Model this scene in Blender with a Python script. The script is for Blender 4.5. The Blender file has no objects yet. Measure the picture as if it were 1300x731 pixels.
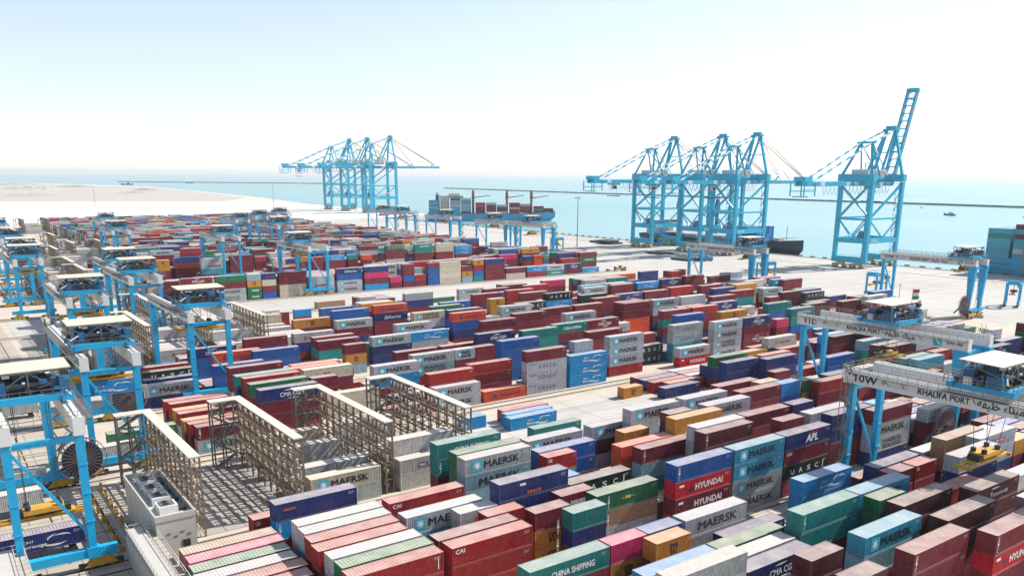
import bpy, bmesh, math, random
from mathutils import Vector, Matrix
# ---------------------------------------------------------------- camera, sky, sun, exposure
sc = bpy.context.scene
col = sc.collection
F_PX, PP_Y, PITCH, ROLL, YAW, CAM_H = 1062.0, 487.0, math.radians(14.0), math.radians(0.225), math.radians(54.5), 52.2
fwd = Vector((math.cos(YAW)*math.cos(PITCH), math.sin(YAW)*math.cos(PITCH), -math.sin(PITCH)))
rgt = Vector((math.sin(YAW), -math.cos(YAW), 0)); upv = rgt.cross(fwd)
r2 = rgt*math.cos(ROLL)+upv*math.sin(ROLL); u2 = upv*math.cos(ROLL)-rgt*math.sin(ROLL)
cam = bpy.data.cameras.new('camera'); cam.sensor_width = 36; cam.lens = F_PX/1300*36
cam.shift_y = (PP_Y-365.5)/1300; cam.clip_start = 1; cam.clip_end = 90000
co = bpy.data.objects.new('camera', cam); col.objects.link(co); sc.camera = co
M = Matrix((r2, u2, -fwd)).transposed().to_4x4(); M.translation = (0, 0, CAM_H); co.matrix_world = M
SUN_EL, SUN_AZ = math.radians(42), math.radians(-12)          # azimuth measured from +X
sdir = Vector((math.cos(SUN_EL)*math.cos(SUN_AZ), math.cos(SUN_EL)*math.sin(SUN_AZ), math.sin(SUN_EL)))
w = bpy.data.worlds.new('World'); sc.world = w; w.use_nodes = True
nt = w.node_tree; bg = nt.nodes['Background']; sky = nt.nodes.new('ShaderNodeTexSky')
sky.sky_type = 'NISHITA'; sky.sun_disc = False; sky.sun_elevation = SUN_EL
sky.sun_rotation = math.atan2(sdir.x, sdir.y); sky.altitude = 0; sky.air_density = 1.0; sky.dust_density = 0.15; sky.ozone_density = 1.0
hsv = nt.nodes.new('ShaderNodeHueSaturation'); hsv.inputs['Saturation'].default_value = .6
nt.links.new(sky.outputs[0], hsv.inputs['Color']); tin = nt.nodes.new('ShaderNodeMix'); tin.data_type = 'RGBA'; tin.blend_type = 'MULTIPLY'; tin.inputs[0].default_value = 1; tin.inputs[7].default_value = (.97, 1, 1.06, 1)
nt.links.new(hsv.outputs[0], tin.inputs[6]); nt.links.new(tin.outputs[2], bg.inputs[0]); bg.inputs[1].default_value = 0.108
sl = bpy.data.lights.new('sun', 'SUN'); sl.energy = 4.9; sl.angle = math.radians(0.6); sl.color = (1, 0.95, 0.87)
so = bpy.data.objects.new('sun', sl); col.objects.link(so); so.rotation_euler = sdir.to_track_quat('Z', 'Y').to_euler()
sc.view_settings.view_transform = 'Standard'; sc.view_settings.look = 'None'
sc.view_settings.exposure = 0.7; sc.view_settings.gamma = 1; sc.view_settings.use_curve_mapping = False
sc.cycles.max_bounces = 6; sc.cycles.volume_bounces = 0; sc.cycles.volume_step_rate = 1
rnd = random.Random(5)

# ---------------------------------------------------------------- helpers
class MB:
    def __init__(s): s.v = []; s.f = []; s.m = []
    def quad(s, pts, m=0):
        b = len(s.v); s.v += [tuple(p) for p in pts]; s.f.append(tuple(range(b, b+len(pts)))); s.m.append(m)
    def box(s, x0, x1, y0, y1, z0, z1, m=0):
        b = len(s.v)
        s.v += [(x0,y0,z0),(x1,y0,z0),(x1,y1,z0),(x0,y1,z0),(x0,y0,z1),(x1,y0,z1),(x1,y1,z1),(x0,y1,z1)]
        for q in ((3,2,1,0),(4,5,6,7),(0,1,5,4),(1,2,6,5),(2,3,7,6),(3,0,4,7)):
            s.f.append(tuple(b+i for i in q)); s.m.append(m)
    def hexa(s, lo, hi, m=0):                    # lo, hi: four corners each, counter-clockwise from above
        b = len(s.v); s.v += [tuple(p) for p in lo]+[tuple(p) for p in hi]
        for q in ((3,2,1,0),(4,5,6,7),(0,1,5,4),(1,2,6,5),(2,3,7,6),(3,0,4,7)):
            s.f.append(tuple(b+i for i in q)); s.m.append(m)
    def bar(s, a, b, w, h=None, m=0, w2=None, h2=None):
        a, b = Vector(a), Vector(b); h = h or w; w2 = w2 or w; h2 = h2 or h
        d = (b-a).normalized(); up = Vector((0,0,1)) if abs(d.z) < .95 else Vector((1,0,0))
        x = d.cross(up).normalized(); y = x.cross(d)
        lo = [a+x*sx*w/2+y*sy*h/2 for sx, sy in ((-1,-1),(1,-1),(1,1),(-1,1))]
        hi = [b+x*sx*w2/2+y*sy*h2/2 for sx, sy in ((-1,-1),(1,-1),(1,1),(-1,1))]
        s.hexa(lo, hi, m)
    def tube(s, a, b, r, n=8, m=0, r2=None):
        a, b = Vector(a), Vector(b); r2 = r if r2 is None else r2
        d = (b-a).normalized(); up = Vector((0,0,1)) if abs(d.z) < .95 else Vector((1,0,0))
        x = d.cross(up).normalized(); y = x.cross(d); k = len(s.v)
        for p, q in ((a, r), (b, r2)):
            for i in range(n):
                t = 2*math.pi*i/n; s.v.append(tuple(p+x*math.cos(t)*q+y*math.sin(t)*q))
        for i in range(n):
            j = (i+1) % n; s.f.append((k+i, k+j, k+n+j, k+n+i)); s.m.append(m)
        s.f.append(tuple(k+i for i in reversed(range(n)))); s.m.append(m)
        s.f.append(tuple(k+n+i for i in range(n))); s.m.append(m)
    def rail(s, a, b, h=1.1, step=1.6, r=.05, m=0, up=(0,0,1)):
        a, b, up = Vector(a), Vector(b), Vector(up); n = max(1, round((b-a).length/step))
        for i in range(n+1):
            p = a.lerp(b, i/n); s.bar(p, p+up*h, r, r, m)
        for k in (.5, 1): s.bar(a+up*h*k, b+up*h*k, r, r, m)
    def add(s, vs, fs, m=0, M=None):
        b = len(s.v); s.v += [tuple(M @ Vector(v)) if M else tuple(v) for v in vs]
        for f in fs: s.f.append(tuple(b+i for i in f)); s.m.append(m)
    def mesh(s, name, mats):
        me = bpy.data.meshes.new(name); me.from_pydata(s.v, [], s.f)
        for mt in mats: me.materials.append(mt)
        if len(mats) > 1: me.polygons.foreach_set('material_index', s.m)
        me.validate(); me.update(); return me
    def build(s, name, mats, parent=None, **k):
        return link(name, s.mesh(name, mats if isinstance(mats, (list, tuple)) else [mats]), parent, **k)
def link(name, me, parent=None, loc=None, rz=0, color=None):
    o = bpy.data.objects.new(name, me); col.objects.link(o)
    if parent: o.parent = parent
    if loc is not None: o.location = loc
    if rz: o.rotation_euler.z = rz
    if color: o.color = color
    return o
def empty(name, loc=(0,0,0), rz=0):
    o = bpy.data.objects.new(name, None); col.objects.link(o); o.location = loc; o.rotation_euler.z = rz
    o.empty_display_size = .5; return o
def tag(o, label=None, cat=None, group=None, kind=None):
    if label: o['label'] = label
    if cat: o['category'] = cat
    if group: o['group'] = group
    if kind: o['kind'] = kind
    return o
def copy_tree(o, parent=None):
    c = o.copy(); col.objects.link(c); c.parent = parent
    for ch in KIDS.get(o.name, []): KIDS.setdefault(c.name, []).append(copy_tree(ch, c))
    return c
KIDS = {}
def family(root):                                  # remember who hangs under whom, for quick copies
    for o in col.objects:
        if o.parent: KIDS.setdefault(o.parent.name, [])
    KIDS.clear()
    for o in col.objects:
        if o.parent: KIDS.setdefault(o.parent.name, []).append(o)
def W(u, v, z=0): return Vector((u, -v, z))
_font = {}; _asp = {}
def text_geo(s, bold=0.0, res=2):
    k = (s, bold)
    if k not in _font:
        c = bpy.data.curves.new('lettering', 'FONT'); c.body = s; c.size = 1; c.offset = bold; c.resolution_u = res
        o = bpy.data.objects.new('lettering', c); col.objects.link(o)
        me = bpy.data.meshes.new_from_object(o.evaluated_get(bpy.context.evaluated_depsgraph_get()))
        vs = [tuple(v.co) for v in me.vertices]; fs = [tuple(p.vertices) for p in me.polygons]
        bpy.data.objects.remove(o); bpy.data.curves.remove(c); bpy.data.meshes.remove(me)
        xs = [v[0] for v in vs]; ys = [v[1] for v in vs]
        x0, x1, y0, y1 = min(xs), max(xs), min(ys), max(ys); _asp[s] = (x1-x0)/(y1-y0)
        _font[k] = ([((x-x0)/(x1-x0), (y-y0)/(y1-y0), 0) for x, y, z in vs], fs)
    return _font[k]
def natural(s, ht): 
    if s not in _asp: text_geo(s, 0)
    return _asp[s]*ht
def put_text(mb, s, x, y, wd, ht, m, M, bold=.02, shear=0):      # box x..x+wd, y..y+ht in the plane of M
    vs, fs = text_geo(s, 0)
    e = bold*1.1*ht                                                    # thickened by stacking shifted copies, each 2 mm proud of the last
    for k, (dx, dy) in enumerate(((0, 0),) if bold < .015 else ((-e, 0), (e, 0), (0, e*.8), (0, -e*.8))):
        mb.add([(x+a*wd+shear*b*ht+dx, y+b*ht+dy, .002*k) for a, b, _ in vs], fs, m, M)

# ---------------------------------------------------------------- materials
def nodes(name):
    m = bpy.data.materials.new(name); m.use_nodes = True; t = m.node_tree
    return m, t, t.nodes, t.links, t.nodes['Principled BSDF']
def noise(N, L, vec, scale, detail=4, rough=.6):
    n = N.new('ShaderNodeTexNoise'); n.inputs['Scale'].default_value = scale; n.inputs['Detail'].default_value = detail
    n.inputs['Roughness'].default_value = rough
    if vec: L.new(vec, n.inputs['Vector'])
    return n.outputs['Fac']
def ramp(N, L, fac, a, b, ca=(0,0,0,1), cb=(1,1,1,1)):
    r = N.new('ShaderNodeValToRGB'); r.color_ramp.elements[0].position = a; r.color_ramp.elements[1].position = b
    r.color_ramp.elements[0].color = ca; r.color_ramp.elements[1].color = cb; L.new(fac, r.inputs[0]); return r.outputs[0]
def mix(N, L, fac, a, b, mode='MIX'):
    n = N.new('ShaderNodeMix'); n.data_type = 'RGBA'; n.blend_type = mode
    for s, v in ((n.inputs[0], fac), (n.inputs[6], a), (n.inputs[7], b)):
        if isinstance(v, (int, float)): s.default_value = v
        elif isinstance(v, tuple): s.default_value = v if len(v) == 4 else (*v, 1)
        else: L.new(v, s)
    return n.outputs[2]
def math_n(N, L, op, a, b=0.0):
    n = N.new('ShaderNodeMath'); n.operation = op
    for s, v in zip(n.inputs, (a, b)):
        if isinstance(v, (int, float)): s.default_value = v
        else: L.new(v, s)
    return n.outputs[0]
def simple(name, c, rough=.5, metal=0, var=.25, scale=.6, dirt=(.12,.09,.07), amount=.25):
    m, t, N, L, B = nodes(name); tc = N.new('ShaderNodeTexCoord').outputs['Object']
    f = ramp(N, L, noise(N, L, tc, scale, 5), .35, .75)
    g = math_n(N, L, 'MULTIPLY', ramp(N, L, noise(N, L, tc, scale*4, 6, .7), .52, .8), amount)
    c2 = tuple(x*(1-var) for x in c)
    L.new(mix(N, L, g, mix(N, L, f, c, c2), dirt), B.inputs['Base Color'])
    B.inputs['Roughness'].default_value = rough; B.inputs['Metallic'].default_value = metal
    return m
def paint(name, attr=False):
    m, t, N, L, B = nodes(name)
    geo = N.new('ShaderNodeNewGeometry'); oi = N.new('ShaderNodeObjectInfo')
    if attr:
        a = N.new('ShaderNodeVertexColor'); a.layer_name = 'col'; base = a.outputs['Color']; tc = geo.outputs['Position']
    else:
        base = oi.outputs['Color']
        vm = N.new('ShaderNodeVectorMath'); vm.operation = 'ADD'; L.new(N.new('ShaderNodeTexCoord').outputs['Object'], vm.inputs[0])
        cx = N.new('ShaderNodeCombineXYZ'); L.new(math_n(N, L, 'MULTIPLY', oi.outputs['Random'], 400.0), cx.inputs[0]); L.new(cx.outputs[0], vm.inputs[1])
        tc = vm.outputs[0]
    mp = N.new('ShaderNodeMapping'); L.new(tc, mp.inputs[0]); mp.inputs['Scale'].default_value = (2.2, 2.2, .25)
    fade = ramp(N, L, noise(N, L, tc, .35, 3), .3, .75)
    c1 = mix(N, L, math_n(N, L, 'MULTIPLY', fade, .11), base, (.42,.36,.33))           # sun-faded paint, in patches
    vr = N.new('ShaderNodeTexVoronoi'); vr.distance = 'CHEBYCHEV'; m2 = N.new('ShaderNodeMapping'); L.new(tc, m2.inputs[0]); m2.inputs['Scale'].default_value = (.55, .55, .42); L.new(m2.outputs[0], vr.inputs['Vector'])
    sv = N.new('ShaderNodeSeparateColor'); L.new(vr.outputs['Color'], sv.inputs[0])
    c1 = mix(N, L, 1.0, c1, ramp(N, L, sv.outputs[0], .0, 1.0, (.80,.80,.82,1), (1.08,1.06,1.04,1)), 'MULTIPLY')   # repainted and replaced wall panels
    st = ramp(N, L, noise(N, L, mp.outputs[0], 1.3, 5, .65), .50, .76)
    c2 = mix(N, L, math_n(N, L, 'MULTIPLY', st, .46), c1, (.10,.06,.045))              # rust runs down the walls
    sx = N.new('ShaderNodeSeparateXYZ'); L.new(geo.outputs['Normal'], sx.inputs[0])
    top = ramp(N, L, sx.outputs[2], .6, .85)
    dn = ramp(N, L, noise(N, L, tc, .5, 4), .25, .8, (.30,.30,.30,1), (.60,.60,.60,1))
    c3 = mix(N, L, math_n(N, L, 'MULTIPLY', top, dn), c2, (.74,.64,.56))               # blown sand on every roof, mixed stronger to paint in the sun's brightness
    rs = ramp(N, L, noise(N, L, tc, 1.7, 6, .7), .66, .78)
    c4 = mix(N, L, math_n(N, L, 'MULTIPLY', math_n(N, L, 'MULTIPLY', rs, top), .45), c3, (.20,.11,.08))
    L.new(c4, B.inputs['Base Color']); B.inputs['Roughness'].default_value = .5; B.inputs['Specular IOR Level'].default_value = .18
    return m
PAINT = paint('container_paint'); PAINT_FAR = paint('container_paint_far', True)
ink = lambda n, c: simple(n, c, .5, 0, .3, 1.5, (.2,.17,.15), .4)
BLACK, WHITE, STAR, RED, BLUE, GOLD, ORANGE = (ink('ink_black', (.012,.012,.015)), ink('ink_white', (.78,.78,.76)), ink('ink_star_blue', (.03,.42,.55)),
    ink('ink_red', (.5,.02,.03)), ink('ink_blue', (.01,.04,.2)), ink('ink_gold', (.6,.42,.05)), ink('ink_orange', (.75,.2,.03)))
INKS = [PAINT, BLACK, WHITE, STAR, BLUE, RED, GOLD, ORANGE]
CRANE = simple('crane_blue_paint', (.003,.36,.64), .42, 0, .18, .25, (.10,.10,.10), .14)
CRANE_Q = simple('quay_crane_paint', (.006,.40,.58), .45, 0, .15, .15, (.10,.12,.14), .12)
OFFW = simple('crane_white_paint', (.66,.66,.64), .5, 0, .12, .4, (.30,.2,.14), .3)
CANOPY = simple('canopy_sheet', (.62,.54,.42), .7, 0, .12, .5, (.35,.26,.18), .25)
GALV = simple('galvanised_steel', (.24,.23,.21), .5, .5, .3, 1.0)
RACK = simple('rack_steel', (.22,.165,.115), .6, .2, .3, .8, (.12,.08,.06), .4)
RACKTOP = simple('rack_cap_sheet', (.62,.55,.45), .65, 0, .1, .6)
DARK = simple('machinery_dark', (.025,.035,.045), .5, .2, .4, 1.5)
DBLUE = simple('machinery_blue', (.01,.12,.26), .5, 0, .3, 1.0)
YEL = simple('spreader_yellow', (.62,.33,.03), .5, 0, .25, 1.2, (.15,.08,.04), .4)
RUBBER = simple('tyre_rubber', (.02,.02,.02), .8)
WHITEBOX = simple('white_panel', (.48,.46,.42), .5, 0, .1, .5, (.35,.28,.2), .25)
RAILM = simple('crane_rail_steel', (.12,.08,.06), .5, .5, .3, .4)
KERB = simple('kerb_concrete', (.42,.38,.33), .9, 0, .2, .3)
TIMBER = simple('fender_black', (.015,.016,.018), .8)
HULLB = simple('hull_blue', (.012,.34,.56), .4, 0, .12, .03, (.12,.1,.1), .15)
HULLD = simple('hull_navy', (.004,.018,.05), .4, 0, .15, .03, (.12,.09,.08), .2)
DECKM = simple('deck_grey', (.22,.22,.22), .7)
MASTR = simple('mast_red', (.34,.06,.06), .5)
GLASS = simple('dark_glass', (.03,.05,.06), .1)
STRIPE = simple('stay_white', (.72,.74,.74), .5, 0, .05)
ROCK = simple('breakwater_rock', (.10,.16,.165), .9, 0, .4, .05)
FLAGR = simple('flag_red', (.5,.03,.03), .8); FLAGG = simple('flag_green', (.03,.25,.08), .8)
def concrete(name, c, slab=None, stain=.5, big=.012, ang=0):
    m, t, N, L, B = nodes(name); tc = N.new('ShaderNodeTexCoord').outputs['Object']
    f = ramp(N, L, noise(N, L, tc, big, 6, .65), .3, .75); c2 = tuple(x*.80 for x in c)
    a = mix(N, L, f, c, c2)
    st = ramp(N, L, noise(N, L, tc, .11, 6, .72), .5, .85)
    a = mix(N, L, math_n(N, L, 'MULTIPLY', st, stain), a, tuple(x*.55 for x in c))
    mp = N.new('ShaderNodeMapping'); L.new(tc, mp.inputs[0]); mp.inputs['Scale'].default_value = (.02, .5, 1)
    tr = ramp(N, L, noise(N, L, mp.outputs[0], 1, 4), .52, .72)
    a = mix(N, L, math_n(N, L, 'MULTIPLY', tr, .48), a, tuple(x*.5 for x in c))        # tyre tracks along the lanes
    if slab:
        bt = N.new('ShaderNodeTexBrick'); L.new(tc, bt.inputs['Vector']); bt.offset = 0
        bt.inputs['Scale'].default_value = 1; bt.inputs['Brick Width'].default_value = slab; bt.inputs['Row Height'].default_value = slab
        bt.inputs['Mortar Size'].default_value = .09; bt.inputs['Mortar Smooth'].default_value = .1
        bt.inputs['Color1'].default_value = (.96,.96,.96,1); bt.inputs['Color2'].default_value = (1,1,1,1); bt.inputs['Mortar'].default_value = (.5,.48,.45,1)
        a = mix(N, L, 1.0, a, bt.outputs['Color'], 'MULTIPLY')
    L.new(a, B.inputs['Base Color']); B.inputs['Roughness'].default_value = .9; B.inputs['Specular IOR Level'].default_value = .2
    return m
YARD = concrete('yard_concrete', (.54,.465,.385)); APRON = concrete('apron_concrete', (.50,.475,.44), 12)
TRANSFER = concrete('transfer_slabs', (.46,.405,.34), 4.5, .55); PALE = concrete('new_concrete', (.74,.72,.68), 30, .08)
EARTH = concrete('reclaimed_earth', (.46,.425,.385), None, .5, .0012); SANDM = concrete('sand', (.62,.55,.46), None, .3, .002)
PAVE = concrete('rack_paving', (.36,.33,.30), 3.0, .3)
def sea_mat():
    m, t, N, L, B = nodes('sea_water'); tc = N.new('ShaderNodeTexCoord').outputs['Object']
    f = ramp(N, L, noise(N, L, tc, .0012, 4), .3, .7)
    L.new(mix(N, L, f, (.13,.345,.36), (.20,.40,.405)), B.inputs['Base Color'])
    m3 = N.new('ShaderNodeMapping'); L.new(tc, m3.inputs[0]); m3.inputs['Rotation'].default_value = (0, 0, .5); m3.inputs['Scale'].default_value = (.0007, .006, 1)
    wv = ramp(N, L, noise(N, L, m3.outputs[0], 1, 5, .65), .42, .62)
    L.new(mix(N, L, math_n(N, L, 'MULTIPLY', wv, .30), mix(N, L, f, (.16,.345,.355), (.23,.40,.40)), (.12,.28,.30)), B.inputs['Base Color'])   # wind lanes
    B.inputs['Roughness'].default_value = .28; B.inputs['IOR'].default_value = 1.33
    b = N.new('ShaderNodeBump'); b.inputs['Strength'].default_value = .55; b.inputs['Distance'].default_value = .8
    L.new(noise(N, L, tc, .09, 6, .7), b.inputs['Height']); L.new(b.outputs[0], B.inputs['Normal'])
    return m
SEA = sea_mat()
# ---------------------------------------------------------------- shipping containers
COL = dict(m=(.180,.0135,.030), r=(.3456,.0154,.0179), R=(.5376,.0077,.0256), k=(.088,.014,.022), g=(.3968,.4224,.4480), w=(.46,.46,.45), s=(.5504,.4992,.3840),
    n=(.010,.030,.155), b=(.0064,.0960,.3456), c=(.0038,.2816,.6200), t=(.0051,.2304,.2112), e=(.0051,.1472,.0576), d=(.0051,.0282,.0218), o=(.6200,.0704,.0128),
    y=(.5120,.2304,.0282), p=(.5888,.0230,.1280), l=(.2176,.3840,.4480), u=(.0384,.3200,.4480), z=(.3200,.1984,.1088))
CH, CW = 2.64, 2.44
def wall(mb, L, side):                                # one corrugated long wall; side -1 faces -Y
    y0 = CW/2-.02; d = .045; p = .28; n = int((L-.3)/p); p = (L-.3)/n; x = -L/2+.15; pts = [(x, y0)]
    for i in range(n):
        a = x+i*p; pts += [(a+p*.18, y0), (a+p*.32, y0-d), (a+p*.68, y0-d), (a+p*.82, y0)]
    pts.append((L/2-.15, y0))
    for (xa, ya), (xb, yb) in zip(pts, pts[1:]):
        q = [(xa, -ya, .14), (xb, -yb, .14), (xb, -yb, CH-.12), (xa, -ya, CH-.12)]
        if side > 0: q = [(-a, -b, c) for a, b, c in q]
        mb.quad(q, 0)
def g_walls(mb, L, closed_end=True):
    wall(mb, L, -1); wall(mb, L, 1)
    n = 9; p = (CW-.3)/n; y = -CW/2+.15; x0 = -L/2+.02; pts = [(y, x0)]
    for i in range(n):
        a = y+i*p; pts += [(a+p*.2, x0), (a+p*.35, x0+.045), (a+p*.65, x0+.045), (a+p*.8, x0)]
    pts.append((CW/2-.15, x0))
    for (ya, xa), (yb, xb) in zip(pts, pts[1:]): mb.quad([(xb, yb, .14), (xa, ya, .14), (xa, ya, CH-.12), (xb, yb, CH-.12)], 0)
def g_frame(mb, L):
    for sx in (-1, 1):
        for sy in (-1, 1):
            x, y = sx*(L/2-.08), sy*(CW/2-.08); mb.box(x-.08, x+.08, y-.08, y+.08, .12, CH-.12)
            for z in (0, CH-.12): mb.box(x-.085, x+.085, y-.085, y+.085, z, z+.12)
    for sy in (-1, 1):
        y = sy*(CW/2-.05)
        mb.box(-L/2+.16, L/2-.16, y-.05, y+.05, .02, .14); mb.box(-L/2+.16, L/2-.16, y-.045, y+.045, CH-.12, CH-.02)
    for sx in (-1, 1):
        x = sx*(L/2-.05)
        mb.box(x-.05, x+.05, -CW/2+.16, CW/2-.16, .02, .14); mb.box(x-.05, x+.05, -CW/2+.16, CW/2-.16, CH-.12, CH-.02)
    mb.box(-L/2+.1, L/2-.1, -CW/2+.1, CW/2-.1, .1, .14)
def g_roof(mb, L):
    p = .42; n = int((L-.3)/p); p = (L-.3)/n; z = CH-.035; pts = [(-L/2+.1, z)]
    for i in range(n):
        a = -L/2+.15+i*p; pts += [(a+p*.15, z), (a+p*.35, z-.03), (a+p*.65, z-.03), (a+p*.85, z)]
    pts.append((L/2-.1, z))
    for (xa, za), (xb, zb) in zip(pts, pts[1:]): mb.quad([(xa, -CW/2+.09, za), (xb, -CW/2+.09, zb), (xb, CW/2-.09, zb), (xa, CW/2-.09, za)], 0)
def g_door(mb, L, k):
    x = L/2-.02; y0, y1 = (-CW/2+.17, -.015) if k < 0 else (.015, CW/2-.17)
    mb.box(x-.06, x, y0, y1, .15, CH-.13)
def g_bars(mb, L, k):
    x = L/2
    for f in (.28, .74):
        y = (-1 if k < 0 else 1)*(CW/2-.17)*f; mb.tube((x, y, .16), (x, y, CH-.14), .025, 6)
        mb.box(x-.015, x+.03, y-.1, y+.16, 1.0, 1.06)
def g_logo(mb, L, lg):
    yf = -CW/2-.006
    for s in (1, -1):
        F = Matrix(((s,0,0,0),(0,0,-1,s*yf),(0,1,0,0),(0,0,0,1)))       # plane x, z facing -Y (s=1) or +Y (s=-1)
        if s == -1: F = Matrix(((-1,0,0,0),(0,0,1,-yf),(0,1,0,0),(0,0,0,1)))
        T = lambda t, x, z, wd, h, m, bold=.02, shear=0: put_text(mb, t, x*k-(0), z, wd*k, h, m, F, bold, shear)
        R = lambda x, z, wd, h, m: mb.add([(x*k, z, 0), ((x+wd)*k, z, 0), ((x+wd)*k, z+h, 0), (x*k, z+h, 0)], [(0,1,2,3)], m, F)
        k = L/12.19
        def star(cx, cz, r, m):
            v = [(cx+math.cos(math.pi/2+math.pi*i/7)*(r if i % 2 == 0 else r*.42), cz+math.sin(math.pi/2+math.pi*i/7)*(r if i % 2 == 0 else r*.42), .006) for i in range(14)]
            mb.add(v+[(cx, cz, .006)], [(i, (i+1) % 14, 14) for i in range(14)], m, F)
        def arc(cx, cz, rx, rz, a0, a1, th, m):
            n = 10; v = []
            for i in range(n+1):
                a = math.radians(a0+(a1-a0)*i/n); t = th*math.sin(math.pi*(i+.3)/(n+.6))
                v += [(cx+math.cos(a)*rx, cz+math.sin(a)*rz, 0), (cx+math.cos(a)*(rx-t), cz+math.sin(a)*(rz-t), 0)]
            mb.add(v, [(2*i, 2*i+2, 2*i+3, 2*i+1) for i in range(n)], m, F)
        if lg == 'M':
            R(-4.9, .45, 1.75/k, 1.75, 3); star(-4.9*k+.875, 1.325, .72, 2); T('MAERSK', -2.7, .8, 6.5, 1.05, 1, .045)
        elif lg == 'K': T('MAERSK', -3.6, .75, 7.6, 1.15, 1, .045)
        elif lg == 'X':
            R(-4.9, .55, 1.5/k, 1.5, 3); star(-4.9*k+.75, 1.3, .6, 2); T('MAERSK', -2.7, 1.4, 6.2, .78, 1, .03); T('SEALAND', -2.7, .42, 6.2, .78, 1, .03)
        elif lg == 'C': T('C O S C O', -2.6, .85, 5.2, .85, 4, .02); T('GENUINE LINE', -5.5, 1.85, 2.2, .26, 4)
        elif lg == 'H':
            T('HYUNDAI', -1.9, .8, 6.0, .95, 2, .04); R(-5.4, 1.75, 1.0, .38, 2)
            mb.add([(-3.5*k, .7, 0), (-2.2*k, .7, 0), (-2.7*k, 1.6, 0)], [(0,1,2)], 1, F)
        elif lg == 'A':
            T('CMA CGM', -2.0, .75, 4.9, .85, 2, .03); arc(.3, 1.25, 2.6, .95, 70, 125, .22, 2); arc(.6, 1.2, 2.6, .95, 245, 300, .22, 2)
        elif lg == 'B':
            T('Borouge', -1.9, .55, 3.2, .62, 2, .03); T('\ufe9d\u0648\ufeae\ufe91', -1.7, 1.35, 1.4, .5, 2, .02)
            arc(2.3, 1.15, 1.7, .75, 190, 330, .3, 2); arc(2.9, 1.55, 1.5, .6, 100, 200, .25, 2); arc(3.3, 1.6, 1.1, .45, 0, 150, .22, 2)
        elif lg == 'U':
            for t, x in zip('UASC', (-4.2, -2.0, .2, 2.4)): T(t, x, .95, .95, .85, 2, .03)
            R(4.5, .6, .22, 1.5, 2)
        elif lg == 'L':
            T('Hapag-Lloyd', -1.6, .75, 5.8, .9, 4, .02); R(-3.6, .75, .75, .95, 4); R(-2.75, .75, .4, .5, 4)
        elif lg == 'Y': T('YANG MING', -1.9, .75, 5.6, .85, 5, .03); R(-3.3, .8, .9, .2, 5); R(-3.3, 1.4, .9, .2, 5); R(-2.95, .8, .22, .8, 5)
        elif lg == 'S': T('CHINA SHIPPING', -2.9, .85, 6.6, .8, 2, .04)
        elif lg == 'F': T('Safmarine', -2.6, .7, 6.0, 1.15, 2, .005, .28)
        elif lg == 'V':
            T('m', -.62/k, 1.32, 1.25/k, .62, 1, .06); T('sc', -.55/k, .62, 1.1/k, .6, 1, .06)
        elif lg == 'G': T('EVERGREEN', -2.6, .85, 6.2, .72, 2, .04)
        elif lg == 'P':
            R(-2.6, .8, 1.7, .85, 4); R(-.9, .8, 3.4, .85, 5); T('P&O', -2.4, .95, 1.3, .55, 2, .03); T('Nedlloyd', -.6, .95, 2.8, .6, 2, .02)
        elif lg == 'Z': T('APL', -.7, .65, 3.2, 1.25, 2, .06, .15); R(-.1, 2.15, 2.8, .16, 5)
        elif lg == 'D': T('DJL', -1.2, .95, 1.9, .6, 5, .03)
        elif lg == 'E': T('seaco', -1.3, .35, 2.4, .45, 7, .02); R(-2.6, 1.75, 1.0, .35, 2)
        elif lg == 'O': T('seaco', -4.9, 1.45, 1.7, .38, 7, .03)
        elif lg == 'I': T('CAI', -5.6, 1.75, 1.3, .55, 2, .04)
        elif lg == 'v':
            for i, t in enumerate('CAPITAL'): T(t, -5.75/k if L < 8 else -5.75, 2.15-.29*i, .34/k, .24, 2, .03)
        elif lg == 'W': R(-.55, 1.1, 1.1, .45, 6); R(-1.3, 1.28, .6, .1, 6); R(.7, 1.28, .6, .1, 6)
        elif lg == 'T': T('Transamerica', -2.2, .85, 5.0, .7, 2, .01, .2); arc(-.8, 1.5, 2.0, .7, 50, 130, .2, 2)
        elif lg == 'h':
            T('HAMBURG SUD', -.4, .95, 4.9, .55, 5, .02); mb.add([(-2.6*k, 1.7, 0), (-2.6*k, .7, 0), (-1.0*k, 1.2, 0)], [(0,1,2)], 5, F)
        elif lg == 'a': R(5.3, .5, .12, 1.6, 2)
        if lg not in 'v-' or L > 8:                                        # size and number marks by the far post
            T('4510', L/2/k-1.35, 2.08, .85, .14, 2, .01); T('22 G1', L/2/k-1.35, 1.85, .7, .13, 2, .01)
_cm = {}
def cmesh(kind, L, lg='-'):
    k = (kind, L, lg)
    if k not in _cm:
        mb = MB()
        if kind in ('body', 'whole'): g_walls(mb, L); g_logo(mb, L, lg)
        if kind in ('frame', 'whole'): g_frame(mb, L)
        if kind in ('roof', 'whole'): g_roof(mb, L)
        if kind == 'whole':
            for s in (-1, 1): g_door(mb, L, s); g_bars(mb, L, s)
        if kind == 'doorl': g_door(mb, L, -1)
        if kind == 'doorr': g_door(mb, L, 1)
        if kind == 'barl': g_bars(mb, L, -1)
        if kind == 'barr': g_bars(mb, L, 1)
        _cm[k] = mb.mesh('container_'+kind, INKS)
    return _cm[k]
def tint(c, r):
    b = COL[c]; f = 1+.22*(r.random()-.5); return tuple(min(1, x*f*(1+.1*(r.random()-.5))) for x in b)+(1,)
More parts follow.
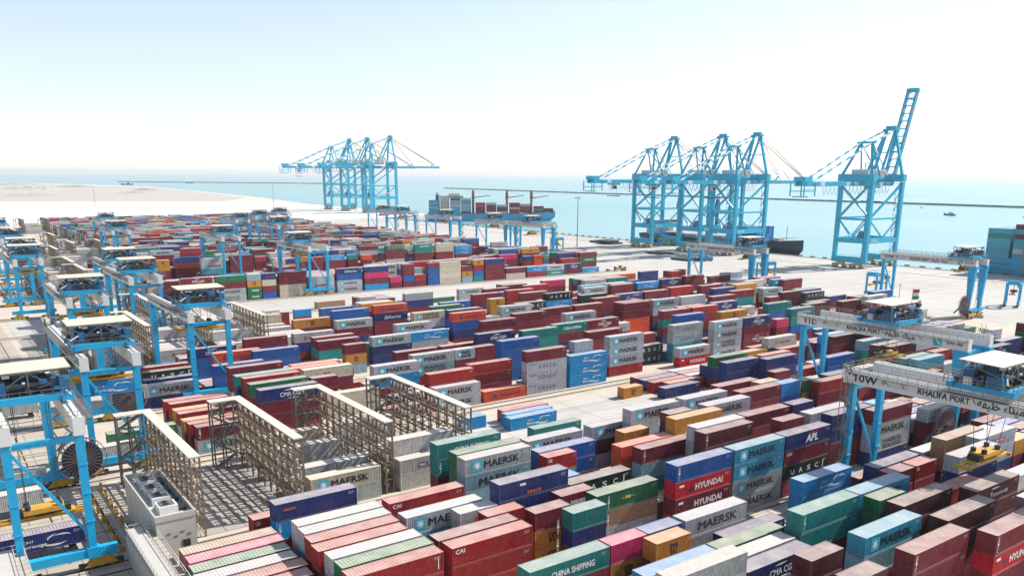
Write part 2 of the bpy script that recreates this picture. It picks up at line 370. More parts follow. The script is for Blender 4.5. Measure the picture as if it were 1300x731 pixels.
def container(cen, L, c, lg, label=None, parts=False, group='containers stacked on the terminal yard', turn=None):
    color = tint(c, rnd); turn = (rnd.random() < .3) if turn is None else turn; rz = math.pi if turn else 0
    if not parts:
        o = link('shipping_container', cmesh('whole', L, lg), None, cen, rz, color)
        return tag(o, label, 'container', group)
    o = empty('shipping_container', cen, rz); tag(o, label, 'container', group)
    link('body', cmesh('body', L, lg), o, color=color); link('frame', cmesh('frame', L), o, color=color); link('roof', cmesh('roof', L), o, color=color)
    for a, b in (('doorl', 'barl'), ('doorr', 'barr')):
        d = link('door', cmesh(a, L), o, color=color); link('locking_bar', cmesh(b, L), d, color=tuple(x*.8+.03 for x in color[:3])+(1,))
    return o
RP, VP, V0, TH, GZ = 2.86, 39.05, -158.6, 2.7, .1
CK = 'mrRkgwsnbctedoypluz'; LK = '-MKXCHABULYSFVGPZDEOIvWTha'
far = MB(); far_c = []
def far_box(u, v1, z, L, c, lg='-'):
    b = tint(c, rnd); far.box(u, u+L, -v1, -v1+CW, z, z+CH); far_c.extend([b]*24)
    if lg != '-':                                        # its lettering, on the wall that faces the lane
        t = MB(); g_logo(t, L, lg); k = len(t.f)//2; T = Matrix.Translation((u+L/2, -v1+CW/2, z)); n0 = len(t.v)
        far.add(t.v, t.f, 0, T)
        for q, f in enumerate(t.f):
            far.m[-len(t.f)+q] = t.m[q]; far_c.extend([(1,1,1,1)]*len(f))
def load_containers():
    for ln in STACKS.strip().split('\n'):
        a = [int(x) for x in ln.split()]; m, r, u10, L = a[:4]; ts = a[4:]; u = u10/10; L = 12.19 if L == 4 else 6.06; n = len(ts)
        v1 = V0+VP*m-RP*r
        for i, t in enumerate(ts):
            z = GZ+TH*(n-1-i); q = LABELS.get((m, r, u10, i)); c, lg = CK[t//30], LK[t % 30]
            if q: container(W(u+L/2, v1-CW/2, z), L, c, lg, q[1], q[0])
            else: far_box(u, v1, z, L, c, lg)
def finish_far():
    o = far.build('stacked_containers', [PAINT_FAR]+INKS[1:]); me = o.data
    a = me.color_attributes.new('col', 'FLOAT_COLOR', 'CORNER'); fl = []
    for c in far_c: fl.extend(c)
    a.data.foreach_set('color', fl)
    tag(o, 'distant and hidden containers stacked across the terminal yard', 'containers', kind='stuff')

STACKS = '''
0 10 697 4 399 390 0
-3 10 2961 4 210 210
0 7 397 4 30 0
3 8 1323 4 540 540 0 0
2 5 223 4 150 0
2 1 743 4 352 540 120
0 1 1349 2 120 300 0 0
-1 6 2608 4 420 420 120 0
3 2 1002 4 90 90 0 0
2 0 1128 4 226 20 368 0
-1 5 585 4 399 240 240
2 3 615 4 228 210 210 0
2 2 355 4 150 480 0
2 7 1063 2 111 210 0 0
3 5 1147 4 30 0 0
3 3 871 4 511 480 0 0
2 6 358 4 150 480 0
3 9 700 2 433 21 210
0 1 1877 4 121 121 123 121
-6 0 2716 4 450 0 0
2 10 1664 4 210 0 0
-1 0 1613 4 121 420 0 0
1 6 1426 4 210
-1 4 1744 4 0 0 0 210
0 9 682 4 399 0 0
-1 8 2473 4 0 0 120 0
-2 1 1042 4 121 0 210
-7 1 2062 2 390 0 0
-7 10 2840 4 277 277 0
-3 10 1037 2 120
0 9 1464 4 311 0 210 0
-2 0 1596 2 433 420 240 0
-2 4 938 4 433 0 210
0 5 2038 4 433 0 0 210
-3 8 1710 4 330
-1 7 417 4 30 0
-1 8 549 4 216 240 240
3 9 1180 4 210 210 0
1 8 1445 4 30
2 10 634 4 311 321 0 0
-3 2 1508 4 120 210 0
2 3 221 4 30 0
-2 5 1769 4 30 30 0 210
-1 1 1325 4 0 0 0 210
-1 10 1915 4 360 0 210 210
-1 4 1138 4 277 120 210
3 6 735 4 150 210 0
-1 0 2591 2 0 0 210
0 9 1899 4 0 300 0 210
2 10 1984 4 300 0 0
-2 6 1502 4 252 210 0
2 1 484 4 0 0 0
-1 0 545 4 240 240 0
-9 5 741 4 121 0
2 9 2417 4 210 210 0
-8 10 1248 4 39 0 210 0
-1 2 906 2 0 433 480
3 9 832 4 210 0
-2 2 1770 4 0 0 30 210
2 6 225 4 330 0
2 10 337 2 50 0
3 10 651 2 450 433 210
3 7 752 4 330 330 0
-3 0 2029 4 30 30 0
1 2 1687 2 0 0
3 5 606 4 150 150 0 0
2 7 228 4 450 30
2 1 355 4 330 330 0
-1 4 1611 4 0 0 0 210
-7 2 1781 2 30 0 0
0 8 1177 2 0 0 0
-2 7 2188 4 121 120 0
-5 0 1208 2 234 180 0 240
3 4 1001 4 90 90 0 0
0 4 528 4 30 0 0 0
1 10 1883 4 30 0
-5 0 1283 4 0 0 180 180
-5 0 1819 2 450 0
2 10 956 4 121 90 150
-2 3 1199 4 399 222 0 0
1 3 1947 4 240 240
2 2 1274 4 120 120 0 0
3 5 731 4 216 210 0
0 2 1050 4 30 0 0
2 7 1162 4 121 120 0 0
-5 0 1143 2 480 433 344 344
0 2 2201 2 450 0 210
3 10 714 2 240 210 0
-5 0 2997 4 277
-1 8 2171 4 0 210 120 0
0 0 1707 4 121 65
2 10 812 4 121 0 0
3 0 1006 4 21 65 0 0
0 0 1177 4 0 124 124 124
-7 4 1351 4 0 0 0 0
-1 2 2748 4 90 90 0
2 7 788 2 50 300 300
2 9 1995 4 510 0 0
1 1 2079 4 90 0 0
-8 0 2137 4 277 0 240
0 4 393 4 30 120
2 9 359 4 229 291 0
-1 6 2775 4 121 120 0
0 8 1332 4 300 300 300 0
2 9 1865 4 30 0
2 2 1193 2 0 0 0 0
3 1 876 4 21 0 0 0
-1 0 2962 4 210 0
1 8 1347 2 433
0 0 1312 4 277 277 277
-5 0 2485 4 0 180
-2 2 1044 4 240 0 0 210
-3 3 2192 4 450 0 0
-1 5 867 4 0 300 0
-3 2 988 2 0 30
2 4 1168 4 0 0 0 0
2 4 353 4 50 30 0
-11 6 752 4 120 0
2 9 1590 4 30 0 0
2 8 228 4 540 30
0 10 1107 4 0 0 0
3 6 869 4 321 300 0 0
0 9 1203 4 216 210 0 0
0 0 521 4 216 0 0 30
-5 0 1415 4 120 121 121
1 5 1646 2 0 0
2 8 792 4 240 240 0
-1 4 1014 4 121 210 210
2 4 1041 4 150 150 0 0
0 3 1604 4 368 368
-7 8 2316 4 338 0 0 120
0 5 392 4 420 0
-7 4 1731 2 420 0 0
0 0 1052 4 399
-1 2 2451 4 0 300 300 210
-1 0 2276 4 0 300 0 210
0 5 521 4 300 210 210 0
1 6 2092 4 90 0 0
-5 0 2285 2 433 30 240 300
2 2 576 2 30 0 0
2 4 485 4 121 510 0
2 0 352 4 55 30 0
3 8 1174 2 0 0 0
0 6 2723 4 90 0 0
-7 3 2002 2 300 0 0
0 9 2031 4 30 30 0 210
-1 0 386 4 121 210
-5 2 1824 2 122 122 120 120
2 5 356 4 150 510 0
3 3 1132 4 113 90 0 0
2 0 1386 4 0 122 123 210
3 7 627 4 270 210 0
-2 1 1313 4 183 120 210
2 10 1793 4 121 0 0
-1 2 1907 4 0 0 390 390
-5 9 2858 2 390 390 0
-7 8 2513 4 311 300 0 0
0 10 973 4 0 0 210
-7 10 2170 4 0 120 0 0
3 8 1240 2 50 0 0
2 1 634 2 0 433 433
2 0 486 4 50 30 30
2 0 873 4 261 65 5 60
1 7 1819 4 30 0
-2 7 2482 4 277 0 0
0 2 522 4 330 0 120 210
-1 7 1329 4 399 240 210 0
-5 0 1014 4 330 0 121 123
2 8 982 2 420 210 0
-1 7 877 4 0 300 0
0 8 703 4 197 0 0
-1 9 1611 4 368 120 0 210
3 10 782 4 122 120 0
-5 0 2871 4 216 0
2 10 1293 4 0 0 0 0
-5 6 847 2 0 0 210
1 3 2103 4 480 300 0
1 8 1936 4 0 0
0 8 1114 2 123 0 0
0 0 919 4 121 121
2 8 1294 4 0 0 0 0
1 9 1917 4 160 360 0
2 7 632 4 121 482 480 0
-1 5 416 4 368 120
-1 7 1902 4 0 0 210 210
2 3 350 4 30 0 0
-1 2 2045 4 121 120 0 210
-2 0 1839 4 368 277 0 210
-2 7 2338 4 0 0 0
-2 8 2366 4 0 0 0
2 6 922 4 390 399 0
0 2 387 4 420 30
3 6 994 4 511 510 0 0
-1 3 1906 4 0 0 0 30
2 0 1002 4 511 511 121 121
-5 9 2785 2 210 0 0
-4 0 1288 4 540
3 7 1376 4 135 121 210 0
-5 0 2621 4 277 39
1 7 1469 4 35
1 7 984 4 277
0 10 2319 2 120 0 0
2 2 702 2 14 0 330
-1 9 1164 4 121 120 210
1 8 994 4 30
2 4 226 4 30 0
2 5 943 4 21 480 300
2 8 1418 2 270 240 0 0
2 6 1049 4 420 420 0 0
2 4 1301 2 210 210 0 0
-1 4 679 4 240 240 210
-7 8 2662 4 180 180 0 0
-1 2 2182 4 120 120 0 210
0 2 1737 4 124 124 511 300
1 0 2095 4 90 0 0
-3 3 1081 2 270 30
3 10 1033 4 277 270 210
-3 8 1857 4 121 120
2 9 1162 4 121 120 0 0
2 3 1029 4 111 90 0 0
0 4 1469 4 0 0 210 0
0 1 2009 4 216 0 6 0
2 3 741 4 368 360 0
3 10 526 4 311 0 0
0 1 920 4 30 0 0
-5 0 1552 4 222 240 121 121
0 1 1470 4 121 121 121 30
-1 10 853 4 160 210 0
-1 3 1479 4 0 0 0 210
-2 10 1837 4 240 240 0
-1 8 1531 4 121 120 0 0
-7 9 1533 2 450 0 0
0 5 688 2 0 0 0
2 8 635 4 330 330 0 0
-2 10 1713 4 0 0 210
0 5 1200 4 240 240 240 240
0 10 1998 4 30 30 0 210
-1 5 2446 4 210 210 120 0
0 10 1723 2 124 0 0
-5 0 2218 2 0 433 480
-1 8 2037 4 217 0 0 210
2 6 490 4 50 0 0
-2 10 1100 4 240 240 210
0 10 1648 2 0 0 0
0 8 393 4 30 0
1 3 1690 4 210 210 540
-5 0 2354 4 210 0 0 0
0 0 396 4 21 121
0 8 989 4 121 483 0
0 6 853 4 121 270 0
0 8 2615 4 90 0 0
2 0 676 2 321 231 0
3 1 760 2 90 90 0 0
2 9 1025 4 121 120 210 0
-6 2 3070 2 338 240
3 6 1256 4 121 210 0 0
-7 3 1863 4 277 0 0
0 6 2302 4 300 240 0 210
-2 4 1429 4 330 330 0
2 3 551 2 167 120 0
-7 5 1080 4 240 399 0 0
-1 0 2811 4 368 360 0
-1 9 2334 4 30 30 120 0
-1 10 712 4 0 210 210
-2 9 2833 4 0 0 0
-8 8 1073 4 121 0 0 0
3 3 766 2 90 90 0 0
-2 8 2658 4 216 0 0
-5 0 876 4 6 240 240 0
1 9 1792 4 420 540
-1 2 400 4 210 0
2 9 1385 2 540 540 0 0
-1 9 1349 4 210 240 210 0
3 5 994 2 330 330 210 0
0 9 1588 4 6 30 0 0
2 8 1935 4 0 0
-5 0 1688 4 210 450 0 270
-7 1 1180 4 135 121 510 0
0 8 533 4 0 0 150 210
2 2 801 4 540
-5 0 2023 2 0 240 240 240
0 10 2163 4 216 0 0 210
-5 0 2747 4 121 311
2 8 2291 4 216 210 0
1 6 973 4 277
1 8 888 2 270
1 4 1574 4 210 210 0
0 7 2549 4 90 90 0
-7 2 975 2 433 420 0 0
0 1 390 4 30 0
-5 0 2088 4 180 180 180 180
-5 0 1888 2 0 0 240 0
2 4 723 2 240 240 0
-8 1 3051 4 0 0
0 3 700 4 180 180
0 2 2272 4 311 300 240 0
1 3 970 4 300
2 1 1298 4 210 210 0 0
0 6 1871 4 240 0 0 210
-5 0 1951 2 30 0
2 10 2489 4 210 0
-1 8 1406 4 120 0 0
1 6 1598 4 330 210 0
1 3 469 4 174
1 2 469 4 174 150
1 0 464 4 181 150
1 1 622 4 150 150 150
1 0 622 4 165 150
1 2 622 4 150 150
1 3 622 4 150 150
1 5 622 4 150
1 6 469 4 150 150
1 9 469 4 180 180
1 9 622 4 150 120
-2 0 349 4 165 120 150
-2 1 349 4 150 150
-2 2 349 4 150 150
-2 3 349 4 150 150
-2 5 349 4 180 150 120
-2 6 349 4 150 150 150
-2 7 349 4 150 180
-2 8 349 4 150 150
-2 9 349 4 150 150 150
-2 0 509 4 174 150
-2 1 509 4 150 180
-2 2 509 4 150 150
-2 3 509 4 165 150
-2 5 509 4 150 120
-2 6 509 4 150 150 150
-2 7 509 4 174 120 150
-2 9 509 4 150 150
-2 0 669 4 204 150
-2 1 669 4 120 120
-2 2 669 4 150 150 150
-2 4 669 4 150 120
-2 5 669 4 135 150
-2 6 669 4 150 150 150
-2 7 669 4 144 150 150
-2 9 669 4 150 150 150
-2 0 829 4 150 120
-2 1 829 4 150 150
-2 2 829 4 151 150
-2 3 829 4 150 180
-2 6 829 4 165 150
-2 8 829 4 165 150
-2 9 829 4 180 150 150
-3 0 459 4 151 150 180
-3 1 459 4 165 150 150
-3 2 459 4 150 150 150
-3 3 459 4 150
-3 4 459 4 150 150 150
-3 5 459 4 150
-3 6 459 4 150 150
-3 7 459 4 180
-3 8 459 4 165 180
-3 9 459 4 180 150
-3 0 619 4 120 120 150
-3 1 619 4 135 150 150
-3 2 619 4 150
-3 4 619 4 174 120 150
-3 5 619 4 180 150 180
-3 7 619 4 150
-3 8 619 4 150
-3 9 619 4 150
-6 3 459 4 180
-6 4 459 4 150 150
-6 5 459 4 150 150 120
-6 7 459 4 150 120
-6 8 459 4 150 150 150
-6 9 459 4 150
-6 0 609 4 150 150
-6 1 609 4 150 150 180
-6 4 609 4 150
-6 5 609 4 150 150 150
-6 7 609 4 150
-6 8 609 4 150 150
-6 0 769 4 135
-6 1 769 4 174 150 150
-6 4 769 4 150 150 150
-6 5 769 4 150
-6 6 769 4 150
-6 7 769 4 150 150
-7 0 459 4 150 150
-7 1 459 4 204 150 120
-7 2 459 4 150 150 150
-7 3 459 4 150
-7 4 459 4 150 150
-7 5 459 4 150
-7 6 459 4 150 150 150
-7 7 459 4 120 150
-7 9 459 4 150 180 180
-7 0 619 4 150 150
-7 1 619 4 150
-7 2 619 4 150 120 150
-7 3 619 4 180 150 180
-7 5 619 4 150
-7 6 619 4 150 120
-9 0 499 4 150
-9 1 499 4 180
-9 2 499 4 150 120 180
-9 3 499 4 120
-9 4 499 4 180 150 120
-9 5 499 4 180
-9 7 499 4 120 180 150
-9 9 499 4 150 150
-9 1 659 4 150 150 120
-9 2 659 4 150 150 150
-9 6 659 4 174 180 120
-9 7 659 4 150
-9 8 659 4 150
-9 9 659 4 120
-10 0 639 4 120
-10 1 639 4 174 150 180
-10 3 639 4 150
-10 4 639 4 150
-10 5 639 4 150 150
-10 7 639 4 165 180 150
-10 8 639 4 150 150 150
-10 9 639 4 150 150
-10 1 799 4 180
-10 3 799 4 150 120 150
-10 5 799 4 150 120 150
-10 6 799 4 150 120 150
-10 7 799 4 180
-10 8 799 4 150 150 150
-10 0 959 4 150 150
-10 1 959 4 180 150 150
-10 2 959 4 120 120
-10 4 959 4 150
-10 5 959 4 150
-10 6 959 4 150 150 150
-10 7 959 4 150 150 180
-10 8 959 4 150 150 150
-12 0 619 4 150 150
-12 1 619 4 180 150
-12 2 619 4 150 180
-12 3 619 4 165 150 150
-12 5 619 4 150
-12 6 619 4 150
-12 7 619 4 150 150 120
-12 8 619 4 180 150 180
-12 9 619 4 150 150 150
-12 0 799 4 151 180
-12 1 799 4 174 120 180
-12 2 799 4 150 150
-12 4 799 4 120
-12 5 799 4 150 150 150
-12 7 799 4 150
-12 9 799 4 150 150
-18 0 859 4 181 150 150
-18 1 859 4 150 150 150
-18 2 859 4 150
-18 8 859 4 150 150 150
-18 0 1059 4 150 150
-18 1 1059 4 150 150 150
-18 2 1059 4 150
-18 4 1059 4 150
-18 5 1059 4 180
-18 6 1059 4 120 120 150
-18 7 1059 4 150 150 150
-18 9 1059 4 180 150 150
-18 0 1259 4 150 150
-18 2 1259 4 150 150
-18 3 1259 4 150 150
-18 4 1259 4 150 150 150
-18 5 1259 4 150
-18 6 1259 4 150 150
-18 7 1259 4 150
-18 8 1259 4 150 120 150
3 0 532 4 120 0 0
3 0 662 4 210 210 300
3 0 792 4 0 240
3 0 922 2 300
3 0 1182 4 330
3 0 1312 4 420 120 150
3 0 1442 4 0 150
3 0 1572 4 300 0 0
3 0 1702 4 0 210 210
3 0 1832 4 330 270 0
3 0 1962 4 30 30
3 0 2092 4 390
3 0 2222 4 0
3 0 2352 4 30
3 0 2482 4 300 0 210
3 0 2612 4 270 420
3 0 2742 4 300
3 0 2872 4 120 510 0
3 1 532 4 0 0 270
3 1 662 2 30
3 1 1182 4 240 480
3 1 1312 4 0 120
3 1 1442 4 420 300
3 1 1572 4 240
3 1 1702 4 0 330 90
3 1 1832 4 210 0
3 1 1962 4 240 120 240
3 1 2092 4 0 300 30
3 1 2222 4 30
3 1 2352 4 390 0 0
3 1 2482 4 30 210 510
3 1 2612 4 0 0 0
3 1 2742 4 240 300 300
3 1 2872 4 330 0 0
3 2 532 4 0 150 330
3 2 662 4 120
3 2 792 4 120
3 2 922 2 0
3 2 1182 4 0 210
3 2 1312 4 240
3 2 1442 4 120 300
3 2 1572 4 510
3 2 1702 4 0
3 2 1832 4 150
3 2 1962 4 0 210 30
3 2 2092 4 0 240 120
3 2 2222 4 210 210 210
3 2 2352 4 120 150
3 2 2482 4 240 420 0
3 2 2612 4 0 0
3 2 2742 4 300 90 210
3 2 2872 4 30
3 3 532 4 120
3 3 662 2 120 480
3 3 1052 2 510
3 3 1312 4 121 120
3 3 1442 4 0 330 510
3 3 1572 4 0 120 330
3 3 1702 4 120 30
3 3 1832 4 0 0
3 3 1962 4 180
3 3 2092 4 0 0
3 3 2222 4 0 510 150
3 3 2352 4 120 330 0
3 3 2482 4 0 120 180
3 3 2612 4 330
3 3 2742 4 0 0 180
3 3 2872 4 0
3 4 532 4 0 0
3 4 662 4 210
3 4 792 4 180
3 4 922 2 270 120
3 4 1182 4 0 210
3 4 1312 4 120 0 90
3 4 1442 4 510 0 0
3 4 1572 4 300
3 4 1702 4 420 330 0
3 4 1832 4 0 0 120
3 4 1962 4 240 210
3 4 2092 4 0 30
3 4 2222 4 30 390 300
3 4 2352 4 120
3 4 2482 4 120 30 0
3 4 2612 4 120 390 210
3 4 2742 4 180 120
3 4 2872 4 0
3 5 532 2 0 510 30
3 5 1312 4 0
3 5 1442 4 120 0
3 5 1572 4 330 0 270
3 5 1702 4 300 120 180
3 5 1832 4 0 120
3 5 1962 4 420 0 90
3 5 2092 4 0 120 120
3 5 2222 4 510 240 120
3 5 2352 4 120 90 0
3 5 2482 4 0 120 0
3 5 2612 4 120 0
3 5 2742 4 180 0 180
3 5 2872 4 120 120 30
3 6 532 4 120 510 0
3 6 662 2 120 0 210
3 6 1182 2 300
3 6 1442 4 210
3 6 1572 4 120 0 0
3 6 1702 4 210 120 30
3 6 1832 4 0 120 0
3 6 1962 4 0 120 0
3 6 2092 4 0 90 480
3 6 2222 4 420 0 0
3 6 2352 4 120 120 510
3 6 2482 4 120
3 6 2612 4 0 0 0
3 6 2742 4 0
3 6 2872 4 300 30
3 7 502 4 150 240
3 7 922 4 0 180 120
3 7 1052 4 480 90
3 7 1182 4 210
3 7 1312 2 480 420
3 7 1504 2 420 0 240
3 7 1572 4 240 210 30
3 7 1702 4 90 120 30
3 7 1832 4 120 30 0
3 7 1962 4 300 120 300
3 7 2092 4 0 0
3 7 2222 4 0 0 300
3 7 2352 4 30 240 0
3 7 2482 4 300 300
3 7 2612 4 120 0 150
3 7 2742 4 0
3 7 2872 4 330 0 0
3 8 532 4 120 300
3 8 662 4 0 420
3 8 792 4 0 0
3 8 922 4 210
3 8 1457 4 90 120 300
3 8 1587 4 6 300 0
3 8 1717 4 120 150 120
3 8 1847 4 30
3 8 1977 4 120
3 8 2107 4 0
3 8 2237 4 480
3 8 2367 4 120
3 8 2497 4 0 510 120
3 8 2627 4 0 0 420
3 8 2757 4 0
3 8 2887 4 210 270
3 9 532 4 330
3 9 984 2 120
3 9 1052 4 0
3 9 1312 4 121 30 120
3 9 1442 4 121 30 240
3 9 1572 4 240 30 330
3 9 1702 4 300
3 9 1832 4 0 120 0
3 9 1962 4 210
3 9 2092 4 120 180 300
3 9 2222 4 210 30 240
3 9 2352 4 0 120 240
3 9 2482 4 390
3 9 2612 4 300 270 480
3 9 2742 4 510
3 9 2872 4 150 0 0
3 10 907 4 210
3 10 1182 4 6 300
3 10 1312 4 0 120
3 10 1442 4 0
3 10 1572 4 0 30 0
3 10 1702 4 120 0 0
3 10 1832 4 120 0 0
3 10 1962 4 0 180
3 10 2092 4 240 30
3 10 2222 4 240
3 10 2352 4 0 300 30
3 10 2482 4 0 0 120
3 10 2612 4 270 0 210
3 10 2742 4 120 30
3 10 2872 4 0 90 120
2 0 272 2 210 120
2 0 1572 4 123 0 0
2 0 1702 4 121 399 90 480
2 0 1832 4 180 0 150
2 0 1962 4 120 433 270 120
2 0 2092 4 300 210 150
2 0 2222 4 0 120 0
2 0 2352 4 270 300 120
2 0 2482 4 390 120
2 0 2612 4 240 0
2 0 2742 4 420 0 240
2 0 2872 4 0 120 0 300
2 1 272 2 300 120
2 1 922 4 480 300 0
2 1 1052 4 420 0 330
2 1 1182 2 240 0 0
2 1 1442 4 210 480
2 1 1572 4 121 90
2 1 1702 4 240 120 120
2 1 1832 4 330 30 0
2 1 1962 4 480 0
2 1 2092 4 0 300 0 120
2 1 2222 4 510 0 300
2 1 2352 4 270 300
2 1 2482 4 120 0 0
2 1 2612 4 0 90 480
2 1 2742 4 120 120 240
2 1 2872 4 240 330 210 330
2 2 272 2 0 210
2 2 937 4 0 210
2 2 1067 4 510 510
2 2 1442 4 300 0 0
2 2 1572 4 240 210
2 2 1702 4 210 30
2 2 1832 4 0 0
2 2 1962 4 330 240
2 2 2092 4 0 0 300
2 2 2222 4 210 0
2 2 2352 4 0 180 0
2 2 2482 4 0 120 0
2 2 2612 4 0 30 0
2 2 2742 4 330 0 330 210
2 2 2872 4 0 300
2 3 1182 4 0 300
2 3 1312 4 0 0 120
2 3 1442 4 270 120 180
2 3 1572 4 0 0
2 3 1702 4 0 240
2 3 1832 4 511 270 330
2 3 1962 4 300 210
2 3 2092 4 120 240
2 3 2222 4 0 120 270
2 3 2352 4 0 30
2 3 2482 4 180 0 120 30
2 3 2612 4 240 30
2 3 2742 4 0 330 240 210
2 3 2872 4 0 240 0
2 4 792 4 210
2 4 1374 2 120 0 120
2 4 1442 4 150 150
2 4 1572 4 180 0
2 4 1702 4 120
2 4 1832 4 270
2 4 1962 4 0
2 4 2092 4 210
2 4 2222 4 240 0
2 4 2352 4 240 240 120 480
2 4 2482 4 0 210
2 4 2612 4 120 240
2 4 2742 4 0 0 0
2 4 2872 4 330 510
2 5 532 4 180 120
2 5 662 4 180 120 0
2 5 792 4 210
2 5 1067 4 120 120 0
2 5 1197 4 180 210
2 5 1327 4 0 0
2 5 1457 4 0 300
2 5 1587 4 510
2 5 1717 4 240
2 5 1847 4 300
2 5 1977 4 240
2 5 2107 4 240
2 5 2237 4 120
2 5 2367 4 240 510
2 5 2497 4 120 300 30 120
2 5 2627 4 120 210 30 120
2 5 2757 4 210 120 0
2 5 2887 4 0 120 0
2 6 662 4 300
2 6 792 4 240
2 6 1182 4 0 270
2 6 1312 4 210 120 270
2 6 1442 4 0 0
2 6 1572 4 0
2 6 1702 4 0
2 6 2352 4 210
2 6 2482 4 0 210 0
2 6 2612 4 390 240 240
2 6 2742 4 0 30 240
2 6 2872 4 30 0 120
2 7 402 4 0 0
2 7 532 2 210 0
2 7 922 4 180
2 7 1312 4 120 0
2 7 1442 4 300
2 7 1572 4 150
2 7 2482 4 330 180 0
2 7 2612 4 0 30 210
2 7 2742 4 420 120 210
2 7 2872 4 330 0 390 120
2 8 402 4 30 210
2 8 532 2 30 210
2 8 1052 4 240 420
2 8 1182 2 0 180 300
2 8 1504 2 0
2 8 2092 4 120
2 8 2612 4 0 120 300
2 8 2742 4 330 240
2 8 2872 4 420 0 150 210
2 9 272 2 120
2 9 532 4 0
2 9 662 4 120 0 0
2 9 792 4 0 30
2 9 1312 2 210 120 30
2 9 1457 4 330
2 9 2122 4 120 180
2 9 2252 4 240 0 0 30
2 9 2544 2 510
2 9 2612 4 30 0 120
2 9 2742 4 0 150
2 9 2872 4 210 0
2 10 272 2 0
2 10 402 4 420
2 10 532 2 120
2 10 1082 4 300 0 210
2 10 1442 4 120 300 120
2 10 1572 2 330 420 300
2 10 2122 4 30 0 0
2 10 2252 4 6 0 390
2 10 2414 2 120 120 0 0
2 10 2612 4 90 344 180 120
2 10 2742 4 90 120
2 10 2872 4 0 270 0 300
1 0 1702 4 210
1 0 1832 4 210
1 0 1962 4 480
1 0 2222 4 123 120 0 0
1 0 2352 4 124 330 330 210
1 0 2482 4 390 420
1 1 1702 4 0
1 1 1832 4 120
1 1 1962 2 120
1 1 2222 4 0 210
1 1 2352 4 240 330 120 0
1 1 2482 4 330 0 180
1 2 2222 4 0 300 0
1 2 2352 4 480 0 120
1 2 2482 4 180 180 150
1 3 2237 4 511 0 330 0
1 3 2367 4 0 210
1 3 2497 4 270 120 0
1 4 1702 4 300 0
1 4 1832 4 30
1 4 1962 4 0
1 4 2092 4 120
1 4 2222 4 0 0 150 210
1 4 2352 4 420 210 0
1 4 2482 4 120 0 120
1 5 1717 4 30 420
1 5 1962 4 120
1 5 2092 4 0
1 5 2222 4 0 0 0 0
1 5 2352 4 0 270 0 0
1 5 2482 4 0 210
1 6 1732 4 0
1 6 2222 4 0 120 150
1 6 2352 4 240 210
1 6 2482 4 121 30 0
1 7 1602 4 210 0
1 7 2092 4 270 240 480
1 7 2222 4 150 0 150
1 7 2352 4 390 150
1 7 2482 4 0 390 240
1 8 1572 4 121
1 8 1702 4 120
1 8 1832 2 0
1 8 2092 4 0 150
1 8 2222 4 0 0
1 8 2352 4 0 330 0 0
1 8 2482 4 121 330 0 210
1 9 1442 4 210
1 9 1572 4 0
1 9 1702 2 120 120
1 9 2092 4 90 120
1 9 2222 4 210 120 30
1 9 2352 4 210 270
1 9 2482 4 300 180 0
1 10 1442 4 0
1 10 1572 4 120
1 10 1702 4 0
1 10 2024 2 180 0
1 10 2092 4 0
1 10 2222 4 0 0
1 10 2352 4 270 0
1 10 2482 4 180 120
0 0 792 4 6
0 0 2092 4 330
0 0 2352 4 0
0 0 2482 4 0
0 0 2612 4 0 0 120
0 0 2742 4 90 210
0 0 2872 4 121 150
0 1 532 4 120 0 510
0 1 1182 4 480
0 1 2154 2 210
0 1 2482 4 0
0 1 2612 4 150
0 1 2742 4 30 270 240
0 1 2872 4 216 150 120
0 2 922 4 0
0 2 1312 4 120 120
0 2 1442 4 120 300
0 2 1862 4 0 330
0 2 1992 4 270 120 120
0 2 2414 2 240
0 2 2482 4 120
0 2 2612 4 0
0 2 2742 4 0 210
0 2 2872 4 0 330
0 3 532 4 420 300 120
0 3 854 2 210
0 3 922 4 121
0 3 1052 4 0 300
0 3 1312 4 0 240
0 3 1442 4 390 120
0 3 1732 4 240
0 3 1862 4 0
0 3 1992 4 0 0 30
0 3 2122 4 0 240
0 3 2252 4 330 0
0 3 2382 4 150
0 3 2742 4 123 0 330 420
0 3 2872 4 0 90
0 4 662 4 0
0 4 922 4 300
0 4 1052 4 300 420
0 4 1312 4 300 0
0 4 1602 4 0 330 0
0 4 1732 4 210
0 4 1862 4 120
0 4 1992 4 30 420
0 4 2122 4 90 0 0
0 4 2252 4 30 0
0 4 2382 4 0
0 4 2872 4 433 300 120
0 5 1052 4 120
0 5 1327 4 30 390
0 5 1457 4 300 0
0 5 1587 4 0 480
0 5 1717 4 0
0 5 1847 4 120
0 5 2222 4 300 120
0 5 2352 4 480 0
0 5 2872 4 240 120 240 0
0 6 532 4 300 120 240
0 6 662 4 240
0 6 1052 4 0
0 6 1182 4 0
0 6 1312 4 210 0
0 6 1442 4 0
0 6 1572 4 0 120
0 6 1702 4 0
0 6 2092 4 150 330 120
0 6 2222 2 210 180
0 6 2872 4 120 390
0 7 532 4 0
0 7 662 4 240
0 7 1052 4 90
0 7 1182 4 30
0 7 1312 4 30 300
0 7 1442 4 150
0 7 1572 4 390 0
0 7 1702 4 0
0 7 2092 4 0 0
0 7 2222 4 330 90
0 7 2352 4 210 0 210
0 7 2482 2 0 120
0 7 2742 4 210
0 7 2872 4 330 390 0
0 8 854 2 120
0 8 922 2 0 120
0 8 1244 2 30
0 8 1457 4 0
0 8 1587 4 330 120
0 8 1717 4 90
0 8 2222 4 330 390
0 8 2352 4 390 480 210
0 8 2482 4 510 270
0 8 2742 4 330
0 8 2872 4 0 0 210
0 9 532 4 0
0 9 807 4 30
0 9 937 4 210 0
0 9 1067 4 0 120
0 9 1327 4 420 0 210
0 9 1717 4 0
0 9 2154 2 120 0
0 9 2222 4 30 210
0 9 2352 4 390 210
0 9 2482 4 120 0
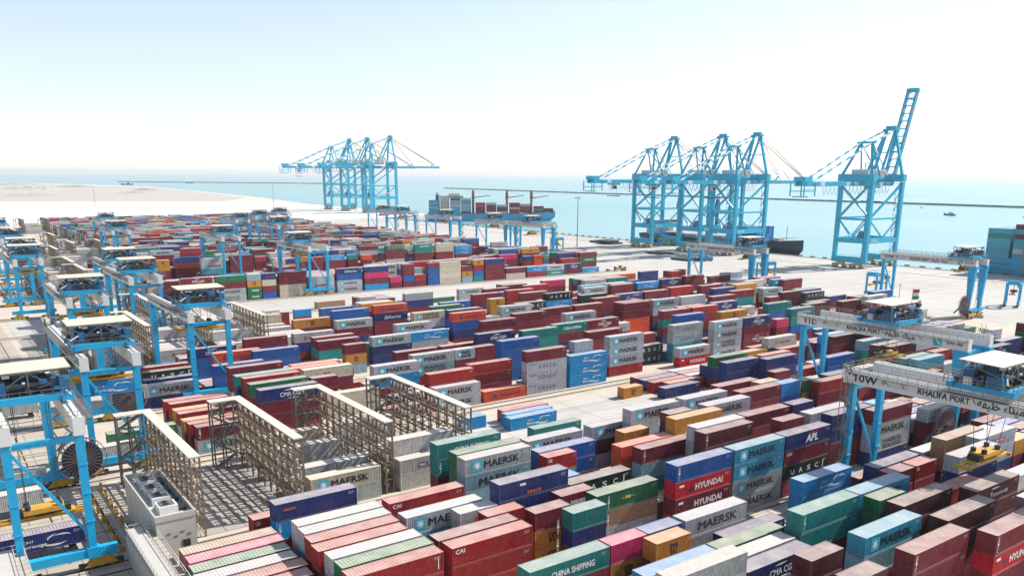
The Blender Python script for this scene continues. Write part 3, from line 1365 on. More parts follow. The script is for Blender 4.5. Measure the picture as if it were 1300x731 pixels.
0 9 2612 4 150 150
0 9 2742 4 0
0 9 2872 4 300 120
0 10 532 4 0
0 10 822 4 300
0 10 1244 2 300 0 150
0 10 1312 4 180 270 0
0 10 1442 4 210 30 0
0 10 1572 2 0 240
0 10 1832 4 0
0 10 2382 4 300 0
0 10 2512 4 240 270
0 10 2642 4 210 390
0 10 2772 4 0
0 10 2902 4 90 270
-1 0 677 4 0 180
-1 0 1052 4 120 270
-1 0 1182 4 390 0
-1 0 1312 4 330 420
-1 0 1442 4 0 270
-1 0 1764 2 90 120
-1 0 2092 4 90 210 0
-1 0 2414 2 420 240
-1 0 2482 2 0
-1 0 2674 2 120
-1 0 2742 2 120
-1 1 402 4 90
-1 1 532 4 511
-1 1 662 4 0
-1 1 792 4 30
-1 1 1052 4 300
-1 1 1182 4 0
-1 1 1457 4 300 0
-1 1 1587 4 330 120
-1 1 1717 4 0 0
-1 1 2092 4 330 330
-1 1 2222 4 300 120
-1 1 2352 4 300 90
-1 1 2482 4 210
-1 1 2612 4 240
-1 1 2872 4 240 0
-1 2 532 4 399
-1 2 662 4 30
-1 2 792 2 0
-1 2 1182 4 120
-1 2 1312 4 390
-1 2 1442 4 0
-1 2 1572 4 0 300
-1 2 1702 4 0 210
-1 2 1832 2 480 330
-1 2 2322 4 510 210 120
-1 2 2612 4 300
-1 2 2872 4 210 180 510
-1 3 402 4 150
-1 3 532 4 277
-1 3 662 4 90
-1 3 792 4 0
-1 3 1182 4 90
-1 3 1312 4 480
-1 3 1602 4 330 270
-1 3 1732 4 0 120
-1 3 2092 4 330 210 0
-1 3 2222 4 0 420
-1 3 2352 4 510 0 90
-1 3 2482 4 0 330 120
-1 3 2742 4 30 300
-1 3 2872 4 300 480 510
-1 4 807 4 120
-1 4 1312 4 0
-1 4 1442 4 420 30
-1 4 1894 2 150 120
-1 4 1962 4 0 30 180
-1 4 2092 4 210 120 0
-1 4 2222 4 240 480
-1 4 2352 4 120 210
-1 4 2482 4 0 480 180
-1 4 2742 4 120 0
-1 4 2872 4 0 240
-1 5 724 2 120 120
-1 5 792 2 90
-1 5 1052 4 330 0
-1 5 1182 4 0
-1 5 1442 4 0 180 120
-1 5 1572 4 120 0 0
-1 5 1702 4 510 0
-1 5 1832 4 120
-1 5 1962 4 330 0
-1 5 2092 4 90 420 0
-1 5 2222 4 0 90
-1 5 2352 2 120 90
-1 5 2872 4 180 30
-1 6 662 4 390 420
-1 6 922 4 330 150
-1 6 1052 4 0 0
-1 6 1182 4 390
-1 6 1442 4 120 0
-1 6 1572 4 0 0 300
-1 6 1702 4 90 0
-1 6 1832 4 90
-1 6 1962 4 0
-1 6 2092 4 120 0 0
-1 6 2222 4 0 90 0
-1 6 2352 4 0 240
-1 6 2482 4 120 120 0
-1 6 2902 4 0 0 240 210
-1 7 662 4 120 120
-1 7 1052 4 0 0
-1 7 1182 4 0 0
-1 7 1457 4 0 120
-1 7 1587 4 120 240 0
-1 7 1717 4 0 270 150
-1 7 2092 4 0 120 240
-1 7 2222 4 510 0
-1 7 2352 4 150 0
-1 7 2482 4 150 0
-1 7 2612 4 30 0 120 120
-1 7 2742 4 511 30 420
-1 7 2872 4 511 510 120 120
-1 8 402 4 150
-1 8 677 4 330 180
-1 8 922 4 510
-1 8 1052 4 270
-1 8 1182 4 0 0
-1 8 1312 2 180 0
-1 8 1702 4 330 420
-1 8 1832 4 480 240 210
-1 8 1962 2 30 30 510
-1 8 2337 4 0 0
-1 8 2612 4 390 30
-1 8 2742 4 150 0 0 420
-1 8 2872 4 210 0 480
-1 9 402 4 180
-1 9 532 4 120 120
-1 9 662 4 240
-1 9 922 4 30 120
-1 9 1052 2 330
-1 9 1472 4 120 270
-1 9 1764 2 330 0 510
-1 9 1832 4 240 0
-1 9 1962 4 0 30 180
-1 9 2092 4 210 0 0
-1 9 2222 2 120 0 0
-1 9 2482 4 300 330
-1 9 2612 4 30 180 180
-1 9 2742 4 120 0
-1 9 2872 4 6 120 0 120
-1 10 402 4 121
-1 10 532 4 0 0
-1 10 984 2 120 120
-1 10 1052 4 330
-1 10 1182 4 510 120
-1 10 1312 4 0
-1 10 1442 4 0 120
-1 10 1572 4 330 330 120
-1 10 1702 4 0 300
-1 10 1832 2 210 0
-1 10 2092 4 240 0 420
-1 10 2222 4 300 0 120
-1 10 2352 4 510 240 0
-1 10 2482 4 210 330
-1 10 2612 4 240 0
-1 10 2742 4 90 0 90
-1 10 2872 4 30 0 0 390
-2 0 1442 4 510 510 30
-2 0 1702 4 510 180 390
-2 0 1962 4 0 240 120
-2 0 2092 4 150 120
-2 0 2222 4 240 330
-2 0 2352 4 0 90
-2 0 2482 4 480 330 0
-2 0 2612 4 330 510
-2 0 2742 4 120 300 120
-2 0 2872 4 120 0 120
-2 1 1442 4 0 0
-2 1 1572 4 510 30
-2 1 1702 4 180 210
-2 1 1832 4 120 0 300
-2 1 1962 4 30 510
-2 1 2092 4 180 0
-2 1 2222 4 120 510
-2 1 2352 4 420 120
-2 1 2482 4 0 300
-2 1 2612 4 120
-2 1 2742 4 0 510 390 300
-2 1 2872 4 240 120 120
-2 2 1312 4 210 270
-2 2 1442 4 210 210
-2 2 1572 4 30 300
-2 2 1702 2 120 30
-2 2 1894 2 120 270 330
-2 2 1962 4 210 300
-2 2 2092 4 180 0
-2 2 2222 4 0 0
-2 2 2352 4 0 300
-2 2 2482 4 510 210
-2 2 2612 4 120
-2 2 2742 4 210 180
-2 2 2872 4 270 210 120
-2 3 1052 4 0 510
-2 3 1327 4 0 0
-2 3 1457 4 210 330
-2 3 1587 4 150 0
-2 3 1717 4 0 330
-2 3 1847 4 120 330 0
-2 3 1977 4 0 30
-2 3 2107 4 0 150
-2 3 2237 4 210 150
-2 3 2367 4 210 300
-2 3 2497 4 0 0
-2 3 2627 4 0
-2 3 2757 4 300 0
-2 3 2887 4 124 180 180 330
-2 4 1067 4 480 480 270
-2 4 1197 4 390 30
-2 4 1572 4 480
-2 4 1702 4 0 180
-2 4 1832 4 30 210 120
-2 4 1962 4 30 420 0
-2 4 2092 4 30 390
-2 4 2222 4 30 210
-2 4 2352 4 120 330
-2 4 2482 4 0 390
-2 4 2612 4 0 0
-2 4 2742 4 30
-2 4 2872 4 0 240 0
-2 5 1052 4 120 0
-2 5 1182 4 433 0 30 210
-2 5 1312 4 120 30
-2 5 1442 4 120 0
-2 5 1572 4 0
-2 5 1702 2 330 30
-2 5 1894 2 330 180 240
-2 5 1962 4 30 330 120
-2 5 2092 4 210 0
-2 5 2222 4 390
-2 5 2352 4 420
-2 5 2482 4 240
-2 5 2612 4 0 120
-2 5 2742 4 180
-2 5 2872 4 210 90
-2 6 1052 4 240 420
-2 6 1182 4 120 240 120 480
-2 6 1312 4 120 240
-2 6 1634 2 0
-2 6 1702 4 210
-2 6 1832 4 0 120 0
-2 6 1962 4 330 210
-2 6 2092 4 330 0
-2 6 2222 4 150
-2 6 2352 4 0
-2 6 2482 4 0
-2 6 2612 4 510
-2 6 2872 4 0 480
-2 7 1052 4 0 0
-2 7 1182 4 150 0 300
-2 7 1312 4 420
-2 7 1442 4 120
-2 7 1572 4 0
-2 7 1702 4 0
-2 7 1832 4 420 0
-2 7 1962 4 0 330
-2 7 2092 2 0 0
-2 7 2612 4 480
-2 7 2872 4 300
-2 8 1052 4 330 0
-2 8 1182 4 0 0
-2 8 1312 4 0
-2 8 1442 4 30
-2 8 1572 4 0
-2 8 1702 4 120
-2 8 1832 4 120 0 0
-2 8 1962 4 0 480
-2 8 2092 4 120 180
-2 8 2222 4 150 390
-2 8 2497 4 120 0
-2 8 2804 2 270
-2 9 1052 4 420 0
-2 9 1182 4 210 120
-2 9 1312 4 390
-2 9 1442 4 0
-2 9 1572 4 90
-2 9 1832 4 330 0
-2 9 1962 4 420 180
-2 9 2092 4 420 0
-2 9 2222 4 511 210 120
-2 9 2352 4 121 240 180
-2 9 2482 4 300 180
-2 9 2612 4 0 270
-2 9 2742 2 30 480 480 120
-2 10 1244 2 120 180 30 120
-2 10 1312 4 180
-2 10 1442 4 210
-2 10 1572 4 510 0
-2 10 1962 4 210 0
-2 10 2092 4 210 240
-2 10 2222 4 270 390
-2 10 2352 4 120 240
-2 10 2482 4 0 210
-2 10 2612 4 480 0
-2 10 2742 4 6 120 150 0
-2 10 2872 4 0 0
-3 0 1052 4 30
-3 0 1182 4 0 90
-3 0 1312 4 90 120 330
-3 0 1702 4 300
-3 0 1832 4 0 120 120
-3 0 1962 2 300 90
-3 0 2154 2 510
-3 0 2222 4 210
-3 0 2352 4 124 240 0
-3 0 2482 4 300 420 330
-3 0 2612 4 120
-3 0 2742 4 120
-3 1 1052 4 120
-3 1 1182 4 0 210
-3 1 1312 4 270 0 120
-3 1 1702 4 0
-3 1 1832 4 210 480
-3 1 1962 4 0 0
-3 1 2092 4 330
-3 1 2222 4 210
-3 1 2352 4 0 120 300
-3 1 2482 4 0 210 330
-3 1 2612 4 90
-3 1 2742 4 0
-3 2 1182 4 180 120
-3 2 1312 4 0 0 0
-3 2 1442 2 210 210
-3 2 1634 2 300
-3 2 1702 4 240
-3 2 1832 4 300 0
-3 2 1962 4 90 0 120
-3 2 2092 4 90
-3 2 2222 4 300
-3 2 2352 4 511 0 120
-3 2 2482 4 420 240 180
-3 2 2612 4 240 120
-3 2 2742 4 120
-3 3 1182 4 120
-3 3 1312 4 0 0 330
-3 3 1442 4 180 120
-3 3 1572 4 150
-3 3 1702 4 210
-3 3 1832 4 300
-3 3 1962 4 0 0 240
-3 3 2092 2 0 120
-3 3 2352 4 330 30 330
-3 3 2482 4 30 480 120
-3 3 2612 4 399 210 210
-3 3 2742 4 120
-5 1 922 4 390 150 120
-5 1 1052 4 240 210 0
-5 1 1182 2 240 120 0
-5 1 1312 4 240 0 0
-5 1 1442 4 0 420 0
-5 1 1572 4 120 210 0
-5 1 1702 4 120 300 120 480
-5 1 1832 2 0 0
-5 1 1962 2 120 90
-5 1 2092 4 300 510 210
-5 1 2222 4 6 330 330 0
-5 1 2352 2 120 0 330 0
-5 1 2482 4 300 0
-5 1 2612 2 0
-5 1 2742 4 30 240
-5 1 2872 4 30 420 120
-5 1 3002 4 0 344 0 330
-5 2 922 4 150 0
-5 2 1052 4 0 0 420
-5 2 1182 4 120 0
-5 2 1312 4 277 0 270 0
-5 2 1442 4 0 0 420
-5 2 1572 2 210 300 510
-5 2 1687 4 240 30 270
-5 2 1894 2 120 240 0 120
-5 2 1962 2 480 150 90
-5 2 2092 4 0 30 210 30
-5 2 2222 4 120 180
-5 2 2352 4 390 0 240
-5 2 2482 4 120
-5 2 2612 4 120
-5 2 2742 4 480
-5 2 2872 4 210 0 90 390
-5 2 3002 4 120 120 210 0
-5 3 922 4 0 330 210
-5 3 1052 4 300 240 30
-5 3 1182 4 300 300 480
-5 3 1312 4 420 330 270
-5 3 1442 4 120 300 0
-5 3 1572 4 120 390 240
-5 3 1702 4 0 120 0
-5 3 1832 4 330 240 150
-5 3 1962 4 30 420 270 480
-5 3 2092 4 330 0
-5 3 2222 4 150 0 180 390
-5 3 2352 2 240 30 210 390
-5 3 2482 4 0
-5 3 2612 2 240
-5 3 2742 4 510
-5 3 2872 4 420 420
-5 3 3002 4 0 0
-5 4 922 4 210 300 300
-5 4 1052 2 0 0 90
-5 4 1182 4 330 180 210
-5 4 1312 2 120 0 180
-5 4 1442 4 0 0 120
-5 4 1572 2 0 0 330
-5 4 1702 4 120 210 150
-5 4 1832 4 0 420 390
-5 4 1962 4 240 0 0
-5 4 2092 4 0 240 240
-5 4 2222 4 0 210 210
-5 4 2352 2 0 210 120
-5 4 2482 4 300
-5 4 2612 4 390
-5 4 2742 2 480
-5 4 2872 4 330 0 330 150
-5 4 3002 4 0 210 330 0
-5 5 922 4 0 120 240
-5 5 1052 4 210 120 0
-5 5 1182 4 0 120 0
-5 5 1312 4 480 480 0
-5 5 1442 4 0 0 120
-5 5 1572 4 0 510 330
-5 5 1702 4 30 0
-5 5 1832 4 300 0
-5 5 1962 4 330 0 510
-5 5 2092 4 300 0
-5 5 2222 4 0 120
-5 5 2352 4 0 120 0 270
-5 5 2482 4 240 210
-5 5 2612 2 330
-5 5 2742 4 0
-5 5 2872 4 90
-5 5 3002 4 480 420 390 120
-5 6 922 4 0 0 210
-5 6 1052 4 0 120
-5 6 1182 4 0 0 330
-5 6 1312 4 240 240 0
-5 6 1442 4 210 510 120
-5 6 1572 4 330 150 0
-5 6 1702 4 30 180 0
-5 6 1832 4 90 330
-5 6 1962 4 420 210 0
-5 6 2092 4 390 0 0
-5 6 2222 2 150 0 300
-5 6 2352 4 300 120 480
-5 6 2482 4 390 120 120
-5 6 2612 2 270
-5 6 2742 4 300
-5 6 2872 4 120
-5 6 3002 4 30 240 0 120
-5 7 792 4 150 210
-5 7 922 4 120 120 240
-5 7 1052 4 90 210 150
-5 7 1182 4 240 120 30
-5 7 1312 4 0 0 420
-5 7 1442 4 480 0 240
-5 7 1572 4 0 0
-5 7 1702 4 0 0 270
-5 7 1832 4 90 0 0
-5 7 1962 4 210 180 0
-5 7 2092 4 0 0 510
-5 7 2222 4 30 0
-5 7 2352 4 30 270 210
-5 7 2482 2 120 480 120
-5 7 2612 4 390
-5 7 2742 4 0
-5 7 2872 4 0
-5 7 3002 4 270 210 480 120
-5 8 792 4 30 120
-5 8 922 4 210 90
-5 8 1052 4 120 0 120
-5 8 1182 2 420 510 120
-5 8 1312 4 240 120 330
-5 8 1442 2 0 390
-5 8 1572 4 120 270
-5 8 1702 4 300 120 120
-5 8 1832 2 300 0 120
-5 8 1962 4 0 90 0
-5 8 2092 4 0 0
-5 8 2222 4 120 0 0
-5 8 2352 4 180 120 0
-5 8 2482 4 240 0 0
-5 8 2612 4 30
-5 8 2742 4 390
-5 8 2872 4 30
-5 8 3002 4 390 0 0
-5 9 792 2 0 300
-5 9 922 4 240 300
-5 9 1052 4 180 330
-5 9 1182 4 420 120
-5 9 1312 4 0 0 510
-5 9 1442 4 30 120
-5 9 1572 4 120 120
-5 9 1702 4 270 330
-5 9 1832 2 0 120 120
-5 9 1962 4 210 120 210
-5 9 2092 4 210 300 30
-5 9 2222 4 330 120 0
-5 9 2352 2 0 0 120
-5 9 2482 4 30 300 120
-5 9 2934 2 0
-5 9 3002 4 0 210 240
-6 0 922 4 90 0
-6 0 1052 4 0 0
-6 0 1182 2 120 120
-6 0 1312 2 0 30
-6 0 1442 2 390 390
-6 0 1572 2 270 90
-6 0 1702 2 330 120
-6 0 1832 4 120 120
-6 0 1962 2 180 240
-6 0 2092 4 120 30
-6 0 2222 4 150 330
-6 0 2352 2 30 210
-6 0 2482 4 30 120
-6 0 2612 2 0 0 0
-6 0 2872 4 433 0 120 0
-6 1 922 4 0 30
-6 1 1052 4 0 90
-6 1 1182 4 0 120
-6 1 1312 4 0 0
-6 1 1442 4 120 420
-6 1 1572 4 90
-6 1 1702 4 330 240
-6 1 1832 4 180 330
-6 1 1962 4 120 420
-6 1 2092 4 90 240
-6 1 2222 4 270 0
-6 1 2352 4 0 330
-6 1 2482 2 0 90
-6 1 2612 4 0 0 330
-6 1 2742 4 240 30 0 330
-6 1 2872 4 0 510 420
-6 2 922 4 480 480
-6 2 1052 4 120 210
-6 2 1182 4 210 210
-6 2 1312 4 180 150
-6 2 1442 2 0 0 0
-6 2 1572 2 120
-6 2 1702 4 420 300
-6 2 1832 4 210 0
-6 2 1962 4 0 0
-6 2 2092 4 510 120
-6 2 2222 4 120 0
-6 2 2352 2 0 90
-6 2 2482 4 0 300
-6 2 2612 4 210 120 240
-6 2 2742 4 330 210 240
-6 2 2872 4 0 30
-6 2 3002 2 420 120
-6 3 922 4 0
-6 3 1052 4 120 270
-6 3 1182 2 210 120
-6 3 1312 4 270 330
-6 3 1442 4 30 0 120
-6 3 1572 4 210
-6 3 1702 4 120
-6 3 1832 4 0 420
-6 3 1962 4 0 330
-6 3 2092 4 0 210
-6 3 2222 4 210 480
-6 3 2352 4 120 0
-6 3 2482 4 480 120
-6 3 2612 4 330 90
-6 3 2742 4 121 300 90 510
-6 3 2872 4 210 120
-6 3 3002 4 0 311 240 120
-6 4 922 2 300
-6 4 1052 4 0
-6 4 1182 2 330
-6 4 1312 2 120 30
-6 4 1442 2 180 510 120 330
-6 4 1572 4 120
-6 4 1702 4 0
-6 4 1832 4 0
-6 4 1962 2 120 120
-6 4 2092 4 180 150
-6 4 2222 4 0 0
-6 4 2352 4 120 0
-6 4 2482 4 120 120
-6 4 2612 4 0 0
-6 4 2742 4 330 330 90 390
-6 4 2872 4 124 0 0 120
-6 4 3002 4 0 0 0
-6 5 922 2 240
-6 5 1052 4 30
-6 5 1182 4 30
-6 5 1312 4 0 300
-6 5 1442 4 0 240 300
-6 5 1572 4 120
-6 5 1702 4 0
-6 5 1832 4 0
-6 5 1962 2 300 0
-6 5 2092 4 120 0
-6 5 2222 4 210 390
-6 5 2352 4 90 0
-6 5 2482 4 0 180
-6 5 2612 4 210 480
-6 5 2742 2 270 0 0 120
-6 5 2872 4 210 480 240
-6 5 3002 4 240 0
-6 6 922 2 270
-6 6 1052 4 0
-6 6 1182 4 420
-6 6 1312 4 120
-6 6 1442 2 0 240 420
-6 6 1572 4 0
-6 6 1702 2 0
-6 6 1832 4 210
-6 6 1962 4 120 240
-6 6 2092 4 330 0
-6 6 2222 4 0 300
-6 6 2352 4 120 120
-6 6 2482 4 0 0
-6 6 2612 4 300 0
-6 6 2742 2 30 420
-6 6 2872 4 0 300
-6 6 3002 4 120 180 120
-6 7 922 4 0
-6 7 1052 4 120
-6 7 1182 4 0
-6 7 1312 2 210
-6 7 1442 2 0 0 120
-6 7 1572 2 0
-6 7 1702 4 120
-6 7 1832 4 390
-6 7 1962 4 90
-6 7 2092 4 210
-6 7 2222 4 0
-6 7 2352 2 120
-6 7 2482 4 330 180
-6 7 2612 4 120 0
-6 7 2742 4 120 300
-6 7 2872 4 210 90 510 0
-6 7 3002 4 0 0 0
-6 8 922 4 0
-6 8 1052 4 0
-6 8 1182 4 120
-6 8 1312 4 240
-6 8 1442 2 390 0
-6 8 1572 4 240
-6 8 1702 2 210
-6 8 1832 4 390
-6 8 1962 4 210
-6 8 2092 2 240
-6 8 2222 4 120
-6 8 2352 4 150
-6 8 2482 4 240
-6 8 2612 4 420
-6 8 2742 4 0 0
-6 8 2872 2 0 0 510
-6 8 3002 4 0 0
-6 9 922 4 120
-6 9 1052 4 150
-6 9 1182 4 0
-6 9 1312 4 120
-6 9 1442 4 240 0
-6 9 1572 4 180
-6 9 1832 2 0
-6 9 1962 4 150
-6 9 2092 4 120
-6 9 2222 4 480
-6 9 2352 4 270
-6 9 2482 4 120
-6 9 2612 4 90
-6 9 2742 4 420 0
-6 9 2872 4 420 180 210
-6 9 3002 2 270 120
-7 0 792 4 0 300 120
-7 0 1442 2 0
-7 0 1572 4 0
-7 0 2092 4 90
-7 0 2222 4 330
-7 0 2352 4 30
-7 0 2482 4 0
-7 0 2612 4 120
-7 0 2742 4 30
-7 0 2872 4 30 120
-7 0 3002 4 300 240 120
-7 1 792 4 0 120
-7 1 1442 4 0
-7 1 1572 2 210 240 0
-7 1 2154 2 0
-7 1 2352 2 0
-7 1 2482 4 0
-7 1 2612 4 0
-7 1 2742 4 0
-7 1 2872 2 120
-7 1 3002 2 90 90 0
-7 2 792 4 210 90 0
-7 2 1182 2 300 0 510
-7 2 1572 4 210 30 210
-7 2 2092 2 240
-7 2 2742 2 120
-7 2 2872 4 0
-7 2 3002 4 240 210
-7 3 792 4 330 150 30
-7 3 922 4 0 0
-7 3 1182 4 240
-7 3 1572 4 0 0 210
-7 3 2092 4 0
-7 3 2872 2 210
-7 3 3002 4 270 0
-7 4 792 2 210 330 510 0
-7 4 922 4 300 420
-7 4 1182 4 120
-7 4 1572 4 120 30 480
-7 4 1832 4 210 120 0 210
-7 4 1962 2 270 510
-7 4 2092 2 0
-7 4 2872 4 30
-7 4 3002 4 124 30 30 120
-7 5 792 4 0 300 120
-7 5 922 4 180 420
-7 5 1212 4 511 390 0 120
-7 5 1342 4 330 300 240
-7 5 1572 4 120 300 120 480
-7 5 1702 4 0 0 90 120
-7 5 1832 4 270 0 120
-7 5 1962 4 30 390
-7 5 2872 4 270
-7 5 3002 4 330 30
-7 6 792 4 240 120
-7 6 922 4 420 210
-7 6 1052 4 90 0
-7 6 1182 2 330 120 0
-7 6 1312 4 0 0 420
-7 6 1572 4 420 0 120 120
-7 6 1702 4 0 150 0
-7 6 1832 4 240 120 420 330
-7 6 1962 4 240 90
-7 6 2092 4 90
-7 6 3002 4 0 510
-7 7 792 4 120 30 0
-7 7 922 2 120 0
-7 7 1052 4 0 0
-7 7 1182 4 0 210 0
-7 7 1312 2 0 270 300
-7 7 1572 4 0
-7 7 1702 4 0 0
-7 7 1832 2 120 30 240 0
-7 7 1962 4 240 30
-7 7 2092 4 30
-7 7 3002 4 270
-7 8 792 2 150 120 120 150
-7 8 922 4 510 210
-7 8 1052 4 390 0
-7 8 1182 4 0 180
-7 8 1312 4 180 120 120 510
-7 8 1702 4 30 120 240 120
-7 8 1832 2 0 390 210 240
-7 8 1962 4 120 210
-7 8 2092 2 240
-7 8 3002 4 330
-7 9 792 2 120 0
-7 9 922 4 120
-7 9 1052 4 300 120
-7 9 1182 4 30 300
-7 9 1312 2 90 120 0 0
-7 9 1442 2 270 90 240 330
-7 9 1602 4 0 300
-7 9 1732 4 0 330 330
-7 9 1862 4 330 270 240
-7 9 1992 4 0 0
-7 9 2352 4 330 0 240
-7 9 2482 4 0 510
-7 9 2612 4 420 0
-8 0 792 4 433 120 30
-8 0 922 4 300
-8 0 1052 2 120
-8 0 1182 4 30 0 210
-8 0 1312 4 240 120 330
-8 0 1442 4 0 150 330
-8 0 1572 4 0 311 270 120
-8 0 1702 4 210 0 120
-8 0 1832 4 210 210 120
-8 0 1962 4 0 0 0
-8 0 2284 2 120 0 270
-8 0 2352 4 210 0
-8 0 2482 4 210 0
-8 0 2612 4 480 390 330
-8 0 2742 2 510 120 420
-8 0 2872 4 120 120 120
-8 1 792 4 480 270 0 240
-8 1 922 4 150
-8 1 1052 2 510
-8 1 1182 4 0 90 210
-8 1 1312 4 180 210 120
-8 1 1442 4 480 0 330
-8 1 1572 4 300 0 390 0
-8 1 1702 4 120 120 0
-8 1 1832 2 120 120 270
-8 1 1962 4 210 510 0
-8 1 2092 4 120 210 480
-8 1 2222 4 0 300 120 210
-8 1 2352 4 300 510 0
-8 1 2482 4 120 300 210
-8 1 2612 4 150 120 30
-8 1 2742 2 0 0 0
-8 1 2872 4 30 0 120
-8 2 792 4 120 0 0
-8 2 922 4 150
-8 2 1052 4 0
-8 2 1182 4 150 120
-8 2 1312 4 330 0 0 0
-8 2 1442 4 0 0 120
-8 2 1572 2 210 300 0 120
-8 2 1702 4 120 210 120
-8 2 1832 4 180 30 390 120
-8 2 1962 4 150 0 120
-8 2 2092 4 0 90 180
-8 2 2222 4 30 330 270
-8 2 2352 4 0 240 240
-8 2 2482 2 390 480 0
-8 2 2612 4 123 0 120 300
-8 2 2742 4 120 90 0
-8 2 2872 4 120 480
-8 2 3002 4 240 0 30 0
-8 3 792 4 0 150 210
-8 3 922 4 30 300
-8 3 1182 4 300 120
-8 3 1312 4 0 120 180
-8 3 1442 2 0 30 330 0
-8 3 1572 4 240 90 0
-8 3 1702 4 210 0 300
-8 3 1832 4 120 0 330
-8 3 1962 4 0 30
-8 3 2092 4 120 0 120
-8 3 2222 4 0 300 390
-8 3 2352 4 122 240 120 0
-8 3 2482 4 0 240 150
-8 3 2612 4 210 480 300
-8 3 2742 4 120 510 300
-8 3 2872 4 121 330 120 330
-8 3 3002 4 0 270 120
-8 4 792 2 0 0
-8 4 922 4 390 300 390
-8 4 1182 2 120 120
-8 4 1312 2 330 510 0
-8 4 1442 2 0 30 120
-8 4 1572 2 120 240 210
-8 4 1702 4 30 180 0
-8 4 1832 4 0 0 120
-8 4 1962 2 120 30 480
-8 4 2092 4 240 120 30
-8 4 2222 2 390 240
-8 4 2352 4 0 420
-8 4 2482 4 0 150 180
-8 4 2612 4 180 390 30
-8 4 2742 4 210 180 0
-8 4 2872 4 240 240 150 0
-8 4 3002 4 0 0 0 120
-8 5 792 4 0 0
-8 5 922 4 120 0 0 0
-8 5 1182 4 480 270
-8 5 1312 4 420 0
-8 5 1442 4 0 120
-8 5 1572 4 511 510 0 210
-8 5 1702 2 390 390 0
-8 5 1832 4 210 0 0 0
-8 5 1962 4 300 210 0
-8 5 2092 4 240 150
-8 5 2222 4 0 420 0
-8 5 2352 2 0 270 90
-8 5 2482 2 0 390 270 120
-8 5 2612 4 300 0 510
-8 5 2742 4 0 0 330
-8 5 2872 4 0 240 300
-8 5 3002 4 0 0 210
-8 6 792 4 0 390
-8 6 922 4 480 420 210
-8 6 1182 2 0 510
-8 6 1312 4 120 0
-8 6 1442 4 120 0 210
-8 6 1572 4 0 330 0 390
-8 6 1702 4 0 120 0
-8 6 1832 4 300 90 0 120
-8 6 1962 4 277 120 0 120
-8 6 2092 4 210 300 120
-8 6 2222 4 240 0 0
-8 6 2352 4 330 120 0
-8 6 2482 4 0 120 510 120
-8 6 2612 4 0 150 0
-8 6 2742 4 180 0
-8 6 2872 4 330 120 330
-8 6 3002 4 240 330 120
-8 7 792 4 240
-8 7 922 4 240 0
-8 7 1182 2 390 210
-8 7 1312 4 0 150
-8 7 1442 4 150 420
-8 7 1572 4 0 420
-8 7 1702 4 270 270 330
-8 7 1832 4 270 0 180
-8 7 1962 4 210 180
-8 7 2092 4 330 510
-8 7 2222 2 0 0 120
-8 7 2352 4 120 120 390
-8 7 2482 2 30 270 210
-8 7 2612 4 420 420 90 300
-8 7 2742 4 180 210 210 0
-8 7 2872 2 210 30 0
-8 7 3002 4 330 120 120
-8 8 792 4 480
-8 8 922 4 0 0 0
-8 8 1197 4 390 120
-8 8 1327 2 120 180
-8 8 1442 4 120 120 0
-8 8 1572 4 0 330 0
-8 8 1702 2 0 0 300
-8 8 1832 4 120 330 210 0
-8 8 1962 2 480 120 210
-8 8 2092 4 300 300 0
-8 8 2222 2 0 0 270
-8 8 2352 4 0 30 300 0
-8 8 2482 4 120 0 120
-8 8 2612 4 120 120
-8 8 2742 4 0 330
-8 8 2872 4 0 0 0 120
-8 8 3002 4 150 0 0 330
-8 9 792 4 510
-8 9 922 4 120 90
-8 9 1052 4 0 210 120
-8 9 1182 2 0 30
-8 9 1312 4 120 0
-8 9 1442 4 0 0 210 390
-8 9 1572 4 120 120 240
-8 9 1702 4 180 0 390
-8 9 1832 4 0 0
-8 9 1962 2 0 0 330 510
-8 9 2092 4 420 0 240
-8 9 2222 4 123 120 210 90
-8 9 2352 4 0 120 240
-8 9 2482 4 390 210 0
-8 9 2612 2 210 0 270 0
-8 9 2742 4 330 120 0 0
-8 9 2872 4 240 30 0 270
-8 9 3002 4 240 0 180
-9 0 1052 4 0 0 120
-9 0 1182 4 120 480 90
-9 0 1312 2 0 0 120
-9 0 1442 4 30 210 270
-9 0 1572 2 210 420 0 180
-9 0 1702 4 210 210
-9 0 1832 4 330 480 0
-9 0 1962 4 210 210 0
-9 0 2092 2 0 0 210
-9 0 2222 2 0 0 120
-9 0 2352 4 120 510 120 240
-9 0 2482 2 120 300 90 0
-9 0 2612 4 210 210 480
-9 0 2742 4 480 300 510
-9 0 2872 4 0 210 120
-9 0 3002 2 90 0 510
-9 1 1052 4 0 0 240
-9 1 1182 4 0 420 0
-9 1 1312 4 210 120 120
-9 1 1442 4 6 480 300 90
-9 1 1572 4 390 30 330
-9 1 1702 2 90 90 480 330
-9 1 1832 4 0 240
-9 1 1962 2 330 30 0 120
-9 1 2092 4 240 510 0
-9 1 2222 4 210 300 120 120
-9 1 2352 4 90 330 90
-9 1 2482 2 210 120 0 90
-9 1 2612 4 120 120 240
-9 1 2742 4 30 90 120 30
-9 1 2872 4 0 120
-9 1 3002 4 120 120 180
-9 2 1052 4 300 330 420 30
-9 2 1182 4 210 0 330 240
-9 2 1312 2 0 480 330
-9 2 1442 2 0 120 0
-9 2 1572 4 510 210 0
-9 2 1702 2 0 90
-9 2 1832 4 0 120 120 120
-9 2 1962 4 150 0 420 300
-9 2 2092 4 30 330 0 390
-9 2 2222 4 0 0
-9 2 2352 4 120 120 0 330
-9 2 2482 4 240 0
-9 2 2612 4 0 390
-9 2 2742 4 0 330 240
-9 2 2872 4 330 390
-9 2 3002 4 0 210 0 0
-9 3 1052 2 120 300
-9 3 1182 4 0 30 390
-9 3 1312 4 120 0 0
-9 3 1442 4 0 0 0
-9 3 1572 4 240 240 330
-9 3 1702 2 120 210 300
-9 3 1832 4 180 0
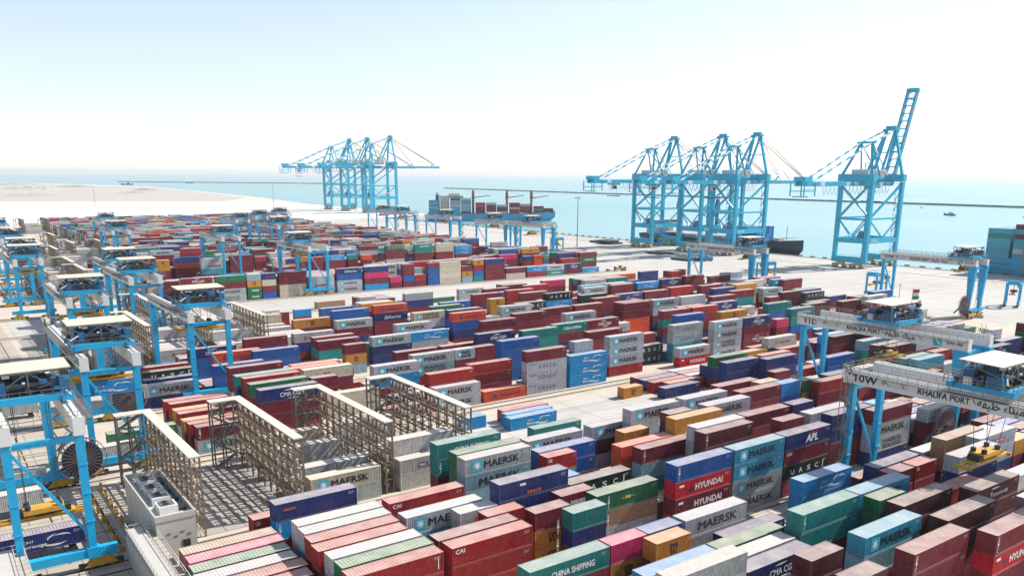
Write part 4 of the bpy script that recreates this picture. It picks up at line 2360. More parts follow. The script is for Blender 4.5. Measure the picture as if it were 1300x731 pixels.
-9 3 1962 2 300 180 0
-9 3 2092 4 330 120 420
-9 3 2222 4 300 120
-9 3 2352 4 210 240 120 120
-9 3 2482 4 240 30
-9 3 2612 4 6 120 0 180
-9 3 2742 2 0 420 0 120
-9 3 2872 4 311 0 330 0
-9 3 3002 4 30 120 300
-9 4 1052 4 390 120 510 150
-9 4 1182 4 0 210 120
-9 4 1312 4 0 180 300
-9 4 1442 4 311 240 120 240
-9 4 1572 4 120 0 0 0
-9 4 1702 2 90 0
-9 4 1832 2 480 150
-9 4 1962 4 120 270 180
-9 4 2092 2 0 0 330
-9 4 2222 4 120 420 300
-9 4 2352 2 30 120 120 510
-9 4 2482 4 210 210 30
-9 4 2612 4 120 480 0
-9 4 2742 2 270 180 0
-9 4 2872 4 0 0 0 210
-9 4 3002 4 510 0 0
-9 5 1052 4 90 30 120
-9 5 1182 4 120 0 0 0
-9 5 1312 4 240 0 180
-9 5 1442 2 390 120 240 240
-9 5 1572 4 420 90 150 90
-9 5 1702 4 0 330
-9 5 1832 4 0 330 210 210
-9 5 1962 2 210 120 300
-9 5 2092 4 0 330 0
-9 5 2222 4 120 0 270
-9 5 2352 4 180 300 0 120
-9 5 2482 4 0 240 240
-9 5 2612 4 330 0 0
-9 5 2742 4 240 0 0 210
-9 5 2872 4 0 210
-9 5 3002 4 0 0 90
-9 6 1052 2 420 90 210
-9 6 1182 4 420 420
-9 6 1312 4 0 240
-9 6 1442 4 0 330 0
-9 6 1572 4 0 150 120
-9 6 1702 4 330 120 210
-9 6 1832 4 300 0 30 300
-9 6 1962 2 0 0 510
-9 6 2092 4 90 120 0
-9 6 2222 4 120 120 120 0
-9 6 2352 4 0 480 240 0
-9 6 2482 2 0 120
-9 6 2612 2 210 210 330
-9 6 2742 4 300 240 510
-9 6 2872 4 0 0 0 30
-9 6 3002 4 270 120 0
-9 7 1052 2 210 120 120 180
-9 7 1182 4 30 120 210
-9 7 1312 4 30 120 0
-9 7 1442 4 120 120 120 120
-9 7 1572 4 240 0 0 300
-9 7 1702 4 0 0 150 150
-9 7 1832 4 180 0 30
-9 7 1962 4 300 0 180
-9 7 2092 2 0 90 30
-9 7 2222 2 510 210 0
-9 7 2352 4 0 480
-9 7 2482 4 210 0
-9 7 2612 2 120 0
-9 7 2742 2 210 240 510
-9 7 2872 4 0 330 210 0
-9 7 3002 4 390 240 0
-9 8 1052 4 240 0 30 0
-9 8 1182 4 300 150 150 240
-9 8 1312 2 0 150 0
-9 8 1442 4 420 0 30
-9 8 1572 4 120 0 0 0
-9 8 1702 4 0 300 210
-9 8 1832 2 270 150
-9 8 1962 2 300 300 330
-9 8 2092 4 123 120 0 120
-9 8 2222 2 510 420
-9 8 2352 4 240 120 0
-9 8 2482 4 420 120 330
-9 8 2612 4 270 240 420
-9 8 2742 4 330 390 0 0
-9 8 2872 4 0 0 240
-9 8 3002 4 390 300 120 30
-9 9 1052 4 120 30 270 0
-9 9 1182 2 120 0
-9 9 1312 4 120 120 150
-9 9 1442 4 0 0 150
-9 9 1572 4 120 0 120 0
-9 9 1702 4 30 480 120
-9 9 1832 4 240 180 0
-9 9 1962 4 150 180 240 120
-9 9 2092 2 0 90 120
-9 9 2222 4 120 90 180 180
-9 9 2352 4 0 90 0
-9 9 2482 2 0 420 210
-9 9 2612 4 300 330
-9 9 2742 4 0 0 240
-9 9 2872 4 30 150 270 240
-9 9 3002 4 0 120 120 480
-10 0 1182 2 0 0 120 30
-10 0 1312 4 90 30 240
-10 0 1442 4 0 0 0
-10 0 1572 4 0 420 0
-10 0 1702 4 150 210 300
-10 0 1832 4 300 0 240 210
-10 0 1962 4 0 210 0 180
-10 0 2092 2 0 210 330
-10 0 2222 4 0 150 0
-10 0 2352 4 90 0 0
-10 0 2482 4 0 30 330 300
-10 0 2612 4 210 90 300 270
-10 0 2742 4 300 0 120 300
-10 0 2872 4 0 90 150
-10 0 3002 2 120 510 300 420
-10 1 1182 4 210 300 300
-10 1 1312 4 210 0 210 300
-10 1 1442 4 0 240 480
-10 1 1572 4 0 480 420
-10 1 1702 4 270 0 210
-10 1 1832 4 0 0 0
-10 1 1962 4 0 120 0 300
-10 1 2092 2 0 210 270
-10 1 2222 2 300 120 0 330
-10 1 2352 4 0 0 0 0
-10 1 2482 4 330 0 210
-10 1 2612 4 510 0 0
-10 1 2742 4 150 300 0
-10 1 2872 4 120 0 390 330
-10 1 3002 2 0 180 120 120
-10 2 1182 4 0 330
-10 2 1312 4 120 0 120 120
-10 2 1442 4 120 120 0
-10 2 1572 4 120 330 210
-10 2 1702 2 0 180 330
-10 2 1832 4 210 0 120 0
-10 2 1962 2 30 330
-10 2 2092 4 120 120 0
-10 2 2222 4 300 240 120
-10 2 2352 2 0 120 150
-10 2 2482 4 420 0 330
-10 2 2612 4 240 0
-10 2 2742 4 150 0
-10 2 2872 2 0 0
-10 2 3002 4 240 300 330
-10 3 1182 2 0 120 510
-10 3 1312 4 0 300
-10 3 1442 4 30 180 480
-10 3 1572 4 330 30 300
-10 3 1702 4 0 210 0
-10 3 1832 4 120 0 240 30
-10 3 1962 4 120 0
-10 3 2092 4 0 0
-10 3 2222 4 300 240 0
-10 3 2352 4 510 0 390
-10 3 2482 4 150 270 0
-10 3 2612 2 30 180
-10 3 2742 4 240 120 240
-10 3 2872 4 0 270
-10 3 3002 4 30 0 0 0
-10 4 1182 2 0 120 210
-10 4 1312 2 210 240 0
-10 4 1442 4 150 0 240
-10 4 1572 4 30 0 300
-10 4 1702 4 0 240 0 0
-10 4 1832 2 90 210 120 30
-10 4 1962 2 210 270 210
-10 4 2092 4 0 0 210
-10 4 2222 4 344 30 180 0
-10 4 2352 4 0 0 0
-10 4 2482 4 300 300 240
-10 4 2612 4 150 0 270
-10 4 2742 2 480 0 120
-10 4 2872 4 330 300 0 120
-10 4 3002 4 0 90
-10 5 1182 2 510 240 0
-10 5 1312 4 120 120 300 150
-10 5 1442 4 0 210 0
-10 5 1572 4 480 210 180 330
-10 5 1702 4 180 300 120 210
-10 5 1832 2 120 270
-10 5 1962 4 0 0 300
-10 5 2092 4 6 240 300 300
-10 5 2222 2 300 120 120
-10 5 2352 4 420 0 210
-10 5 2482 2 210 270 390
-10 5 2612 2 0 300 480
-10 5 2742 4 0 210
-10 5 2872 4 120 480 0 30
-10 5 3002 4 300 240 510 120
-10 6 1182 2 210 0
-10 6 1312 4 270 120 300 30
-10 6 1442 4 0 0
-10 6 1572 4 0 0
-10 6 1702 4 150 0 90
-10 6 1832 4 0 120 330
-10 6 1962 4 90 0 210
-10 6 2092 4 120 0
-10 6 2222 4 120 0 210
-10 6 2352 4 480 0 420
-10 6 2482 2 0 300 30
-10 6 2612 4 120 270
-10 6 2742 4 30 180 300
-10 6 2872 4 240 120
-10 6 3002 4 0 0
-10 7 1182 4 210 150 300 300
-10 7 1312 4 0 210 330 150
-10 7 1442 4 0 90 120
-10 7 1572 4 0 330 90 510
-10 7 1702 4 120 0 240
-10 7 1832 2 0 270 150
-10 7 1962 4 240 0 150
-10 7 2092 4 210 0
-10 7 2222 4 210 120 300
-10 7 2352 4 30 210 270 120
-10 7 2482 2 390 0 120
-10 7 2612 4 420 0
-10 7 2742 4 30 0 210
-10 7 2872 4 390 0 0
-10 7 3002 4 0 0 120
-10 8 1182 4 330 0 0 30
-10 8 1312 4 150 120 120
-10 8 1442 4 0 420 480
-10 8 1572 2 240 330 90
-10 8 1702 2 510 390 390
-10 8 1832 4 300 480 0
-10 8 1962 4 30 150 120
-10 8 2092 4 300 330 120 0
-10 8 2222 4 330 0 210 210
-10 8 2352 4 330 120
-10 8 2482 2 0 330 0
-10 8 2612 2 0 0 120
-10 8 2742 4 240 120 270 0
-10 8 2872 4 420 510 210 0
-10 8 3002 4 210 90 300 270
-10 9 1182 4 480 330
-10 9 1312 4 120 0 0
-10 9 1442 4 0 0 0
-10 9 1572 4 30 0 0
-10 9 1702 4 150 0 30 120
-10 9 1832 4 300 240 0
-10 9 1962 4 0 240 120 0
-10 9 2092 2 150 120
-10 9 2222 4 300 90
-10 9 2352 4 210 0 120 120
-10 9 2482 4 0 120 240
-10 9 2612 4 270 120
-10 9 2742 4 30 330 390 0
-10 9 2872 4 330 240 0 510
-10 9 3002 4 270 480 330 120
-11 0 1052 4 0 120 120
-11 0 1182 4 0 300 0
-11 0 1312 2 0 0 0
-11 0 1442 4 30 120 330
-11 0 1572 4 240 330 300
-11 0 1702 4 120 0 420 300
-11 0 1832 4 210 0 240 240
-11 0 1962 4 300 120 0 0
-11 0 2092 4 330 120 30
-11 0 2222 2 210 0 30
-11 0 2352 4 90 210 120
-11 0 2482 4 330 510 240 210
-11 0 2612 4 0 30 0
-11 0 2742 4 0 300 240 120
-11 0 2872 4 150 330 210
-11 0 3002 2 210 90
-11 1 1052 4 120 120 120
-11 1 1182 4 330 390 330
-11 1 1312 4 30 150 0
-11 1 1442 4 300 0 240 210
-11 1 1572 4 30 420
-11 1 1702 4 300 510 30
-11 1 1832 2 240 0 0
-11 1 1962 4 180 180 300 0
-11 1 2092 4 240 0 0 210
-11 1 2222 4 300 0 0
-11 1 2352 2 120 300 0
-11 1 2482 4 240 180 120
-11 1 2612 4 240 240 210 210
-11 1 2742 4 180 120 0
-11 1 2872 4 120 390
-11 1 3002 4 330 0
-11 2 1052 2 120 510 0
-11 2 1182 4 330 0 210
-11 2 1312 2 480 420 120
-11 2 1442 4 240 0 120 240
-11 2 1572 4 120 120 0
-11 2 1702 4 0 30 0 90
-11 2 1832 4 390 120 210 270
-11 2 1962 4 300 390 210 0
-11 2 2092 2 0 0
-11 2 2222 4 270 120 0 0
-11 2 2352 2 420 300 510
-11 2 2482 4 300 300 0
-11 2 2612 4 330 270 240
-11 2 2742 4 480 120 0 120
-11 2 2872 4 120 90 120 300
-11 2 3002 4 0 210 0
-11 3 1052 4 330 120
-11 3 1182 4 330 210 180
-11 3 1312 4 120 0 0
-11 3 1442 4 0 0 120 0
-11 3 1572 4 120 390 30
-11 3 1702 4 390 210 150 150
-11 3 1832 4 240 0 90 120
-11 3 1962 2 0 0 330
-11 3 2092 4 0 480
-11 3 2222 4 270 270 420 240
-11 3 2352 2 120 510 300
-11 3 2482 4 0 210
-11 3 2612 4 240 240 90
-11 3 2742 2 150 120
-11 3 2872 4 390 240 0
-11 3 3002 4 390 210
-11 4 1052 4 180 0 90 0
-11 4 1182 4 0 30 0 0
-11 4 1312 2 0 270 300 0
-11 4 1442 4 0 120 30
-11 4 1572 2 0 480 300
-11 4 1702 4 0 120 180
-11 4 1832 4 300 420 120
-11 4 1962 4 30 0 480
-11 4 2092 4 120 390 240
-11 4 2222 4 330 0 0
-11 4 2352 4 180 270 330
-11 4 2482 4 300 0 0
-11 4 2612 4 210 30 0
-11 4 2742 2 480 0 330 0
-11 4 2872 2 480 120 480
-11 4 3002 2 120 120 120 0
-11 5 1052 4 420 0 240
-11 5 1182 4 30 0 330
-11 5 1312 4 0 300 510 0
-11 5 1442 4 90 120 0
-11 5 1572 4 0 120 120 270
-11 5 1702 2 0 180 180 30
-11 5 1832 4 480 150 180 120
-11 5 1962 4 210 0
-11 5 2092 4 120 120
-11 5 2222 4 210 120 210 180
-11 5 2352 2 210 0 90 0
-11 5 2482 2 510 30
-11 5 2612 2 120 0 210 120
-11 5 2742 2 0 30 0
-11 5 2872 4 330 0 210 270
-11 5 3002 4 120 120 270 150
-11 6 1052 4 120 300
-11 6 1182 2 420 240 210
-11 6 1312 4 480 0
-11 6 1442 4 120 0 510
-11 6 1572 4 90 120 0 300
-11 6 1702 4 120 300 0 0
-11 6 1832 2 0 150 240 330
-11 6 1962 2 0 120 300
-11 6 2092 4 210 120 120
-11 6 2222 4 210 0
-11 6 2352 2 210 0
-11 6 2482 4 330 120
-11 6 2612 4 90 0 0
-11 6 2742 2 120 90 300
-11 6 2872 4 0 240 0
-11 6 3002 4 0 300 0
-11 7 1052 4 210 120 120
-11 7 1182 4 480 120 420
-11 7 1312 4 0 120
-11 7 1442 4 210 240 270
-11 7 1572 4 120 210 420 330
-11 7 1702 4 120 150
-11 7 1832 2 0 210 120
-11 7 1962 4 180 90 480
-11 7 2092 4 0 150 120 30
-11 7 2222 4 0 0 0
-11 7 2352 4 0 480 0 120
-11 7 2482 4 120 210 480
-11 7 2612 4 0 0 300
-11 7 2742 4 0 300 0 270
-11 7 2872 4 0 0 0
-11 7 3002 4 30 120 30
-11 8 1052 2 300 300 30
-11 8 1182 4 124 510 0 120
-11 8 1312 4 390 0 0
-11 8 1442 4 0 0 90 120
-11 8 1572 2 180 0 240
-11 8 1702 4 0 120 510 210
-11 8 1832 4 0 270 510
-11 8 1962 2 210 420 330
-11 8 2092 4 210 120 0
-11 8 2222 4 0 120 0 120
-11 8 2352 4 120 420 120 0
-11 8 2482 4 390 330
-11 8 2612 4 240 120 120
-11 8 2742 4 0 120 330 0
-11 8 2872 4 0 180 420
-11 8 3002 4 0 0 300
-11 9 1052 4 120 30
-11 9 1182 2 0 210 150 270
-11 9 1312 4 120 0
-11 9 1442 2 330 30 120 120
-11 9 1572 4 120 120 90 150
-11 9 1702 2 300 330 90
-11 9 1832 4 270 240 90
-11 9 1962 4 120 510 0 0
-11 9 2092 2 0 0 240
-11 9 2222 2 0 240 0
-11 9 2352 2 480 0
-11 9 2482 4 6 120 30 30
-11 9 2612 4 120 150 0 240
-11 9 2742 4 180 510 240
-11 9 2872 4 120 240 420
-11 9 3002 2 0 240
-12 0 1052 4 510 30 390
-12 0 1182 4 122 330 270 330
-12 0 1312 4 30 0 420
-12 0 1442 2 120 0 0 30
-12 0 1572 4 0 120 300
-12 0 1702 2 0 30 330 270
-12 0 1832 4 210 330 210
-12 0 1962 4 120 240 210
-12 0 2092 4 120 0
-12 0 2222 4 210 240 120 480
-12 0 2352 4 0 240 240
-12 0 2482 4 0 120 0
-12 0 2612 4 0 510 330 330
-12 0 2742 4 0 30 0
-12 0 2872 4 0 0 120
-12 0 3002 4 30 0 120 0
-12 1 1052 4 0 150 90
-12 1 1182 4 120 480 210 30
-12 1 1312 2 120 0 0
-12 1 1442 4 300 120 300
-12 1 1572 4 240 300 0 90
-12 1 1702 4 0 210 120
-12 1 1832 4 511 0 0 0
-12 1 1962 2 300 30 510
-12 1 2092 4 0 0 0 150
-12 1 2222 4 120 0 0
-12 1 2352 4 390 120 0 0
-12 1 2482 4 330 120 300
-12 1 2612 2 0 240 510 0
-12 1 2742 4 240 120 0
-12 1 2872 4 0 0 420 300
-12 1 3002 4 30 120 150
-12 2 1052 4 0 90 300 120
-12 2 1182 4 210 240 240
-12 2 1312 2 0 210
-12 2 1442 4 510 120 270
-12 2 1572 4 0 420 0
-12 2 1702 4 120 330
-12 2 1832 4 300 240 300
-12 2 1962 2 270 120 0 300
-12 2 2092 2 120 480 0 420
-12 2 2222 4 330 240 420
-12 2 2352 4 240 420
-12 2 2482 4 0 0 210 120
-12 2 2612 4 0 0 210
-12 2 2742 2 510 0 0 330
-12 2 2872 4 210 120 330 300
-12 2 3002 4 0 210 30 150
-12 3 1052 4 30 300 510
-12 3 1182 4 0 210
-12 3 1312 4 30 420 0 0
-12 3 1442 2 150 270 330
-12 3 1572 4 210 0 120 0
-12 3 1702 4 0 0 390 420
-12 3 1832 4 210 0 90
-12 3 1962 4 0 0 420 120
-12 3 2092 4 150 120 240
-12 3 2222 4 240 0 270
-12 3 2352 4 120 120 0
-12 3 2482 4 0 0 210
-12 3 2612 4 0 180 240
-12 3 2742 2 240 0 300
-12 3 2872 2 240 0 30
-12 3 3002 2 210 0 210
-12 4 1052 4 330 0 30
-12 4 1182 4 120 0
-12 4 1312 2 240 0 0
-12 4 1442 4 0 210 180 120
-12 4 1572 4 0 0 150
-12 4 1702 4 180 300 330
-12 4 1832 4 120 90 0 480
-12 4 1962 4 480 120 120 0
-12 4 2092 4 0 270
-12 4 2222 4 30 120
-12 4 2352 4 420 180 0
-12 4 2482 4 0 30 120 0
-12 4 2612 2 120 180 300 30
-12 4 2742 2 150 330 240 240
-12 4 2872 4 300 0 0 510
-12 4 3002 2 420 120
-12 5 1052 4 510 120 120
-12 5 1182 4 30 270 0 0
-12 5 1312 2 150 120 0
-12 5 1442 4 300 300
-12 5 1572 4 510 90 390 0
-12 5 1702 4 210 330 0
-12 5 1832 4 480 0 120 510
-12 5 1962 4 390 120 0
-12 5 2092 4 0 0 180
-12 5 2222 2 0 240 30 150
-12 5 2352 4 30 120 0 120
-12 5 2482 4 420 0 300 120
-12 5 2612 4 420 420 0
-12 5 2742 4 0 30 90
-12 5 2872 4 510 390 30
-12 5 3002 4 90 0 330
-12 6 1052 4 390 0
-12 6 1182 4 150 120
-12 6 1312 4 0 0 150
-12 6 1442 4 300 270 0
-12 6 1572 4 120 120 0
-12 6 1702 4 330 210 210
-12 6 1832 4 210 120 420
-12 6 1962 4 120 240 0
-12 6 2092 4 120 240
-12 6 2222 4 30 420 330
-12 6 2352 2 420 0 120
-12 6 2482 4 0 30 0 240
-12 6 2612 4 120 120 120
-12 6 2742 4 0 330 0
-12 6 2872 4 210 180 0 210
-12 6 3002 2 0 420 330 510
-12 7 1052 4 390 30 420 210
-12 7 1182 4 330 0 0
-12 7 1312 4 330 0 330 120
-12 7 1442 4 300 210
-12 7 1572 4 0 0 120
-12 7 1702 4 240 300 30
-12 7 1832 4 120 210 0
-12 7 1962 4 330 120 120
-12 7 2092 4 210 240 390
-12 7 2222 2 0 420 120 300
-12 7 2352 2 210 270 0 180
-12 7 2482 4 0 0 0
-12 7 2612 4 300 0 120 0
-12 7 2742 4 0 0 300 120
-12 7 2872 4 330 0 300
-12 7 3002 4 270 120
-12 8 1052 4 0 0 210 300
-12 8 1182 4 0 0 0
-12 8 1312 4 180 210
-12 8 1442 4 420 240 30
-12 8 1572 4 0 180 0 30
-12 8 1702 2 0 330 240 210
-12 8 1832 4 0 240 0
-12 8 1962 2 240 0 120 120
-12 8 2092 4 150 300 150
-12 8 2222 2 480 0 120
-12 8 2352 4 0 330 240
-12 8 2482 4 0 120 120
-12 8 2612 4 330 0 30
-12 8 2742 4 0 210 0
-12 8 2872 4 240 300
-12 8 3002 2 0 210 510
-12 9 1052 4 120 0 0 330
-12 9 1182 4 330 480 0
-12 9 1312 4 0 0
-12 9 1442 4 210 120 300
-12 9 1572 4 0 0
-12 9 1702 2 0 150
-12 9 1832 4 120 120 120
-12 9 1962 4 0 390 90
-12 9 2092 4 300 90 120 120
-12 9 2222 4 30 120 0
-12 9 2352 4 120 180 510
-12 9 2482 4 30 210 0
-12 9 2612 4 0 0 0 180
-12 9 2742 4 120 150 90 120
-12 9 2872 4 120 0 120
-12 9 3002 4 90 330
-13 0 1052 4 0 0
-13 0 1182 4 0 240 0
-13 0 1312 4 210 0 120
-13 0 1442 4 390 0 240 150
-13 0 1572 4 390 270 210 330
-13 0 1702 4 150 0 480
-13 0 1832 2 210 180
-13 0 1962 4 270 90 270
-13 0 2092 4 120 0 30
-13 0 2222 4 120 300 300
-13 0 2352 4 240 0
-13 0 2482 4 420 150 390 210
-13 0 2612 4 30 240 0 0
-13 0 2742 4 330 0 0
-13 0 2872 4 390 0 270 0
-13 0 3002 2 300 300 0 240
-13 1 1052 4 300 420 90
-13 1 1182 4 30 0 0
-13 1 1312 4 120 330 180 0
-13 1 1442 2 0 30 0
-13 1 1572 4 330 120 0 150
-13 1 1702 4 0 0 390
-13 1 1832 4 210 120 120
-13 1 1962 4 210 0 0
-13 1 2092 4 120 30 120 0
-13 1 2222 4 300 30 0
-13 1 2352 4 6 240 0 330
-13 1 2482 4 0 120 420
-13 1 2612 4 120 510 240 180
-13 1 2742 2 210 240 330 210
-13 1 2872 4 0 0 120
-13 1 3002 4 0 120 210 150
-13 2 1052 2 210 420 30
-13 2 1182 4 0 150 180 0
-13 2 1312 2 120 240 0
-13 2 1442 4 210 420 330
-13 2 1572 2 330 0 0 480
-13 2 1702 2 120 120 0 0
-13 2 1832 4 0 210 240
-13 2 1962 4 0 0 0 510
-13 2 2092 4 510 0
-13 2 2222 4 30 180 90
-13 2 2352 4 0 210 240
-13 2 2482 4 90 510 0
-13 2 2612 2 0 0 390 30
-13 2 2742 4 180 30 120 0
-13 2 2872 4 0 0 480 240
-13 2 3002 2 330 390 480 0
-13 3 1052 4 120 30 150 90
-13 3 1182 4 120 0 0
-13 3 1312 2 90 0 120
-13 3 1442 2 300 120 120 210
-13 3 1572 4 0 120 0
-13 3 1702 4 0 240 330
-13 3 1832 4 0 0 210
-13 3 1962 4 210 180 210 120
-13 3 2092 4 270 0 0
-13 3 2222 4 0 270 120
-13 3 2352 4 120 0 300
-13 3 2482 2 0 120
-13 3 2612 4 0 0 30 90
-13 3 2742 2 300 300 120
-13 3 2872 4 0 0 180
-13 3 3002 4 0 120 120 180
-13 4 1052 2 120 390
-13 4 1182 4 30 0 0
-13 4 1312 4 30 0
-13 4 1442 2 0 480 300
-13 4 1572 4 90 120 0
-13 4 1702 4 0 120 300 90
-13 4 1832 4 0 330
-13 4 1962 4 120 30
-13 4 2092 4 390 270 0 510
-13 4 2222 2 0 300 240 210
-13 4 2352 4 0 300 150 120
-13 4 2482 4 0 0 0
-13 4 2612 2 0 30 0
-13 4 2742 4 120 120 270
-13 4 2872 2 240 0 30 120
-13 4 3002 2 150 120 330 300
-13 5 1052 2 0 210 390 210
-13 5 1182 4 120 30 30 210
-13 5 1312 4 120 0
-13 5 1442 4 0 150 0 0
-13 5 1572 4 30 30 0 0
-13 5 1702 4 300 0 0 390
-13 5 1832 4 210 90 120
-13 5 1962 4 0 300
-13 5 2092 4 0 390 150
-13 5 2222 4 210 240 270
-13 5 2352 4 0 90 30
-13 5 2482 4 120 330 30 0
-13 5 2612 4 420 0 0 180
-13 5 2742 2 120 300 330 120
-13 5 2872 4 0 120 0 30
-13 5 3002 4 240 90 0 0
-13 6 1052 4 120 90
-13 6 1182 4 210 0 90
-13 6 1312 4 399 300 300 150
-13 6 1442 4 210 30
-13 6 1572 2 240 120 0
-13 6 1702 4 210 480 0
-13 6 1832 4 30 120 180 240
-13 6 1962 2 120 0 300 120
-13 6 2092 2 240 0
-13 6 2222 4 240 0 0
-13 6 2352 4 0 300 480 0
-13 6 2482 4 150 330 0
-13 6 2612 4 150 120
-13 6 2742 4 330 0 270 300
-13 6 2872 4 120 510
-13 6 3002 4 330 0 0
-13 7 1052 4 150 120 30
-13 7 1182 4 300 0
-13 7 1312 2 120 300
-13 7 1442 4 0 30 180
-13 7 1572 4 210 150
-13 7 1702 4 240 240 120 0
-13 7 1832 4 120 0 270 0
-13 7 1962 4 0 120
-13 7 2092 4 210 120 210 0
-13 7 2222 4 0 30 0 510
-13 7 2352 4 90 0 30
-13 7 2482 4 270 240
-13 7 2612 4 420 150 0
-13 7 2742 4 480 390 0
-13 7 2872 4 210 300
-13 7 3002 4 0 210 120
-13 8 1052 4 300 0
-13 8 1182 4 0 120 120 120
-13 8 1312 4 0 0 120
-13 8 1442 4 120 120 30 420
-13 8 1572 4 510 300 150 120
-13 8 1702 4 480 510 120
-13 8 1832 4 240 0 0
-13 8 1962 2 120 30 0
-13 8 2092 4 150 120 0
-13 8 2222 4 0 150 90
-13 8 2352 4 330 300 210
-13 8 2482 4 0 240
-13 8 2612 4 0 0 330
-13 8 2742 4 0 0 90 330
-13 8 2872 4 390 270 30
-13 8 3002 4 120 90 330
-13 9 1052 2 0 0 240 150
-13 9 1182 4 210 300 0
-13 9 1312 4 120 120 0
-13 9 1442 4 120 210 0
-13 9 1572 2 30 120
-13 9 1702 4 0 210 120 0
-13 9 1832 4 270 210
-13 9 1962 4 0 120 270 0
-13 9 2092 4 120 120 0
-13 9 2222 4 300 210 120
-13 9 2352 4 120 120 90
-13 9 2482 2 240 120 240 120
-13 9 2612 4 300 30 0
-13 9 2742 4 120 120 150
-13 9 2872 4 330 300 0 150
-13 9 3002 4 330 90 0
-14 0 1052 4 300 0 120
-14 0 1182 2 120 180 0 0
-14 0 1312 4 0 0 330
-14 0 1442 2 0 0 330
-14 0 1572 4 240 330 0
-14 0 1702 2 210 120
-14 0 1832 4 30 210 0 270
-14 0 1962 4 0 90 420 420
-14 0 2092 4 30 120 90
-14 0 2222 4 240 120 210
-14 0 2352 4 0 120 120 210
-14 0 2482 2 300 420
-14 0 2612 4 300 120 120
-14 0 2742 4 0 120 420
-14 0 2872 4 420 270
-14 0 3002 4 120 30 0
-14 1 1052 4 0 0 150 0
-14 1 1182 4 0 120 30 120
-14 1 1312 4 330 210 0 0
-14 1 1442 4 120 30 180 120
-14 1 1572 4 180 150 210 150
-14 1 1702 2 240 30 300
-14 1 1832 4 480 300 0 300
-14 1 1962 2 150 0 0 0
-14 1 2092 4 270 30 120 180
-14 1 2222 4 120 480
-14 1 2352 4 510 30 510 120
-14 1 2482 4 270 120 0 0
-14 1 2612 4 0 0 0 120
-14 1 2742 2 180 270
-14 1 2872 4 120 0 210 0
-14 1 3002 4 120 120 0
-14 2 1052 4 510 0 300 120
-14 2 1182 4 0 120 0
-14 2 1312 4 0 0 330
-14 2 1442 2 210 150 480 390
-14 2 1572 4 120 120 0 0
-14 2 1702 2 210 210 210 120
-14 2 1832 4 0 330 150 0
-14 2 1962 4 120 120 0
-14 2 2092 4 0 0
-14 2 2222 4 0 210
-14 2 2352 2 210 0 240
-14 2 2482 4 120 330 270
-14 2 2612 4 0 0 480 0
-14 2 2742 2 0 120 0
-14 2 2872 4 0 270
-14 2 3002 4 120 270
-14 3 1052 4 0 240 0
-14 3 1182 2 30 90
-14 3 1312 4 0 210 30 120
-14 3 1442 4 300 120 0
-14 3 1572 4 150 0
-14 3 1702 2 120 330 0
-14 3 1832 4 330 330 30 510
-14 3 1962 4 150 150 0
-14 3 2092 4 30 300 210 30
-14 3 2222 4 210 0 30 30
-14 3 2352 2 210 0 480
-14 3 2482 4 210 180 330
-14 3 2612 4 120 120
-14 3 2742 4 330 30
-14 3 2872 4 0 390 300
-14 3 3002 4 120 120 210
-14 4 1052 4 390 0 0
-14 4 1182 2 0 330 180
-14 4 1312 4 30 480 240
-14 4 1442 4 210 120 30
-14 4 1572 4 0 120 0
-14 4 1702 4 210 0 330
-14 4 1832 4 0 0 330 330
-14 4 1962 4 0 210 150
-14 4 2092 4 210 390
-14 4 2222 4 210 90 120
-14 4 2352 2 30 0 30
-14 4 2482 4 330 90 0
-14 4 2612 2 120 120
-14 4 2742 2 330 120 30
-14 4 2872 2 0 330 0 300
-14 4 3002 2 120 120
-14 5 1052 4 0 30 120 180
-14 5 1182 4 210 120 120
-14 5 1312 4 480 240
-14 5 1442 4 270 390 120 210
-14 5 1572 4 30 180 0 150
-14 5 1702 4 270 420 180 0
-14 5 1832 4 150 210 180 240
-14 5 1962 4 270 210 0 0
-14 5 2092 4 510 210 120
-14 5 2222 4 300 0 120 390
-14 5 2352 4 120 330 210
-14 5 2482 4 180 0 120
-14 5 2612 2 0 30 210 0
-14 5 2742 4 344 0 120 300
-14 5 2872 2 0 90 90 30
-14 5 3002 4 120 30 0 90
-14 6 1052 4 0 390 210
-14 6 1182 4 300 0 300
-14 6 1312 4 0 180 330 300
-14 6 1442 4 210 330 120
-14 6 1572 4 270 30 120
-14 6 1702 4 90 0 330
-14 6 1832 4 0 150 330
-14 6 1962 4 390 0
-14 6 2092 4 150 330 240 180
-14 6 2222 4 420 120 480 0
-14 6 2352 4 180 510 330 300
-14 6 2482 2 330 300 0 0
-14 6 2612 4 120 210 0 210
-14 6 2742 4 120 510 0 30
-14 6 2872 2 120 0 510
-14 6 3002 4 210 330 90
-14 7 1052 4 0 120 330
-14 7 1182 4 210 0 420
-14 7 1312 4 210 30 0
-14 7 1442 2 0 300 0
-14 7 1572 4 330 240 420
-14 7 1702 4 120 0
-14 7 1832 4 240 0 0 300
-14 7 1962 2 0 0 0 0
-14 7 2092 2 0 240 0
-14 7 2222 4 330 120 510
-14 7 2352 4 0 0 30
-14 7 2482 4 210 0 240 120
-14 7 2612 4 330 120 0 300
-14 7 2742 4 510 0 90
-14 7 2872 4 0 120 120
-14 7 3002 2 330 0 90
-14 8 1052 4 120 150 120
-14 8 1182 4 480 120
-14 8 1312 4 0 270 300 120
-14 8 1442 4 240 210 300 300
-14 8 1572 4 330 120 0 0
-14 8 1702 4 480 120 0
-14 8 1832 4 30 120 150
-14 8 1962 2 150 330
-14 8 2092 2 330 240
-14 8 2222 4 120 330
-14 8 2352 2 180 240 120 330
-14 8 2482 4 300 300 210
-14 8 2612 4 0 30 480 240
-14 8 2742 4 300 210
-14 8 2872 2 210 240 0 30
-14 8 3002 4 90 120 120
-14 9 1052 4 120 0
-14 9 1182 2 0 0 270
-14 9 1312 4 210 240 270
